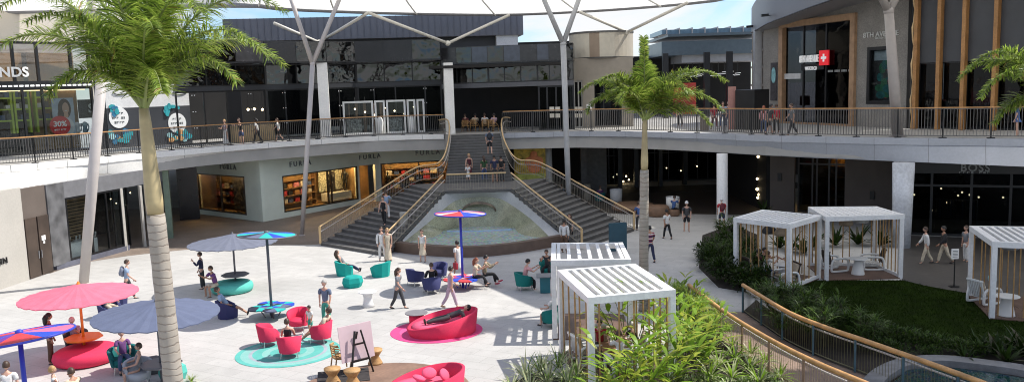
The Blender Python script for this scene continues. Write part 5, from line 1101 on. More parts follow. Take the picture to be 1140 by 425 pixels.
def wicker_chair(p, rz, label, group=None, s=1.0):
    t = thing('wicker_chair', label, 'chair', p, rz, group)
    for sx in (-1, 1):
        mb = MB(); mb.smooth = True; mb.tube([(sx * .24 * s, .24 * s, 0), (sx * .23 * s, .22 * s, .45), (sx * .25 * s, .0, .62), (sx * .24 * s, -.22 * s, .66)], .022, 6); mb.build('leg', rat, t, False)
        mb = MB(); mb.smooth = True; mb.tube([(sx * .22 * s, -.3 * s, 0), (sx * .21 * s, -.22 * s, .45), (sx * .18 * s, -.28 * s, .85)], .022, 6); mb.build('leg', rat, t, False)
    mb = MB(); mb.smooth = True; mb.lathe([(.25 * s, .42), (.27 * s, .45), (.24 * s, .47), (.01, .465)], (0, 0, 0), 18); mb.build('seat', rat, t, False)
    mb = MB(); mb.smooth = True
    for z in (.55, .62, .69, .76, .83): mb.tube([Vector((.24 * s * math.sin(a), -.06 - .22 * s * math.cos(a), z)) for a in [R(-70 + 140 * k / 8) for k in range(9)]], .02, 5)
    mb.tube([Vector((.23 * s * math.sin(a), -.06 - .22 * s * math.cos(a) - .02, .86)) for a in [R(-70 + 140 * k / 8) for k in range(9)]], .03, 6); mb.build('backrest', rat, t, False)
    return t
def wicker_stool(p, label):
    mb = MB(); mb.smooth = True; mb.lathe([(.24, 0), (.22, .05), (.13, .22), (.15, .27), (.25, .42), (.25, .46), (.01, .465)], p, 20); return tag(mb.build('wicker_stool', rat), label, 'stool')
up12 = Vector((0, 0, .12))
wicker_chair(gp(381, 416) + up12, R(-60), 'rattan chair half hidden behind the pink easel board'); wicker_stool(gp(418, 408) + up12, 'hourglass rattan stool right of the easel')
wicker_stool(gp(371, 430) + up12, 'rattan stool at the bottom edge left of the easel'); wicker_stool(gp(393, 432) + up12, 'rattan stool at the bottom edge under the easel')
# diners' chairs upstairs
for u in (517, 527, 539, 549): wicker_chair(edge_at(u, 2.6 + (u % 3) * .35), R(rnd.uniform(-40, 40)), 'rattan cafe chair seen from behind at the head of the stair', 'rattan chairs at the head of the stair', 1.1)
for u in (522, 545):
    p = edge_at(u, 3.7); t = thing('dining_table', '%s small dark cafe table at the head of the stair' % ('left' if u == 522 else 'right'), 'table', p); mb = MB(); mb.lathe([(.05, .03), (.05, .72)], p, 8); mb.build('pedestal', black, t); mb = MB(); mb.lathe([(.45, .72), (.45, .75)], p, 20); mb.build('table_top', darkb, t)

# ------------------------------------------------------------------ pergolas
wood = M('bamboo_rod', (.36, .21, .08), .55, var=.25, vs=4)
brownd = M('pergola_deck', (.12, .07, .05), .6, var=.25, vs=2)
def pergola(cor, label, nsl=9, solid=False, H=2.8, rods=(), pw=.17, alongs=True, lamps=(), base=()):
    """cor: four plan corners far-left, far-right, near-right, near-left"""
    c = [Vector((p.x, p.y, 0)) for p in cor]; t = thing('pergola', label, 'pergola', sum(c, Vector()) / 4); Hv = Vector((0, 0, H)); pm = white
    for p in c: mb = MB(); e = c[1] - c[0]; mb.box(p + Vector((0, 0, (H - .2) / 2 + .01)), (pw, pw, H - .2 + .02), math.atan2(e.y, e.x)); mb.build('post', pm, t, bevel=.008)
    mb = MB()
    for a, b in ((0, 1), (1, 2), (2, 3), (3, 0)):
        d = (c[b] - c[a]).normalized() * (pw / 2); e = d if a % 2 == 0 else -d
        mb.beam(c[a] + Hv - Vector((0, 0, .1)) - e, c[b] + Hv - Vector((0, 0, .1)) + e, pw * (1 if a % 2 == 0 else .98), .2 if a % 2 == 0 else .196)
    mb.build('roof_frame', pm, t)
    mb = MB(); n = nsl
    for k in range(n):
        q0 = (k + (.0 if solid else .5)) / n
        a, b = (c[0].lerp(c[1], q0), c[3].lerp(c[2], q0))
        d = (b - a).normalized() * (pw * .5)
        if solid: wv = (c[1] - c[0]).length / n - .015; off = (c[1] - c[0]).normalized() * wv * .5; mb.beam(a + off + d + Hv - Vector((0, 0, .05)), b + off - d + Hv - Vector((0, 0, .05)), wv, .04)
        else: mb.beam(a + d + Hv - Vector((0, 0, .06)), b - d + Hv - Vector((0, 0, .06)), .12, .11)
    mb.build('roof_slats', pm, t)
    for a, b, m_ in rods:
        mb = MB(); rr = random.Random(a * 5 + b)
        L_ = (c[b] - c[a]).length
        for k in range(m_):
            q = (k + .5 + rr.uniform(-.25, .25)) / m_; p = c[a].lerp(c[b], q); mb.tube([p + Vector((0, 0, .12)), p + Vector((rr.uniform(-.01, .01), 0, H - .2))], .026, 6)
        mb.build('rod_screen', wood, t)
    for a, b in base: mb = MB(); mb.beam(c[a] + Vector((0, 0, .10)), c[b] + Vector((0, 0, .10)), .12, .16); mb.build('base_beam', pm, t)
    cc = sum(c, Vector()) / 4
    mb = MB(); g_ = [cc + (p - cc) * 1.06 for p in c]; mb.prism([(p.x, p.y) for p in (g_[3], g_[2], g_[1], g_[0])], 0, .05); mb.build('deck', brownd, t)
    for i, (fx, fy, dz, m_, shp) in enumerate(lamps):
        p = c[0].lerp(c[1], fx).lerp(c[3].lerp(c[2], fx), fy) + Vector((0, 0, H - dz)); l = thing('pendant_lamp', '%s woven lampshade hanging in %s' % (m_[1], label.split(',')[0].replace('white ', 'the ')), 'lamp', p)
        mb = MB(); mb.smooth = True; prof = [(.06, .30), (.2, .26), (.3, .12), (.30, 0), (.27, -.02)] if shp else [(.05, .34), (.17, .3), (.24, .14), (.24, .04), (.16, -.05)]
        mb.lathe(prof, p, 18, cap=False); mb.build('shade', m_[0], l); mb = MB(); mb.tube([p + Vector((0, 0, .28)), Vector((p.x, p.y, H - .1))], .01, 5); mb.build('cord', black, l)
    return c
def q28(*px): return [gp(u, v, 2.8) for u, v in px]
wick = (M('shade_wicker', (.26, .20, .14), .8, var=.2, vs=8), 'brown'); wickd = (M('shade_dark', (.045, .045, .05), .8), 'dark'); wickl = (M('shade_pale', (.42, .41, .40), .8), 'pale'); wickg = (M('shade_grey', (.2, .2, .2), .8), 'grey')
PB = pergola(q28((616.5, 270.5), (691, 270), (699.5, 288), (616, 289)), 'white slatted pergola nearest the fountain, second from the planting', 7)
PFc = pergola(q28((624, 300.5), (705.5, 294), (748, 321.5), (657, 330)), 'white slatted pergola beside the bright planting at the bottom', 9, rods=((0, 3, 5), (1, 2, 6), (3, 2, 5)), lamps=((.62, .4, .62, wickl, 1), (.85, .45, .7, wickd, 1)))
P1 = pergola(q28((849.5, 233.5), (912, 239.5), (879, 249), (819.5, 242)), 'white louvred pergola behind the dark hedge, leftmost on the lawn', 11, rods=((0, 3, 7), (3, 2, 6), (2, 1, 5), (0, 1, 6)), base=((3, 2), (2, 1)), lamps=((.5, .75, .62, wickd, 1), (.75, .8, .62, wick, 1)))
P2 = pergola(q28((902, 230.3), (975, 229.8), (1004, 238.3), (921, 241)), 'white flat roofed pergola in the middle of the lawn', 12, solid=True, rods=((0, 1, 7), (1, 2, 8)), base=((1, 2), (0, 1)), lamps=((.4, .5, .62, wick, 1), (.65, .4, .55, wickl, 1)))
P3 = pergola(q28((1082.5, 251.5), (1151, 252.5), (1190, 272), (1107.5, 268.5)), 'white slatted pergola cut by the right edge of the lawn', 8, rods=((0, 3, 3), (3, 2, 6), (0, 1, 7)), lamps=((.45, .4, .6, wickg, 1),))
whl = M('white_lounge', (.72, .72, .70), .45, var=.04)
cushm = fabric('cushion_taupe', (.42, .34, .25)); dwick = M('dark_wicker', (.055, .04, .032), .8, var=.3, vs=9)
def lounge(p, rz, label, cush=True, dark_=False):
    t = thing('lounge_chair', label, 'lounge chair', p, rz)
    for s in (-1, 1):
        mb = MB(); mb.smooth = True; x = s * .36; loop = [(x, .42, .05), (x, .46, .3), (x, .36, .56), (x, -.1, .60), (x, -.36, .52), (x, -.42, .12), (x, -.3, .04), (x, .3, .03)]
        mb.tube(smooth_path([Vector(q) for q in loop + [loop[0]]], 4), .05, 8, cap=False); mb.build('side_frame', whl, t, False)
    mb = MB()
    for k in range(8): mb.box((0, .36 - k * .09, .32 - k * .008), (.66, .06, .03))
    mb.build('seat', whl, t, False)
    mb = MB()
    for k in range(9): mb.box((-.3 + k * .075, -.42, .62), (.04, .03, .62), rx=R(16))
    mb.box((0, -.50, .93), (.7, .05, .06)); mb.build('backrest', dwick if dark_ else whl, t, False)
    if cush:
        mb = MB(); mb.smooth = True; mb.box((0, .04, .39), (.62, .66, .11)); mb.build('seat_cushion', cushm, t, False, bevel=.03); mb = MB(); mb.smooth = True; mb.box((0, -.34, .68), (.6, .14, .5), rx=R(18)); mb.build('back_cushion', cushm, t, False, bevel=.04)
    return t
def cone_table(p, label):
    t = thing('cone_table', label, 'table', p); mb = MB(); mb.smooth = True; mb.lathe([(.29, 0), (.28, .03), (.16, .66), (.18, .68)], p, 24); mb.build('pedestal', whl, t); mb = MB(); mb.lathe([(.40, .68), (.42, .695), (.41, .715)], p, 28); mb.build('table_top', whl, t)
d5 = Vector((0, 0, .05))
cf = sum(PFc, Vector()) / 4
lounge(PFc[3].lerp(PFc[0], .72) + Vector((.55, .0, .05)), R(-70), 'white lounge chair with a taupe cushion at the left post of the planted pergola'); lounge(cf + Vector((.1, -.75, .05)), R(10), 'white slatted lounge chair with its back to the planting'); lounge(cf + Vector((-.35, .9, .05)), R(170), 'white lounge chair at the far side of the planted pergola'); lounge(PFc[2].lerp(PFc[1], .55) + Vector((-.6, 0, .05)), R(80), 'white lounge chair at the leafy side of the planted pergola')
t = thing('dining_table', 'square brown timber table in the planted pergola', 'table', cf + d5); mb = MB(); mb.box(cf + Vector((.1, .1, .62)), (1.0, 1.0, .07)); mb.build('table_top', M('table_brown', (.30, .15, .08), .5, var=.2), t)
for x, y in ((-.4, -.4), (.4, -.4), (.4, .4), (-.4, .4)): mb = MB(); mb.box(cf + Vector((.1 + x, .1 + y, .32)), (.07, .07, .54)); mb.build('leg', M('table_brown'), t)
c_ = sum(P1, Vector()) / 4; cone_table(c_ + Vector((.2, -.35, .05)), 'white cone table among the seated people in the leftmost lawn pergola'); lounge(P1[2].lerp(P1[1], .35) + Vector((-.55, .1, .05)), R(100), 'white lounge chair under the white haired person', dark_=True); lounge(c_ + Vector((-.8, .3, .05)), R(-80), 'white lounge chair behind the rods of the leftmost lawn pergola', dark_=True)
c_ = sum(P2, Vector()) / 4; cone_table(gp(955, 306) + d5, 'white cone table in the flat roofed pergola'); lounge(gp(929, 302) + d5, R(-75), 'white lounge chair left of the cone table in the flat roofed pergola', dark_=True, cush=False); lounge(gp(971, 300) + d5, R(80), 'white lounge chair with a dark wicker back right of the cone table', dark_=True, cush=False)
cone_table(gp(1120, 352) + d5, 'white cone table at the right edge of the lawn'); lounge(gp(1095, 338) + d5, R(-70), 'white lounge chair by the front post at the right edge'); cushion(gp(1104, 331) + Vector((0, 0, .75)), .3, M('cushion_aqua', (.22, .42, .45), .8), 'pale aqua cushion on the lounge chair at the right edge')
# dark furniture seen deep in the arcade
for u, v, D, lab in ((686, 226, 0, 'white round planter in the dark arcade by the right stair'), (749, 236, 0, 'white round planter behind the seated person in blue')):
    p = gp(u, v); mb = MB(); mb.smooth = True; mb.lathe([(.42, 0), (.46, 1.05), (.40, 1.05), (.39, .98), (.01, .98)], p, 22); tag(mb.build('planter', fasc), lab, 'planter')
for u, v, s, lab in ((732, 240, .8, 'brown mound shaped seat in the arcade right of the middle palm'), (705, 234, 1.5, 'wide brown upholstered bench in the arcade')): ottoman(gp(u, v), M('seat_brown', (.22, .13, .08), .7, var=.2), lab, r=s, h=.7 if s < 1 else .5)
p = gp(654, 222); mb = MB(); mb.lathe([(.3, 0), (.25, 1.2)], p, 12); tag(mb.build('statue_stand', M('statue_beige', (.4, .36, .28), .7)), 'beige stand in the dark arcade behind the right stair', 'stand')
p = gp(688, 279); mb = MB(); mb.box(p + Vector((0, 0, .75)), (.95, .12, 1.5), R(8)); tag(mb.build('information_board', M('board_teal', (.03, .08, .11), .4)), 'dark teal board standing behind the back pergola', 'board')
p = gp(450, 249); p = wp(450, 252, 46.8); p.z = 1.05; mb = MB(); mb.lathe([(.2, 0), (.24, .8), (.22, .82)], p, 14); tag(mb.build('stair_bin', M('bin_pale', (.35, .34, .31), .6)), 'pale bin on the steps of the left stair flight', 'bin')
p = gp(1062, 319); ss = thing('sign_stand', 'small white notice on a thin black stand on the dark path', 'sign', p); mb = MB(); mb.tube([p, p + Vector((0, 0, 1.15))], .025, 8); mb.lathe([(.2, 0), (.2, .03)], p, 16); mb.build('stand', black, ss); mb = MB(); mb.box(p + Vector((0, 0, 1.38)), (.30, .03, .42)); mb.build('notice', signw, ss); mb = MB()
for k in range(5): mb.box(p + Vector((0, -.017, 1.26 + k * .06)), (.2, .004, .02))
mb.build('print', signgrey, ss)
# ------------------------------------------------------------------ path, rails, lawn, beds, pool at bottom right
railN = [gp(u, v, 1.05) for u, v in ((767, 317), (784, 330), (804, 345), (832, 363), (870, 384.5), (910, 404), (942, 417.5), (990, 437))]
railF = [gp(u, v, 1.05) for u, v in ((827, 317), (850, 331), (880, 348.5), (920, 364.5), (960, 378), (1000, 392), (1040, 406), (1092, 425), (1140, 443))]
def ground_of(pts): return [Vector((p.x, p.y, 0)) for p in pts]
gN, gF = ground_of(railN), ground_of(railF)
mb = MB(); mb.prism([(p.x, p.y) for p in offset_path(smooth_path(gN, 4), .0)] + [(p.x, p.y) for p in reversed(smooth_path(gF, 4))], .004, .012) if False else None
pa, pb = rs_n(smooth_path(gN, 5), 30), rs_n(smooth_path(gF, 5), 30)
mb = MB(); mb.strip([p + Vector((0, 0, .008)) for p in pa], [p + Vector((0, 0, .008)) for p in pb]); struct('path', mb, M('path_brown', (.24, .165, .125), .7, var=.15, vs=1.2, fine=.15, fs=12))
def timber_rail(pts, label, postm, wires, h=1.05):
    sm = resample(smooth_path(pts, 6), .2); t = thing('path_balustrade', label, 'balustrade', pts[0])
    mb = MB(); mb.smooth = True; mb.tube(sm, .075, 10); mb.build('handrail', M('rail_timber', (.56, .30, .11), .45, var=.25, vs=3, fine=.2, fs=25), t)
    mb = MB(); mb.smooth = True; mb.tube([p - Vector((0, 0, .22)) for p in offset_path(sm, .14)], .03, 8); mb.build('grab_rail', steel, t)
    mb = MB()
    for p in resample(sm, .11): mb.tube([Vector((p.x, p.y, .1)), Vector((p.x, p.y, .98))], .006, 4)
    mb.tube([Vector((p.x, p.y, .1)) for p in sm], .018, 5); mb.build('wire_panel', wires, t)
    for p in resample(sm, 1.75): mb = MB(); mb.box((p.x, p.y, .5), (.16, .06, 1.0), 1.2); mb.build('post', postm, t)
    return t
timber_rail(railN, 'curved timber handrail with wire infill on the near side of the brown path', M('post_brown', (.30, .19, .12), .6, var=.15), M('wire_warm', (.42, .34, .2), .4, metal=.5))
timber_rail(railF, 'curved timber handrail on blue grey posts on the far side of the brown path', M('post_teal', (.06, .12, .15), .5, var=.15), M('wire_dark', (.16, .15, .08), .4, metal=.5))
lawn = [gp(u, v) for u, v in ((842, 322), (880, 312), (1006, 312), (1030, 318), (1075, 326), (1145, 346), (1185, 372), (1130, 392), (1050, 388), (960, 374), (900, 366), (858, 346))]
def grass_mat():
    return M('lawn_grass', (.014, .028, .002), .95, var=.35, vs=1.2, fine=.45, fs=45, bump=.5, bs=60, spec=.05)
mb = MB(); mb.add([p + Vector((0, 0, .016)) for p in lawn], [tuple(range(len(lawn)))]); struct('lawn', mb, grass_mat())
soil = M('bed_soil', (.035, .026, .02), .95, var=.3, vs=3, fine=.4, fs=30)
def bed(px, nm='soil_bed'):
    P = [gp(u, v) for u, v in px]; mb = MB(); mb.prism([(p.x, p.y) for p in reversed(P)], .0, .024); struct(nm, mb, soil)
def bed_pts(P, nm='soil_bed'): mb = MB(); mb.add([(p.x, p.y, .024) for p in P], [tuple(range(len(P)))]); struct(nm, mb, soil)
bed_pts(list(reversed(pa)) + [gp(u, v) for u, v in ((757, 332), (752, 396), (744, 434), (655, 446), (640, 428), (600, 413), (560, 430), (560, 490), (990, 490))])
bed_pts(pb + [gp(u, v) for u, v in ((1260, 500), (1210, 420), (1185, 372), (1130, 392), (1050, 388), (960, 374), (900, 366), (858, 346), (842, 334))])
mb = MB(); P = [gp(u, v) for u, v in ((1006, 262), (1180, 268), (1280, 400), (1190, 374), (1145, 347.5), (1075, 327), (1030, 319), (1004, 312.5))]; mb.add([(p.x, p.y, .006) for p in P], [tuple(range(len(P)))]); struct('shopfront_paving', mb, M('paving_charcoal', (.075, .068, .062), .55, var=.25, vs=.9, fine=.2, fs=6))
bed(((782, 262), (815, 250), (845, 262), (838, 300), (862, 318), (842, 327), (800, 320), (778, 298)))
ko = smooth_path([gp(u, v) for u, v in ((968, 436), (984, 420), (1010, 409), (1047, 405.5), (1100, 411), (1145, 418), (1190, 432), (1260, 470))], 6)
pw_ = [gp(u, v) for u, v in ((975, 445), (1010, 415), (1047, 411), (1100, 417), (1145, 425), (1190, 440), (1200, 560), (900, 560))]
mb = MB(); mb.add([p + Vector((0, 0, .10)) for p in pw_], [tuple(range(len(pw_)))]); struct('water', mb, water_mat('pool_water', (.008, .045, .05), (.02, .07, .075), .05, 1.0, 4, .2))
mb = MB(); mb.sweep(ko, .55, .22, 0); tag(mb.build('pool_kerb', M('kerb_grey', (.20, .20, .205), .7, var=.25, vs=3, fine=.2)), 'curved grey stone kerb of the pool at the bottom right corner', 'kerb')
# ------------------------------------------------------------------ plants
def leafm(n, c, tr=.35, var=.35, vs=2.5, rough=.42, spec=.4): return M('leaf_' + n, c, rough, spec=spec, var=var, vs=vs, trans=tr, fine=.15, fs=8)
palm_leaf = leafm('palm', (.25, .36, .05), .48); palm_leaf2 = leafm('palm_bright', (.42, .50, .10), .48); palm_dark = leafm('palm_dark', (.10, .15, .03), .4); palm_dry = leafm('palm_dry', (.30, .19, .06), .3)
ging = leafm('ginger', (.25, .41, .035), .5); ging2 = leafm('ginger_yellow', (.47, .53, .07), .5); deepg = leafm('deep', (.02, .04, .006), .3, spec=.15); deepg2 = leafm('deep_mid', (.032, .062, .010), .3, spec=.15); varie = leafm('variegated', (.60, .64, .36), .4); midg = leafm('mid', (.16, .26, .05), .45)
def blade(mb, p, d, L_, w, droop, segs=3, up=Vector((0, 0, 1)), fold=.0, w0=.35):
    """a leaf blade: tapered strip that bends down along its length"""
    d = d.normalized(); s = d.cross(up); s = s.normalized() if s.length > 1e-3 else Vector((1, 0, 0)); q = Vector(p); L0 = []; 
    vs = []
    for k in range(segs + 1):
        t = k / segs; ww = w * (w0 + (1 - w0) * math.sin(min(1, t * 1.7) * math.pi / 2)) * (1 - max(0, t - .45) / .55) if k < segs else .004
        vs += [q - s * ww / 2, q + s * ww / 2]
        if k < segs: q = q + d * (L_ / segs); d = (d + Vector((0, 0, -droop / segs))).normalized()
    mb.add(vs, [(2 * k, 2 * k + 1, 2 * k + 3, 2 * k + 2) for k in range(segs)])
def frond_mesh(mb, p, az, el, L_, rr, leaf=.55, n=46, droop=1.5, plume=4, w=.030):
    """foxtail palm frond: arching rachis with leaflets standing out all round"""
    d = Vector((math.cos(az) * math.cos(el), math.sin(az) * math.cos(el), math.sin(el))); q = Vector(p); path = [q.copy()]; N = 14; dirs = [d.copy()]
    for k in range(N):
        q = q + d * (L_ / N); t = (k + 1) / N; d = (d + Vector((0, 0, -droop / N * (.35 + 1.3 * t)))).normalized(); path.append(q.copy()); dirs.append(d.copy())
    mb.m = 1; mb.tube(path, [.045 * (1 - .85 * k / N) for k in range(N + 1)], 5)
    for i in range(n):
        t = .14 + .86 * (i + rr.random()) / n; f = t * N; k = min(N - 1, int(f)); b = path[k].lerp(path[k + 1], f - k); dd = dirs[k]
        s = dd.cross(Vector((0, 0, 1))).normalized(); u = s.cross(dd).normalized()
        LL = leaf * (math.sin(min(1, t * 1.25 + .12) * math.pi) ** .5 * .75 + .35) * rr.uniform(.8, 1.15)
        for j in range(plume):
            side = 1 if j % 2 else -1; lift = rr.uniform(-.55, .75)
            v = dd * rr.uniform(.45, .85) + s * side * rr.uniform(.6, 1.0) + u * lift
            mb.m = 2 if rr.random() < .28 else (3 if rr.random() < .3 else (4 if rr.random() < .025 else 0))
            blade(mb, b, v, LL, w * rr.uniform(.8, 1.3), rr.uniform(.5, 1.1), 2, u, w0=.6)
trunkm = None
def trunk_mat():
    m = bpy.data.materials.new('palm_trunk'); m.use_nodes = True; nt = m.node_tree; L = nt.links.new; b = nt.nodes['Principled BSDF']
    tc = _n(nt, 'ShaderNodeTexCoord'); sx = _n(nt, 'ShaderNodeSeparateXYZ'); L(tc.outputs['Object'], sx.inputs[0])
    nz = _n(nt, 'ShaderNodeTexNoise'); nz.inputs['Scale'].default_value = 3; nz.inputs['Detail'].default_value = 6; L(tc.outputs['Object'], nz.inputs[0])
    ad = _n(nt, 'ShaderNodeMath', operation='MULTIPLY_ADD'); ad.inputs[1].default_value = .22; L(nz.outputs['Fac'], ad.inputs[0]); L(sx.outputs['Z'], ad.inputs[2])
    mo = _n(nt, 'ShaderNodeMath', operation='PINGPONG'); mo.inputs[1].default_value = .085; L(ad.outputs[0], mo.inputs[0])
    mr = _n(nt, 'ShaderNodeMapRange'); mr.inputs[1].default_value = 0; mr.inputs[2].default_value = .022; L(mo.outputs[0], mr.inputs[0])
    m1 = _n(nt, 'ShaderNodeMix', data_type='RGBA'); m1.inputs[6].default_value = (.24, .21, .175, 1); m1.inputs[7].default_value = (.44, .39, .33, 1); L(nz.outputs['Fac'], m1.inputs[0])
    m2 = _n(nt, 'ShaderNodeMix', data_type='RGBA'); m2.inputs[6].default_value = (.22, .18, .145, 1); L(m1.outputs[2], m2.inputs[7]); L(mr.outputs[0], m2.inputs[0])
    L(m2.outputs[2], b.inputs['Base Color']); b.inputs['Roughness'].default_value = .85
    bp = _n(nt, 'ShaderNodeBump'); bp.inputs['Strength'].default_value = .5; bp.inputs['Distance'].default_value = .02; L(mr.outputs[0], bp.inputs['Height']); L(bp.outputs[0], b.inputs['Normal'])
    return m
trunkm = trunk_mat(); shaftm = M('crownshaft', (.40, .32, .17), .5, var=.3, vs=1.5); shaftg = M('crownshaft_green', (.20, .24, .07), .5, var=.3, vs=1.5)
def palm(label, base, z_shaft, z_crown, top_off, r0, r1, fronds, seed, n=46, plume=4, leaf=.55, w=.03):
    """fronds: (azimuth deg, elevation deg, length, droop)"""
    rr = random.Random(seed); t = thing('palm_tree', label, 'palm', base); b = Vector(base); top = Vector((top_off[0], top_off[1], 0))
    def ax(z): q = z / z_crown; return b + top * (q ** 1.4) + Vector((0, 0, z))
    mb = MB(); mb.smooth = True; zs = [z_shaft * k / 22 for k in range(23)]; mb.tube([ax(z) for z in zs], [r0 * (1.15 if k == 0 else 1) * (1 - .12 * k / 22) + .008 * (k % 2) for k in range(23)], 16); mb.build('trunk', trunkm, t)
    mb = MB(); mb.smooth = True; zs = [z_shaft + (z_crown - z_shaft) * k / 8 for k in range(9)]; mb.tube([ax(z) for z in zs], [r1 * q for q in (1.02, 1.12, 1.08, 1.0, .92, .86, .8, .74, .62)], 14); mb.build('crownshaft', shaftm, t)
    for i, (az, el, L_, dr) in enumerate(fronds):
        mb = MB(); frond_mesh(mb, ax(z_crown - .15 + .05 * (i % 4)), R(az), R(el), L_, rr, leaf, n, dr, plume, w); mb.build('frond', [palm_leaf, shaftg, palm_leaf2, palm_dark, palm_dry], t)
    return t
# left palm (near): az 0 = right, 90 = away, 180 = left, 270 = towards camera
pl = wp(184, 300, 18.0); pl.z = 0
palm('tall foxtail palm at left whose ringed trunk rises past the slate parasol', pl, 6.2, 8.5, (-.17, .0), .215, .165,
     [(172, 70, 4.9, 2.55), (190, 79, 4.6, 2.2), (200, 62, 4.0, 2.7), (150, 66, 4.0, 2.3), (12, 70, 4.5, 2.5), (-14, 62, 4.0, 2.6), (30, 58, 3.9, 2.4), (-40, 72, 3.9, 2.7), (268, 80, 4.2, 2.5), (300, 66, 3.4, 2.2), (240, 68, 3.4, 2.2), (80, 80, 4.2, 1.5), (100, 66, 3.4, 2.3), (305, 60, 2.3, 2.7), (225, 58, 2.4, 2.7), (350, 58, 2.8, 2.6), (320, 82, 4.3, 2.4), (0, 80, 4.6, 2.1)], 11, n=100, plume=5, leaf=.66, w=.027)
pm_ = Vector((4.95, 31.3, 0))
palm('foxtail palm in the middle of the court before the beige drum shop', pm_, 5.45, 7.35, (.12, 0), .185, .125,
     [(176, 68, 3.4, 2.75), (195, 58, 3.0, 2.7), (8, 60, 4.1, 2.2), (-14, 48, 3.4, 2.3), (85, 86, 3.2, .3), (262, 82, 3.1, .9), (235, 62, 2.8, 2.6), (310, 64, 2.8, 2.5), (130, 62, 2.8, 2.3), (45, 64, 3.2, 2.2), (350, 36, 2.8, 2.1), (205, 72, 3.0, 2.7), (330, 72, 3.1, 2.3)], 23, n=90, plume=5, leaf=.62, w=.034)
pr_ = wp(1172, 100, 25.0); pr_.z = 0
palm('palm standing beyond the right edge with drooping fronds in view', pr_, 6.0, 8.0, (.0, 0), .22, .17,
     [(182, 62, 3.4, 2.5), (196, 45, 3.2, 2.3), (165, 55, 3.2, 2.4), (210, 60, 2.4, 2.6), (0, 50, 2.6, 2.3), (60, 60, 2.6, 2.2), (270, 60, 2.5, 2.4), (120, 60, 2.5, 2.2), (178, 15, 2.0, 1.9)], 31, n=90, plume=5, leaf=.55, w=.03)

def ginger_mesh(seed, h=1.5, nst=9, spread=.5, L_=.42, w=.085):
    rr = random.Random(seed); mb = MB()
    for s in range(nst):
        a = rr.uniform(0, 6.28); r = rr.uniform(.0, .22); p = Vector((r * math.cos(a), r * math.sin(a), 0)); d = Vector((math.cos(a) * spread * rr.uniform(.2, 1), math.sin(a) * spread * rr.uniform(.2, 1), 1)).normalized(); q = p; H = h * rr.uniform(.65, 1.1); N = 7; path = [q]
        for k in range(N):
            q = q + d * (H / N); d = (d + Vector((math.cos(a), math.sin(a), 0)) * .045 + Vector((0, 0, -.02))).normalized(); path.append(q)
        mb.m = 1; mb.tube(path, [.014 * (1 - .6 * k / N) for k in range(N + 1)], 4)
        for k in range(2, N + 1):
            for j in ((0, 1) if k == N else (0,)):
                b = a + (1.2 if (k + j) % 2 else -1.2) + rr.uniform(-.5, .5); v = d * .75 + Vector((math.cos(b), math.sin(b), rr.uniform(.0, .5))) * .9
                mb.m = 0 if rr.random() < .6 else 2; blade(mb, path[k], v, L_ * rr.uniform(.75, 1.25), w * rr.uniform(.8, 1.2), rr.uniform(.4, 1.2), 4)
    return mb
def rosette_mesh(seed, n=34, L_=.75, w=.045, el=(15, 80), droop=(.5, 1.3)):
    rr = random.Random(seed); mb = MB()
    for k in range(n):
        a = k * 2.4 + rr.uniform(-.3, .3); e = R(rr.uniform(*el)); mb.m = 0 if rr.random() < .55 else (2 if rr.random() < .7 else 1)
        blade(mb, (.05 * math.cos(a), .05 * math.sin(a), .05), Vector((math.cos(a) * math.cos(e), math.sin(a) * math.cos(e), math.sin(e))), L_ * rr.uniform(.7, 1.15), w * rr.uniform(.8, 1.2), rr.uniform(*droop), 4)
    return mb
def rhapis_mesh(seed, h=1.3, nst=8, fan=9, L_=.34, w=.035):
    rr = random.Random(seed); mb = MB()
    for s in range(nst):
        a = rr.uniform(0, 6.28); r = rr.uniform(.05, .4); p = Vector((r * math.cos(a), r * math.sin(a), 0)); H = h * rr.uniform(.5, 1.05); q = p + Vector((math.cos(a) * .1, math.sin(a) * .1, H))
        mb.m = 1; mb.tube([p, q], .012, 4)
        for c in range(5):
            az = a + rr.uniform(-2.6, 2.6); el = R(rr.uniform(5, 75)); d = Vector((math.cos(az) * math.cos(el), math.sin(az) * math.cos(el), math.sin(el))); tip_ = q + d * rr.uniform(.18, .4) - Vector((0, 0, rr.uniform(0, .35 * H))); mb.m = 1; mb.tube([q - Vector((0, 0, rr.uniform(0, .3 * H))), tip_], .007, 3)
            sd = d.cross(Vector((0, 0, 1))).normalized()
            for k in range(fan):
                b = R(-110 + 220 * k / (fan - 1)); v = d * math.cos(b) + sd * math.sin(b) + Vector((0, 0, .1)); mb.m = 0 if rr.random() < .65 else 2; blade(mb, tip_, v, L_ * rr.uniform(.8, 1.1), w, rr.uniform(.5, 1.2), 3)
    return mb
def bush_mesh(seed, r=.6, h=.9, n=420, L_=.16, w=.07):
    rr = random.Random(seed); mb = MB()
    for k in range(5):
        a = rr.uniform(0, 6.28); mb.m = 1; mb.tube([Vector((0, 0, 0)), Vector((math.cos(a) * r * .5, math.sin(a) * r * .5, h * .7))], [.02, .008], 4)
    lobes = [(Vector((rr.uniform(-.5, .5) * r, rr.uniform(-.5, .5) * r, h * rr.uniform(.35, .7))), rr.uniform(.45, .75)) for _ in range(7)]
    for k in range(n):
        c, q = lobes[k % 7]; d = Vector((rr.gauss(0, 1), rr.gauss(0, 1), rr.gauss(.15, .8))).normalized(); p = c + Vector((d.x * r * q, d.y * r * q, d.z * h * .42 * q)) * rr.uniform(.65, 1.0); p.z = max(.04, p.z)
        v = d + Vector((rr.uniform(-.6, .6), rr.uniform(-.6, .6), rr.uniform(-.1, .7))); mb.m = 0 if rr.random() < .6 else 2; blade(mb, p, v, L_ * rr.uniform(.7, 1.3), w * rr.uniform(.7, 1.2), rr.uniform(.2, 1.0), 3)
    return mb
stemm = M('stem_green', (.10, .12, .03), .6); stemd = M('stem_dark', (.05, .045, .02), .7)
def proto(kind, mb, mats):
    return mb, mats
_meshes = {}
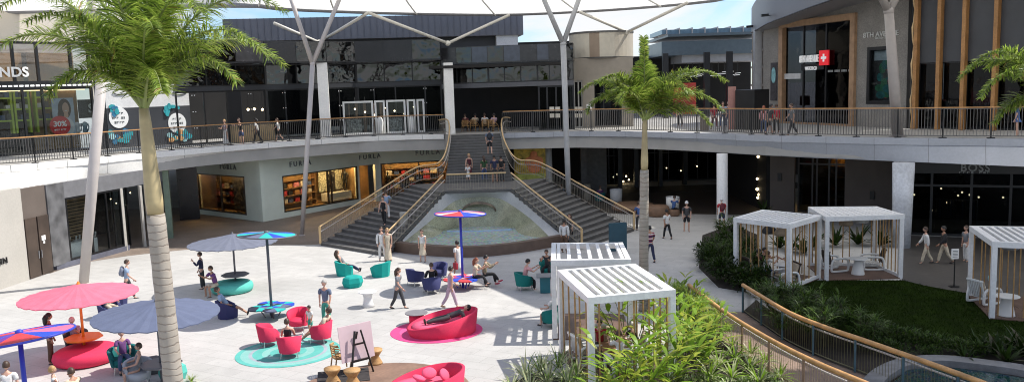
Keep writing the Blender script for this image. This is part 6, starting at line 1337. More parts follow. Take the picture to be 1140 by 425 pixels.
def plant(name, key, loc, label, cat, group, s=1.0, rz=None):
    if key not in _meshes:
        mb, mats = PR[key](); o = mb.build(name, mats); _meshes[key] = o.data
    else: o = bpy.data.objects.new(name, _meshes[key]); COL.objects.link(o)
    o.location = loc; o.rotation_euler = (0, 0, rnd.uniform(0, 6.28) if rz is None else rz); o.scale = (s, s, s * rnd.uniform(.9, 1.1))
    return tag(o, label, cat, group)
G3 = [ging, stemm, ging2]; D3 = [deepg, stemd, deepg2]; V3 = [varie, stemm, midg]; Y3 = [ging2, stemm, varie]; M3 = [midg, stemm, ging]
PR = {}
for k in range(3):
    PR['ging%d' % k] = lambda k=k: (ginger_mesh(100 + k, 1.65, 7, .45, .60, .125), G3)
    PR['rosV%d' % k] = lambda k=k: (rosette_mesh(200 + k, 40, .72, .05), V3)
    PR['rosY%d' % k] = lambda k=k: (rosette_mesh(210 + k, 44, .66, .06, (10, 75), (.7, 1.5)), [ging, stemm, varie])
    PR['rhaY%d' % k] = lambda k=k: (rhapis_mesh(220 + k, 1.1, 9), [ging, stemm, ging2])
    PR['rhaD%d' % k] = lambda k=k: (rhapis_mesh(230 + k, 1.2, 9, L_=.4, w=.05), [leafm('shade_palm', (.075, .13, .022), .35, spec=.2), stemd, deepg2])
    PR['bushD%d' % k] = lambda k=k: (bush_mesh(240 + k, .75, 1.0, 460, .2, .09), D3)
    PR['bushM%d' % k] = lambda k=k: (bush_mesh(250 + k, .6, .7, 380, .16, .07), [deepg2, stemd, leafm('shade_palm', (.075, .13, .022), .35, spec=.2)])
    PR['bigD%d' % k] = lambda k=k: (rosette_mesh(260 + k, 22, 1.0, .17, (25, 80), (.6, 1.3)), D3)
    PR['low%d' % k] = lambda k=k: (bush_mesh(270 + k, .35, .28, 240, .10, .04), [midg, stemm, varie])
# bright bed at the bottom
fr = 'bright planting by the bottom pergola'
gcp = [(676, 458, .85), (692, 452, 1.2), (708, 457, 1.15), (724, 449, 1.3), (740, 446, 1.2), (753, 425, 1.2), (762, 408, 1.15), (753, 393, 1.1), (770, 420, 1.0), (777, 398, 1.0), (760, 376, 1.0), (758, 350, .9)]
for i, (u, v, s) in enumerate(gcp): plant('ginger_plant', 'ging%d' % (i % 3), gp(u, v), 'bright yellow green ginger plant with long arching leaves in the bottom bed', 'plant', fr, s)
for i, (u, v, s) in enumerate([(775, 372, .95), (790, 366, .85), (765, 356, .95), (752, 350, .9), (778, 350, .7), (800, 388, .9), (758, 338, .7)]): plant('lady_palm', 'rhaY%d' % (i % 3), gp(u, v), 'green fan leaved lady palm beside the timber handrail', 'plant', 'lady palms by the handrail', s)
for i, (u, v, s) in enumerate([(785, 400, 1.0), (800, 412, 1.0), (818, 404, .95), (836, 398, .85), (835, 415, .95), (852, 408, .8), (815, 425, 1.0), (790, 425, 1.0), (868, 425, .85), (845, 430, 1.0), (780, 388, .9), (815, 388, .85)]): plant('strap_leaf_plant', 'rosY%d' % (i % 3), gp(u, v) + Vector((0, 0, .1)), 'sunlit strap leaved plant with yellow striped leaves by the path', 'plant', 'striped plants along the path', s)
for i, (u, v, s) in enumerate([(585, 424, 1.0), (602, 418, 1.1), (622, 414, 1.05), (642, 424, 1.0), (610, 430, 1.1), (632, 432, 1.0), (590, 440, 1.0), (570, 436, .8)]): plant('variegated_plant', 'rosV%d' % (i % 3), gp(u, v) + Vector((0, 0, .08)), 'pale green and white striped rosette plant at the bottom of the court', 'plant', 'striped rosettes left of the pergola', s)
gcm = MB()
for i in range(18):
    q = gp(640 + i * 13 + rnd.uniform(-5, 5), 428 + rnd.uniform(-5, 9)); bmx = bush_mesh(270 + i, .35, .28, 200, .10, .04); n0 = len(gcm.v); gcm.v += [(v[0] + q.x, v[1] + q.y, v[2]) for v in bmx.v]; gcm.f += [[j + n0 for j in f] for f in bmx.f]; gcm.mi += bmx.mi; gcm.sm += bmx.sm
tag(gcm.build('ground_cover', [midg, stemm, varie]), 'low leafy ground cover along the bottom of the bright bed', 'ground cover', kind='stuff')
plant('ginger_plant', 'ging1', gp(699, 398), 'tall upright leafed plant rising behind the bottom pergola roof', 'plant', None, 1.5)
# hedge left of the lawn pergolas
for i, (u, v, s) in enumerate([(790, 300, 1.1), (800, 312, 1.15), (812, 290, 1.1), (806, 276, .95), (818, 318, 1.1), (832, 322, 1.0), (828, 302, 1.1), (845, 320, .9), (795, 285, 1.0), (820, 268, .85), (845, 330, .8), (835, 285, .9), (785, 290, .9)]): plant('dark_shrub', 'bushD%d' % (i % 3), gp(u, v), 'dark green leafy shrub in the rounded bed left of the lawn pergolas', 'shrub', 'shrubs in the rounded bed', s)
for i, (u, v, s) in enumerate([(808, 268, 1.0), (816, 300, .9), (838, 312, .9), (800, 296, .8)]): plant('lady_palm', 'rhaD%d' % (i % 3), gp(u, v), 'fan leaved palm standing out of the dark rounded hedge bed', 'plant', 'fan palms in the rounded bed', s)
for i, (u, v, s) in enumerate([(895, 283, 1.1), (905, 276, 1.2), (930, 274, 1.1), (955, 273, 1.2), (980, 274, 1.2), (868, 277, 1.1), (880, 280, 1.1)]): plant('dark_shrub', 'bigD%d' % (i % 3), gp(u, v), 'dark broad leaved plant growing behind the lawn pergolas', 'plant', 'plants behind the lawn pergolas', s)
# bed between lawn and path
for i, (u, v, s) in enumerate([(850, 345, .8), (868, 352, .9), (885, 362, 1.0), (905, 370, 1.0), (925, 378, 1.0), (945, 382, 1.0), (962, 390, .9), (895, 378, .9), (868, 366, .8), (915, 388, .9), (880, 376, .8)]): plant('lady_palm', 'rhaD%d' % (i % 3), gp(u, v), 'shaded fan leaved palm between the lawn and the path', 'plant', 'fan palms beside the path', s)
for i, (u, v, s) in enumerate([(965, 378, .9), (985, 380, .95), (1005, 384, .9), (1025, 388, .85), (1048, 391, .75), (1068, 393, .7), (1085, 396, .75), (975, 392, .8), (1000, 396, .7), (945, 372, .8), (1035, 397, .55)]): plant('low_shrub', 'bushM%d' % (i % 3), gp(u, v), 'low dark shrub along the near edge of the lawn', 'shrub', 'low shrubs along the lawn', s)
for i, (u, v, s) in enumerate([(1090, 392, .75), (1108, 396, .85), (1125, 392, .9), (1140, 398, 1.0), (1155, 404, 1.0), (1120, 406, .75), (1075, 402, .6)]): plant('broad_leaf_plant', 'bigD%d' % (i % 3), gp(u, v), 'broad leaved dark plant between the lawn and the corner pool', 'plant', 'broad leaved plants by the pool', s)
for i, (u, v, s) in enumerate([(1000, 402, .6), (1020, 400, .5), (985, 408, .6), (1060, 402, .5), (940, 396, .8), (955, 404, .8), (925, 398, .7)]): plant('grassy_plant', 'rosV%d' % (i % 3) if False else 'rosD%d' % (i % 3), gp(u, v), 'dark grassy tuft by the pool kerb', 'plant', 'grassy tufts by the kerb', s) if 'rosD0' in PR else None
p = gp(850, 247); plant('potted_shrub', 'bigD0', p + Vector((0, 0, .5)), 'dark plant in the recess left of the taupe wall', 'plant', None, 1.0)
plant('strap_leaf_plant', 'rosY1', gp(213, 425), 'small spiky plant at the bottom right of the left palm trunk', 'plant', None, .45)
# grass blades on the lawn
def in_poly(x, y, P):
    c = False
    for i in range(len(P)):
        a, b = P[i], P[i - 1]
        if (a.y > y) != (b.y > y) and x < (b.x - a.x) * (y - a.y) / (b.y - a.y) + a.x: c = not c
    return c
mb = MB(); rr = random.Random(5); xs = [p.x for p in lawn]; ys = [p.y for p in lawn]
for k in range(15000):
    x, y = rr.uniform(min(xs), max(xs)), rr.uniform(min(ys), max(ys))
    if in_poly(x, y, lawn):
        a = rr.uniform(0, 6.28); h = rr.uniform(.03, .075); dx, dy = math.cos(a) * .012, math.sin(a) * .012
        mb.add([(x - dx, y - dy, .016), (x + dx, y + dy, .016), (x + rr.uniform(-.03, .03), y + rr.uniform(-.03, .03), .016 + h)], [(0, 1, 2)])
tag(mb.build('grass', leafm('grass', (.013, .027, .002), .25, rough=.9, spec=.05)), 'short green grass on the shaded lawn', 'grass', kind='stuff')
# ------------------------------------------------------------------ people
_skins = []   # (object, extra MB or None)
def skin_obj(name, verts, edges, radii, mats, parent, extra=None, sub=1):
    me = bpy.data.meshes.new(name); me.from_pydata([tuple(v) for v in verts], edges, [])
    for m in (mats if isinstance(mats, (list, tuple)) else [mats]): me.materials.append(m)
    o = bpy.data.objects.new(name, me); COL.objects.link(o)
    bm = bmesh.new(); bm.from_mesh(me); ly = bm.verts.layers.skin.verify()
    for i, v_ in enumerate(bm.verts): v_[ly].radius = radii[i] if isinstance(radii[i], tuple) else (radii[i], radii[i]); v_[ly].use_root = (i == 0)
    bm.to_mesh(me); bm.free()
    md = o.modifiers.new('skin', 'SKIN'); md.use_smooth_shade = True
    ms = o.modifiers.new('sub', 'SUBSURF'); ms.levels = sub; ms.render_levels = sub
    if parent is not None: o.parent = parent
    _skins.append((o, extra)); return o
skins = {k: M('skin_' + k, c, .5, var=.08, vs=12) for k, c in (('fair', (.56, .33, .24)), ('tan', (.42, .22, .14)), ('dark', (.13, .065, .04)))}
haircol = {k: M('hair_' + k, c, .5, var=.25, vs=14) for k, c in (('black', (.012, .01, .009)), ('brown', (.055, .03, .018)), ('blond', (.36, .22, .09)), ('grey', (.34, .32, .30)), ('red', (.22, .06, .025)), ('white', (.65, .63, .6)))}
clothc = {'white': (.72, .71, .69), 'black': (.016, .016, .018), 'navy': (.025, .03, .075), 'blue': (.06, .12, .30), 'lblue': (.30, .40, .55), 'denim': (.07, .10, .20), 'grey': (.22, .23, .25), 'dgrey': (.05, .05, .055), 'red': (.45, .025, .04), 'pink': (.70, .36, .36), 'lilac': (.48, .34, .42), 'purple': (.16, .06, .20), 'cream': (.58, .50, .38), 'khaki': (.30, .25, .17), 'brown': (.11, .06, .035), 'green': (.04, .10, .04), 'mint': (.05, .33, .26), 'slate': (.13, .17, .25), 'maroon': (.10, .02, .03)}
def cloth(n): return M('cloth_' + n + '_weave', clothc[n], .85, var=.15, vs=9, fine=.12, fs=60)
shoem = {'black': M('shoe_black', (.015, .014, .014), .5), 'white': M('shoe_white', (.6, .6, .58), .6), 'tan': M('shoe_tan', (.3, .18, .1), .6), 'red': M('shoe_red', (.5, .03, .08), .5)}
POSES = {
 'stand': dict(hip=.52, lean=2, legs=((2, 4, 4), (-3, 2, 5)), arms=((4, 8, 12), (-4, 8, 15))),
 'walk': dict(hip=.505, lean=5, legs=((19, 6, 2), (-14, 18, 2)), arms=((-14, 8, 14), (16, 8, 26))),
 'walk2': dict(hip=.505, lean=5, legs=((-15, 24, 2), (18, 4, 2)), arms=((18, 8, 30), (-14, 8, 16))),
 'phone': dict(hip=.52, lean=2, legs=((3, 5, 4), (-2, 2, 4)), arms=((30, 10, 115), (6, 8, 20))),
 'hold': dict(hip=.52, lean=3, legs=((3, 5, 5), (-3, 3, 5)), arms=((25, 8, 75), (25, 8, 75))),
 'sit': dict(hip=.275, lean=-8, legs=((84, 86, 6), (86, 90, 8)), arms=((28, 10, 55), (30, 12, 60))),
 'sitf': dict(hip=.275, lean=16, legs=((84, 90, 8), (80, 84, 10)), arms=((48, 8, 60), (44, 8, 72))),
 'cross': dict(hip=.275, lean=8, legs=((88, 80, 2), (96, 62, -10)), arms=((45, 6, 70), (50, 6, 75))),
 'recline': dict(hip=.26, lean=-32, legs=((74, 22, 5), (82, 30, 8)), arms=((24, 16, 50), (30, 16, 60))),
 'lie': dict(hip=.30, lean=-74, legs=((86, 6, 4), (84, 12, 6)), arms=((14, 18, 40), (16, 14, 60))),
 'lean': dict(hip=.50, lean=14, legs=((4, 6, 5), (-6, 3, 5)), arms=((62, 10, 30), (62, 10, 30))),
}
def person(loc, head, pose, top, bottom, hair, label, h=1.72, skin='fair', sleeve='short', legs_='long', dress=None, longhair=False, shoes='black', hat=None, female=False, turn=0, seat=None, vest=False, group=None, bag=None, stripes=None, child=False):
    P = POSES[pose]; t = thing('person', label, 'person', loc, R(head), group); H = h; seated = P['hip'] < .4
    hz = (seat if (seat is not None and seated) else P['hip'] * H); hz = max(hz, .1)
    sw = (.098 if female else .112) * H; hw = .052 * H; ln = R(P['lean']); up = Vector((0, math.sin(ln), math.cos(ln))); fw = Vector((0, math.cos(ln), -math.sin(ln)))
    pel = Vector((0, 0, hz)); tl = .30 * H
    waist = pel + up * tl * .38; chest = pel + up * tl * .74; neck = pel + up * tl * 1.02; hup = (up + Vector((0, 0, .8 if pose != 'lie' else .25))).normalized(); hb = neck + hup * .045 * H; hc = hb + hup * .068 * H + fw * .008 * H
    V = [pel, waist, chest, neck, hb]; E = [(0, 1), (1, 2), (2, 3), (3, 4)]; fat = 1.0
    Rr = [(.056 * H, .048 * H), (.050 * H, .042 * H), (.064 * H, .048 * H), (.030 * H, .032 * H), (.028 * H, .029 * H)]
    legp = []; armp = []; hands = MB(); hands.smooth = True; feet = []
    for s, (a, kb, ab) in ((-1, P['legs'][0]), (1, P['legs'][1])):
        a_, k_ = R(a), R(a - kb); hip = pel + Vector((s * hw, 0, -.02 * H)); ob = math.sin(R(ab)) * s
        kn = hip + Vector((ob, math.sin(a_), -math.cos(a_))).normalized() * .245 * H; an = kn + Vector((ob * .3, math.sin(k_), -math.cos(k_))).normalized() * .235 * H
        fdir = Vector((0, math.cos(k_ * .5), math.sin(k_ * .6))) if not (pose in ('lie', 'recline')) else Vector((0, math.cos(k_) * .5, math.sin(k_) * .9 + .2)).normalized()
        if not seated: fdir = Vector((0, 1, -.12 if a > 0 else -.25))
        legp.append((hip, kn, an)); feet.append((an, fdir))
        i = len(V); V += [hip, kn, an, an + fdir.normalized() * .07 * H + Vector((0, 0, -.015 * H))]; E += [(0, i), (i, i + 1), (i + 1, i + 2), (i + 2, i + 3)]; Rr += [.047 * H, .030 * H, .020 * H, .018 * H]
    # ground the figure
    for s, (a, ab, eb) in ((-1, P['arms'][0]), (1, P['arms'][1])):
        sh = chest + up * tl * .17 + Vector((s * sw, 0, 0)); a_ = R(a) + ln * .5; o_ = math.sin(R(ab)) * s
        el = sh + Vector((o_, math.sin(a_), -math.cos(a_))).normalized() * .165 * H; b_ = a_ + R(eb); wr = el + Vector((-o_ * .6, math.sin(b_), -math.cos(b_))).normalized() * .145 * H
        armp.append((sh, el, wr)); i = len(V); V += [chest + up * tl * .14 + Vector((s * sw * .5, 0, 0)), sh, el, wr]; E += [(2, i), (i, i + 1), (i + 1, i + 2), (i + 2, i + 3)]; Rr += [.040 * H, .031 * H, .023 * H, .016 * H]
        hd = (wr - el).normalized(); sd = Vector((1, 0, 0)); nn = hd.cross(sd).normalized()
        hands.tube([wr, wr + hd * .025 * H, wr + hd * .055 * H], [.014 * H, .019 * H, .017 * H], 6)
        for f in range(4): q = wr + hd * .05 * H + nn * (f - 1.5) * .009 * H; hands.tube([q, q + hd * .025 * H, q + (hd + sd * -s * .5).normalized() * (.044 - .004 * abs(f - 1.4)) * H], [.0055 * H, .005 * H, .004 * H], 5)
        q = wr + hd * .02 * H + nn * .018 * H; hands.tube([q, q + (hd * .7 + nn).normalized() * .025 * H, q + (hd + nn * .6).normalized() * .04 * H], [.006 * H, .0055 * H, .0045 * H], 5)
    # head with face (in the same mesh as the body)
    ht = Matrix.Rotation(R(turn), 3, 'Z') @ Euler((-(math.acos(max(-1, min(1, hup.z)))) * (1 if hup.y > 0 else -1), 0, 0)).to_matrix()
    hs = .068 * H * (1.12 if child else 1)
    hb_ = MB(); hb_.smooth = True; nu, nv = 16, 12; vs = []
    for i in range(nv + 1):
        th = math.pi * i / nv
        for j in range(nu):
            a = 2 * math.pi * j / nu; x, y, z = math.sin(th) * math.cos(a), math.sin(th) * math.sin(a), math.cos(th)
            jaw = 1 - .30 * max(0, -z) ** 1.5; X, Y, Z = x * .74 * jaw, y * .90 * (1 - .12 * max(0, -z)) + (.06 if z < -.3 and y > 0 else 0), z * 1.02
            if y > .8 and -.42 < z < .12: Y += .14 * (1 - abs(z + .18) / .32) * max(0, (y - .8) / .2)
            if .45 < abs(x) < .75 and y > .4 and 0 < z < .3: Y -= .05
            vs.append(hc + ht @ Vector((X, Y, Z)) * hs)
    hb_.add(vs, [(i * nu + j, (i + 1) * nu + j, (i + 1) * nu + (j + 1) % nu, i * nu + (j + 1) % nu) for i in range(nv) for j in range(nu)])
    for s in (-1, 1): hb_.ball(hc + ht @ Vector((s * .76, -.05, -.02)) * hs, (.07 * hs, .16 * hs, .22 * hs), 7, 5, ht)
    hb_.m = 1
    for s in (-1, 1): hb_.ball(hc + ht @ Vector((s * .28, .80, .06)) * hs, (.11 * hs, .07 * hs, .055 * hs), 7, 5, ht)
    hb_.m = 2; hb_.ball(hc + ht @ Vector((0, .83, -.46)) * hs, (.2 * hs, .06 * hs, .05 * hs), 8, 5, ht)
    ex = MB(); ex.v = hands.v + hb_.v; n0 = len(hands.v); ex.f = hands.f + [[i + n0 for i in f] for f in hb_.f]; ex.mi = hands.mi + hb_.mi; ex.sm = hands.sm + hb_.sm
    skin_obj('body', V, E, Rr, [skins[skin], M('eye_dark', (.02, .015, .012), .3), M('lip', (.35, .12, .10), .5)], t, ex)
    # hair
    hm = haircol[hair]; mb = MB(); mb.smooth = True; vs = []; nu, nv = 14, 7
    for i in range(nv + 1):
        th = R(112) * i / nv
        for j in range(nu):
            a = 2 * math.pi * j / nu; y = math.sin(th) * math.sin(a); cut = 1.0
            tt = th * (1 - .42 * max(0, math.sin(a)) ** .8); vs.append(hc + ht @ Vector((math.sin(tt) * math.cos(a) * .83, math.sin(tt) * math.sin(a) * .97 - .06, math.cos(tt) * 1.12)) * hs)
    mb.add(vs, [(i * nu + j, (i + 1) * nu + j, (i + 1) * nu + (j + 1) % nu, i * nu + (j + 1) % nu) for i in range(nv) for j in range(nu)])
    if longhair:
        mb.tube([hc + ht @ Vector((0, -.55, .3)) * hs, hc + ht @ Vector((0, -.92, -.5)) * hs, neck - fw * .06 * H + up * .0, neck - fw * .065 * H - up * .09 * H], [.6 * hs, .75 * hs, .62 * hs, .2 * hs], 9)
    mb.build('hair', hm, t, False)
    if hat:
        mb = MB(); mb.smooth = True; vs = []; 
        for i in range(5):
            th = R(88) * i / 4
            for j in range(14): a = 2 * math.pi * j / 14; vs.append(hc + ht @ Vector((math.sin(th) * math.cos(a) * .90, math.sin(th) * math.sin(a) * 1.04 - .03, math.cos(th) * 1.2 + .08)) * hs)
        mb.add(vs, [(i * 14 + j, i * 14 + 14 + j, i * 14 + 14 + (j + 1) % 14, i * 14 + (j + 1) % 14) for i in range(4) for j in range(14)]); mb.box(hc + ht @ Vector((0, 1.15, .18)) * hs, (1.2 * hs, .7 * hs, .06 * hs)); mb.build('cap', hat, t, False)
    # clothes
    tm = cloth(top) if isinstance(top, str) else top; g = .015 * H
    TV = [pel + up * .0, waist, chest, neck - up * .012 * H]; TE = [(0, 1), (1, 2), (2, 3)]; TR = [(.068 * H + g * .6, .058 * H + g * .6), (.062 * H + g, .052 * H + g), (.076 * H + g, .058 * H + g), (.036 * H, .036 * H)]
    TV[0] = pel - up * .03 * H
    for (sh, el, wr), s in zip(armp, (-1, 1)):
        i = len(TV); q = chest + up * tl * .14 + Vector((s * sw * .5, 0, 0))
        if vest: TV += [q, sh.lerp(q, .45)]; TE += [(2, i), (i, i + 1)]; TR += [.048 * H, .036 * H]; continue
        TV += [q, sh]; TE += [(2, i), (i, i + 1)]; TR += [.044 * H, .031 * H + g]
        if sleeve == 'short': TV += [sh.lerp(el, .72)]; TE += [(i + 1, i + 2)]; TR += [.026 * H + g]
        elif sleeve == 'long': TV += [el, wr.lerp(el, .06)]; TE += [(i + 1, i + 2), (i + 2, i + 3)]; TR += [.024 * H + g, .017 * H + g]
        else: TV += [sh.lerp(el, .2)]; TE += [(i + 1, i + 2)]; TR += [.028 * H + g * .6]
    skin_obj('top', TV, TE, TR, tm, t)
    bm_ = cloth(bottom); PV = [pel + up * .02 * H, pel - up * .015 * H]; PE = [(0, 1)]; PRr = [(.064 * H + g * .7, .053 * H + g * .7), (.060 * H + g * .8, .050 * H + g * .8)]
    if not dress:
        for (hip, kn, an) in legp:
            i = len(PV); PV += [hip]; PE += [(1, i)]; PRr += [.047 * H + g * .7]
            if legs_ == 'short': PV += [hip.lerp(kn, .85)]; PE += [(i, i + 1)]; PRr += [.037 * H + g]
            else: PV += [kn, an.lerp(kn, .08)]; PE += [(i, i + 1), (i + 1, i + 2)]; PRr += [.031 * H + g * .8, .021 * H + g]
        skin_obj('trousers' if legs_ != 'short' else 'shorts', PV, PE, PRr, bm_, t)
    else:   # skirt or dress hem at fraction of height
        zh = dress * H; mb = MB(); mb.smooth = True; n = 20
        yo = sum((l[1].y for l in legp)) / 2 if seated else 0
        rows = [(waist, .062 * H, .054 * H), (pel, .074 * H, .064 * H), (pel.lerp(Vector((0, 0, zh)), .5), .090 * H, .082 * H), (Vector((0, 0, zh)), .115 * H, .12 * H)]
        if seated: k0 = (legp[0][1] + legp[1][1]) / 2; rows = [(waist, .062 * H, .055 * H), (pel + Vector((0, .03, .0)), .085 * H, .07 * H), (pel.lerp(k0, .55), .09 * H, .055 * H), (k0, .085 * H, .05 * H)]
        vs = []
        for c_, rx, ry in rows:
            for j in range(n): a = 2 * math.pi * j / n; q = 1 + (.06 if j % 2 else 0) * (1 if c_ is rows[-1][0] else .4); vs.append(c_ + Vector((rx * q * math.cos(a), ry * q * math.sin(a) * (1 if not (seated and c_ is not rows[0][0]) else .35), (ry * math.sin(a) if (seated and c_ is not rows[0][0]) else 0))))
        mb.add(vs, [(i * n + j, i * n + n + j, i * n + n + (j + 1) % n, i * n + (j + 1) % n) for i in range(3) for j in range(n)]); mb.build('skirt', bm_, t, False)
    for an, fd in feet:
        mb = MB(); mb.smooth = True; fd = fd.normalized(); a = math.atan2(fd.z, fd.y); e = Euler((a, 0, 0)).to_matrix()
        mb.ball(an + fd * .04 * H + Vector((0, 0, -.018 * H)), (.026 * H, .075 * H, .022 * H), 9, 6, e); mb.build('shoe', shoem[shoes], t, False)
    if stripes:
        pass
    return t, dict(pel=pel, chest=chest, neck=neck, up=up, fw=fw, hands=[a[2] for a in armp])
def held(t, p, name, label, cat, build):
    """a separate thing carried by a person; p is in the person's frame"""
    w_ = _world[t.name] @ Matrix.Translation(p); mb = MB(); mats = build(mb); o = mb.build(name, mats); o.matrix_world = w_; return tag(o, label, cat)
def rucksack(t, k, m_, label):
    def b(mb): mb.smooth = True; mb.ball((0, 0, 0), (.17, .11, .25), 12, 8); mb.ball((0, -.09, -.08), (.12, .06, .12), 10, 6); return m_
    return held(t, k['chest'] - k['fw'] * .19 - Vector((0, 0, .06)), 'backpack', label, 'backpack', b)
def tote(t, k, m_, label, s=1.0, hand=0):
    def b(mb): mb.box((0, 0, -.24 * s), (.10 * s, .32 * s, .32 * s)); mb.tube([(0, -.1 * s, -.08 * s), (0, -.05 * s, .04), (0, .05 * s, .04), (0, .1 * s, -.08 * s)], .01, 5); return m_
    return held(t, k['hands'][hand] - Vector((0, 0, .08)), 'bag', label, 'bag', b)
cap_w = M('cap_white', (.7, .7, .7), .8); cap_p = M('cap_pale', (.62, .50, .46), .8)
def g0(u, v, z=0.0): return gp(u, v, z)
# --- court, left
t, k = person(g0(143, 333), -78, 'walk', 'lblue', 'dgrey', 'brown', 'man in a blue shirt with a grey backpack striding right by the left wall', 1.8); rucksack(t, k, M('pack_grey', (.22, .24, .30), .8), 'grey backpack on the man striding right by the left wall')
person(g0(58, 404), -60, 'stand', 'maroon', 'brown', 'black', 'dark haired person in a dark top and brown trousers behind the left woven parasol', 1.72, skin='tan', longhair=True, sleeve='long', female=True)
person(g0(84, 392) + Vector((0, .05, 0)), -165, 'sitf', 'lilac', 'black', 'grey', 'person in a white cap and lilac shirt seated by the pink parasol', 1.68, hat=cap_p, seat=.5)
person(wp(9, 430, 22) - Vector((0, 0, wp(9, 430, 22).z)), 20, 'stand', 'white', 'denim', 'brown', 'person in jeans and a white top standing under the left woven parasol', 1.72)
tub_chair(gp(66, 456), R(-60), M('chair_black'), 'black tub chair at the bottom left under the blond woman'); tub_chair(gp(88, 460), R(60), M('chair_black'), 'black tub chair at the bottom left under the person with a raised arm')
person(g0(66, 456), -60, 'sit', 'white', 'denim', 'blond', 'blond woman with bare shoulders seated at the bottom left', 1.65, sleeve='none', female=True, seat=.52)
person(g0(88, 460), 60, 'sitf', 'cream', 'khaki', 'brown', 'brown haired person with a raised arm seated at the bottom left', 1.68, seat=.52, skin='tan')
person(g0(139, 412), -150, 'sit', 'purple', 'denim', 'blond', 'woman in a purple top and jeans seated in a dark teal armchair', 1.68, female=True, sleeve='short', seat=.53)
person(g0(155, 428), 120, 'sit', 'grey', 'grey', 'brown', 'woman in a grey dress seated with her back to the palm trunk', 1.65, female=True, vest=True, dress=.3, seat=.52)
person(g0(226, 321), 100, 'phone', 'navy', 'dgrey', 'brown', 'woman in a navy suit standing by the turquoise ottoman', 1.7, female=True, sleeve='long')
person(g0(241, 328), 140, 'sitf', 'purple', 'cream', 'brown', 'man in a purple shirt and pale shorts sitting on the turquoise ottoman', 1.75, legs_='short', seat=.52, skin='tan')
person(g0(254, 353), -75, 'recline', 'lblue', 'navy', 'brown', 'man in a pale blue shirt and dark shorts reclining by the petal table', 1.78, legs_='short', seat=.50, skin='tan')
person(g0(122, 353), -120, 'sit', 'white', 'cream', 'grey', 'man in white seated in a navy armchair behind the pink parasol', 1.72, seat=.52)
# --- pink group
person(g0(322, 397), 10, 'sit', 'black', 'black', 'brown', 'woman in a black vest seated in a pink armchair with her back to the camera', 1.68, female=True, vest=True, seat=.53)
person(g0(358, 381), 75, 'recline', 'cream', 'grey', 'brown', 'man in a pale shirt and shorts reclining with legs stretched out in a pink armchair', 1.8, legs_='short', seat=.5, shoes='white', skin='tan')
person(g0(346, 371), 150, 'stand', 'white', 'mint', 'black', 'small child in a white top between the pink armchairs', 1.05, child=True, legs_='short', skin='tan')
person(g0(364, 362), 165, 'stand', 'slate', 'mint', 'grey', 'grey haired man in a slate shirt standing behind the pink armchairs', 1.76)
# --- centre
person(g0(384, 305), -70, 'recline', 'grey', 'navy', 'brown', 'woman reclining with stretched legs in a turquoise faceted armchair', 1.68, female=True, longhair=True, seat=.48, legs_='long', vest=True)
person(g0(444, 343), -110, 'walk', 'grey', 'dgrey', 'brown', 'woman in a pale grey tee and dark leggings walking across the middle of the court', 1.7, female=True, longhair=True)
person(g0(426, 290), -170, 'stand', 'white', 'white', 'brown', 'man in white beside the foot of the left stair flight', 1.78, sleeve='long')
person(g0(432.5, 290), -165, 'stand', 'cream', 'cream', 'blond', 'woman in a long beige dress at the foot of the left stair flight', 1.72, female=True, dress=.05, longhair=True, sleeve='none')
person(g0(471, 291), 170, 'stand', 'white', 'cream', 'brown', 'woman in a pale dress standing by the fountain rim', 1.66, female=True, dress=.22, sleeve='none')
t, k = person(g0(511, 307), 40, 'walk', 'white', 'white', 'black', 'black haired woman in white passing behind the blue parasol pole', 1.7, female=True, dress=.25, skin='tan'); tote(t, k, M('bag_red2', (.4, .02, .04), .6), 'red bag carried by the woman passing behind the blue pole', .9)
person(g0(481, 326), 20, 'sit', 'black', 'black', 'brown', 'person in black seated in a navy tub chair with back to the camera', 1.7, seat=.53, sleeve='long')
person(g0(502, 342), -60, 'walk2', 'lilac', 'lilac', 'black', 'woman in a pale jumpsuit walking past the navy tub chairs', 1.7, female=True, vest=True, shoes='tan')
person(P_UR + Vector((.55, -.15, 0)), -115, 'cross', 'cream', 'black', 'red', 'red haired woman in a cream top sitting at the red and blue petal table', 1.68, female=True, longhair=True, seat=.56, shoes='black')
person(P_UR + Vector((.95, .2, 0)), -95, 'cross', 'khaki', 'black', 'black', 'dark haired man looking at his hands beside the red haired woman', 1.74, seat=.56, shoes='red', sleeve='long')
person(g0(584, 322), -75, 'sitf', 'pink', 'black', 'black', 'man in a pink shirt seated in a dark teal chair at the cafe table', 1.74, seat=.52)
person(g0(610, 308), 165, 'sitf', 'dgrey', 'black', 'brown', 'person facing the man in pink across the cafe table', 1.7, seat=.52, sleeve='none', skin='tan')
person(g0(615, 363), 55, 'sit', 'white', 'cream', 'grey', 'light haired woman seated in a dark teal chair beside the pergola post', 1.66, female=True, seat=.52, legs_='short')
# lying man on the daybed (head at the high right end)
db_ = gp(493, 370); a_ = R(12); person(db_ + rot((.22, -.05, 0), a_), 102, 'lie', 'dgrey', 'dgrey', 'black', 'man in dark clothes lying on his back in the pink daybed', 1.8, seat=.60, sleeve='short', shoes='black')
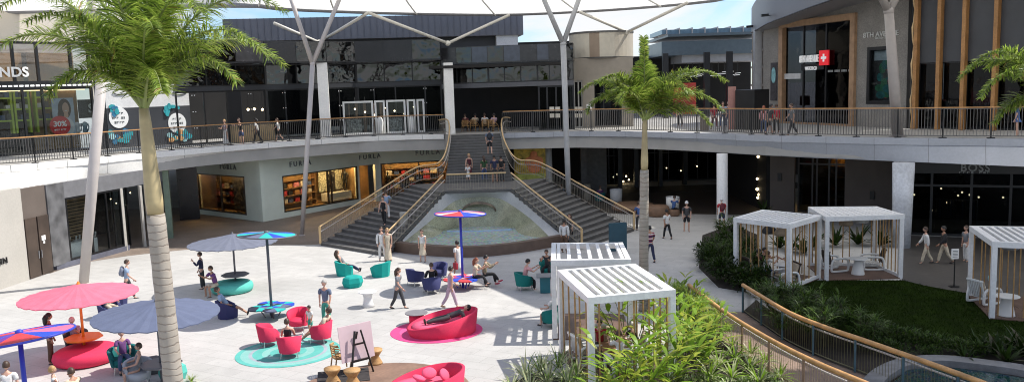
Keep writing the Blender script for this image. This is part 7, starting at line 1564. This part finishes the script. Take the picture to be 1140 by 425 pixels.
# --- stair
person(gp(428, 250, 1.05), 168, 'walk', 'black', 'black', 'brown', 'woman in black coming down the left stair flight', 1.7, female=True, vest=True)
person(gp(431, 243, 1.35), 10, 'walk', 'lblue', 'white', 'brown', 'person in a pale blue top going up the left stair flight', 1.66)
person(gp(523, 199, 2.75), 175, 'walk', 'maroon', 'maroon', 'blond', 'woman in a dark red top coming down to the stair landing', 1.72, female=True, vest=True, longhair=True)
person(gp(521.5, 203, ZL), 170, 'hold', 'white', 'white', 'brown', 'small child in a white dress on the stair landing', 1.25, child=True, dress=.3, female=True)
person(gp(539.5, 202, ZL), 15, 'stand', 'green', 'denim', 'brown', 'long haired woman in a green top and jeans on the stair landing', 1.7, female=True, longhair=True)
person(gp(551, 203, ZL), 10, 'stand', 'navy', 'dgrey', 'black', 'man in a navy tee on the stair landing', 1.78, legs_='short', skin='tan')
person(gp(558.5, 202, ZL), 20, 'stand', 'black', 'dgrey', 'black', 'person in black at the right of the stair landing', 1.72, skin='tan')
t, k = person(gp(545.5, 172, 4.35), 5, 'walk', 'slate', 'black', 'black', 'person climbing the upper stair flight with a dark backpack', 1.74, legs_='short'); rucksack(t, k, M('pack_black', (.02, .025, .035), .8), 'dark backpack on the person climbing the upper flight')
t, k = person(g0(628.5, 281), -25, 'stand', 'white', 'brown', 'black', 'man in a white shirt and brown trousers at the foot of the right stair flight', 1.78, sleeve='long', skin='tan')
person(g0(635, 271), 150, 'stand', 'dgrey', 'black', 'brown', 'dark haired woman facing the man in a white shirt by the right flight', 1.68, female=True, longhair=True)
# --- court, right
t, k = person(g0(743, 265.5), 20, 'walk', 'white', 'black', 'black', 'woman in a white top and black trousers carrying a white bag away', 1.68, female=True, skin='tan'); tote(t, k, M('bag_white', (.65, .65, .66), .6), 'white carrier bag held by the woman in a white top', .95, 1)
person(g0(764.5, 257.5), 175, 'stand', 'dgrey', 'black', 'grey', 'man in a dark tee shorts and white cap facing the court', 1.78, legs_='short', hat=cap_w, shoes='black')
t, k = person(g0(803.5, 253), 0, 'stand', 'red', 'navy', 'grey', 'man in a red top and white cap walking away past the white column', 1.76, legs_='short', hat=cap_w); rucksack(t, k, M('pack_maroon', (.12, .02, .03), .8), 'dark red backpack on the man by the white column')
sm_ = bpy.data.materials.new('striped_jersey'); sm_.use_nodes = True; nt = sm_.node_tree; b_ = nt.nodes['Principled BSDF']; tc_ = _n(nt, 'ShaderNodeTexCoord'); wv = _n(nt, 'ShaderNodeTexWave', wave_type='BANDS', bands_direction='Z'); wv.inputs['Scale'].default_value = 1.5; cr2 = _n(nt, 'ShaderNodeValToRGB'); cr2.color_ramp.interpolation = 'CONSTANT'
cr2.color_ramp.elements[0].color = (.025, .02, .06, 1); cr2.color_ramp.elements[1].position = .35; cr2.color_ramp.elements[1].color = (.42, .03, .05, 1); e_ = cr2.color_ramp.elements.new(.8); e_.color = (.6, .58, .56, 1)
nt.links.new(tc_.outputs['Object'], wv.inputs[0]); nt.links.new(wv.outputs['Fac'], cr2.inputs[0]); nt.links.new(cr2.outputs[0], b_.inputs['Base Color']); b_.inputs['Roughness'].default_value = .85
person(g0(724, 291), 10, 'walk', sm_, 'navy', 'black', 'man in a red white and navy striped jersey just right of the middle palm trunk', 1.8, skin='tan')
person(g0(711.5, 256), 0, 'stand', 'blue', 'dgrey', 'brown', 'person in blue half hidden behind the middle palm trunk', 1.72)
person(g0(750, 240), -30, 'sitf', 'blue', 'black', 'brown', 'person in blue sitting by the white planter in the arcade', 1.72, seat=.5)
person(g0(625, 224), 30, 'sit', 'lblue', 'denim', 'brown', 'person in pale blue sitting behind the right stair flight', 1.7, seat=.5); person(g0(668, 226), 20, 'sit', 'purple', 'dgrey', 'brown', 'person in purple sitting in the dark arcade', 1.7, seat=.5)
pc = gp(625, 224); tub_chair(pc, R(30), dteal, 'dark chair under the person in pale blue behind the right flight'); tub_chair(gp(668, 226), R(20), dteal, 'dark chair under the person in purple in the arcade'); ottoman(gp(750, 240), M('seat_brown'), 'brown round seat under the person in blue in the arcade', r=.4, h=.42)
person(g0(1031, 293), 78, 'walk', 'white', 'cream', 'brown', 'woman in a white jacket and cream trousers striding left past the clothing shop', 1.74, female=True, sleeve='long')
person(g0(1051, 293), 85, 'walk2', 'black', 'cream', 'black', 'man in a black top and pale trousers striding beside the woman in white', 1.78, sleeve='long', skin='tan')
person(g0(1075, 291), 100, 'stand', 'grey', 'white', 'brown', 'dim figure in grey half hidden behind the right edge pergola post', 1.7)
# --- lawn pergolas
c_ = sum(P1, Vector()) / 4
for dx, dy, h_, tp, hr, lab in ((-.85, .3, -80, 'maroon', 'black', 'dark haired person in dark red behind the rods of the leftmost lawn pergola'), (-.4, .75, 200, 'black', 'black', 'person in black at the far side of the leftmost lawn pergola table'), (-.6, -.35, -60, 'white', 'brown', 'person in pale clothes behind the rods at the pergola corner'), (.75, .15, 100, 'white', 'white', 'white haired person in white seated at the open side of the leftmost lawn pergola')):
    person(c_ + Vector((dx, dy, .05)), h_, 'sitf', tp, 'denim' if tp == 'white' else 'black', hr, lab, 1.68, seat=.5, skin='tan')
    if dx not in (-.85, .75): ottoman(c_ + Vector((dx, dy, .05)), dwick, 'dark round stool under %s' % lab.replace('dark haired person', 'person').split(' behind')[0].split(' at the')[0] + ' in the lawn pergola', r=.28, h=.42)
# --- planted pergola
for dx, dy, h_, tp, hr, lab in ((-.35, .85, 170, 'red', 'black', 'person in red at the far side of the brown table in the planted pergola'), (.75, .35, 100, 'black', 'grey', 'person in black under the dark lampshade in the planted pergola'), (.1, -.72, 10, 'white', 'brown', 'person in white seated with back to the planting in the bottom pergola')):
    person(cf + Vector((dx, dy, .05)), h_, 'sitf', tp, 'dgrey', hr, lab, 1.68, seat=.52)
c_ = sum(PB, Vector()) / 4
# --- upper walkway
def up_(u, off): return edge_at(u, off)
person(up_(251.5, 1.1), 170, 'hold', M('stripe_top', (.45, .38, .42), .8, var=.8, vs=7), 'white', 'blond', 'woman in a long white skirt on the left upper walkway', 1.7, female=True, dress=.04, vest=True)
person(up_(269, 1.3), 165, 'lean', 'black', 'denim', 'brown', 'man in a black shirt and denim shorts leaning on the left balustrade', 1.78, legs_='short')
person(up_(287, 1.1), 80, 'walk', 'white', 'black', 'black', 'woman in a white top and black trousers on the left upper walkway', 1.7, female=True, longhair=True, skin='dark'); person(up_(310.5, 1.2), 95, 'walk2', 'white', 'black', 'brown', 'girl in a white top and black shorts on the left upper walkway', 1.62, female=True, legs_='short')
person(up_(850, 1.8), -20, 'walk', 'pink', 'denim', 'red', 'woman in a pale pink top on the right upper walkway', 1.68, female=True, longhair=True, sleeve='long')
person(up_(857, 1.0), -80, 'walk', 'dgrey', 'dgrey', 'black', 'man in dark grey shorts striding right beside the woman in pink', 1.8, legs_='short')
person(up_(864.5, 3.2), 0, 'stand', 'red', 'black', 'brown', 'person in a red top facing the watch shop', 1.7, sleeve='long', skin='tan')
person(up_(882.5, 1.0), 85, 'walk', 'grey', 'dgrey', 'brown', 'bearded man in a grey tee and dark trousers striding left before the watch shop', 1.82)
person(up_(1132, 2.2), 60, 'stand', 'blue', 'blue', 'blond', 'blond woman in a short blue dress at the far right of the upper walkway', 1.7, female=True, dress=.42, longhair=True)
person(up_(805, 7.5), 180, 'stand', 'lblue', 'denim', 'brown', 'person in a pale blue shirt far back on the right upper walkway', 1.76); person(up_(795.5, 5.0), 10, 'walk', 'red', 'maroon', 'black', 'person in red walking away beyond the middle palm', 1.72); person(up_(811.5, 8.5), 170, 'stand', 'slate', 'denim', 'grey', 'person in slate blue beside the totem sign', 1.74); person(up_(757, 8.0), 5, 'stand', 'black', 'black', 'black', 'dark figure before the red display on the far walkway', 1.72)
for u, tp, hr in ((517.0, 'maroon', 'brown'), (527.5, 'cream', 'black'), (539, 'white', 'brown'), (549.5, 'lilac', 'black')):
    person(up_(u, 2.6 + (int(u) % 3) * .35), {517: -25, 527: 20, 539: -8, 549: 30}[int(u)], 'sit', tp, 'dgrey', hr, {'maroon': 'cafe guest in dark red seated at the head of the stair', 'cream': 'cafe guest in cream seated at the head of the stair', 'white': 'cafe guest in white seated at the head of the stair', 'lilac': 'cafe guest in pale lilac seated at the head of the stair'}[tp], 1.72, seat=.53)
# dummies in the handbag shop windows
for F, q, lab in ((FB, (tq + (FB.len - tq) * .34) / FB.len, 'left of the hanging panel'), (FB, (tq + (FB.len - tq) * .82) / FB.len, 'right of the hanging panel'), (FD, .12, 'by the left flight'), (FD, .35, 'in the window behind the stair')):
    torso(F.pt(F.len * q, .45 if F is not FB else 1.1, -.9), 0, black, 'dark dressed shop dummy %s in the pale green shop' % lab, legs=True)
# ------------------------------------------------------------------ freeze skin modifiers and lettering into plain meshes
bpy.context.view_layer.update()
dg = bpy.context.evaluated_depsgraph_get()
new = []
for o, ex in _skins:
    me = bpy.data.meshes.new_from_object(o.evaluated_get(dg)); new.append(me)
for (o, ex), me in zip(_skins, new):
    o.modifiers.clear(); old = o.data
    if ex is not None:
        vs = [tuple(v.co) for v in me.vertices]; fs = [tuple(p.vertices) for p in me.polygons]; n0 = len(vs); mats = list(me.materials); m2 = bpy.data.meshes.new(old.name)
        m2.from_pydata(vs + ex.v, [], fs + [tuple(i + n0 for i in f) for f in ex.f])
        for m_ in old.materials: m2.materials.append(m_)
        m2.polygons.foreach_set('material_index', [0] * len(fs) + ex.mi); m2.polygons.foreach_set('use_smooth', [True] * len(m2.polygons)); m2.update(); me = m2
    o.data = me
for o in [q for q in SC.objects if q.type == 'FONT']:
    me = bpy.data.meshes.new_from_object(o.evaluated_get(dg)); n_ = bpy.data.objects.new('lettering', me); COL.objects.link(n_)
    n_.parent = o.parent; n_.matrix_parent_inverse = o.matrix_parent_inverse.copy(); n_.matrix_basis = o.matrix_basis.copy()
    if not me.materials: me.materials.append(o.data.materials[0])
    bpy.data.objects.remove(o)
for i, o in enumerate([q for q in SC.objects if q.name.startswith('lettering')]): o.name = '_l%d' % i
for o in [q for q in SC.objects if q.name.startswith('_l')]: o.name = 'lettering'
SC.view_settings.exposure = .42
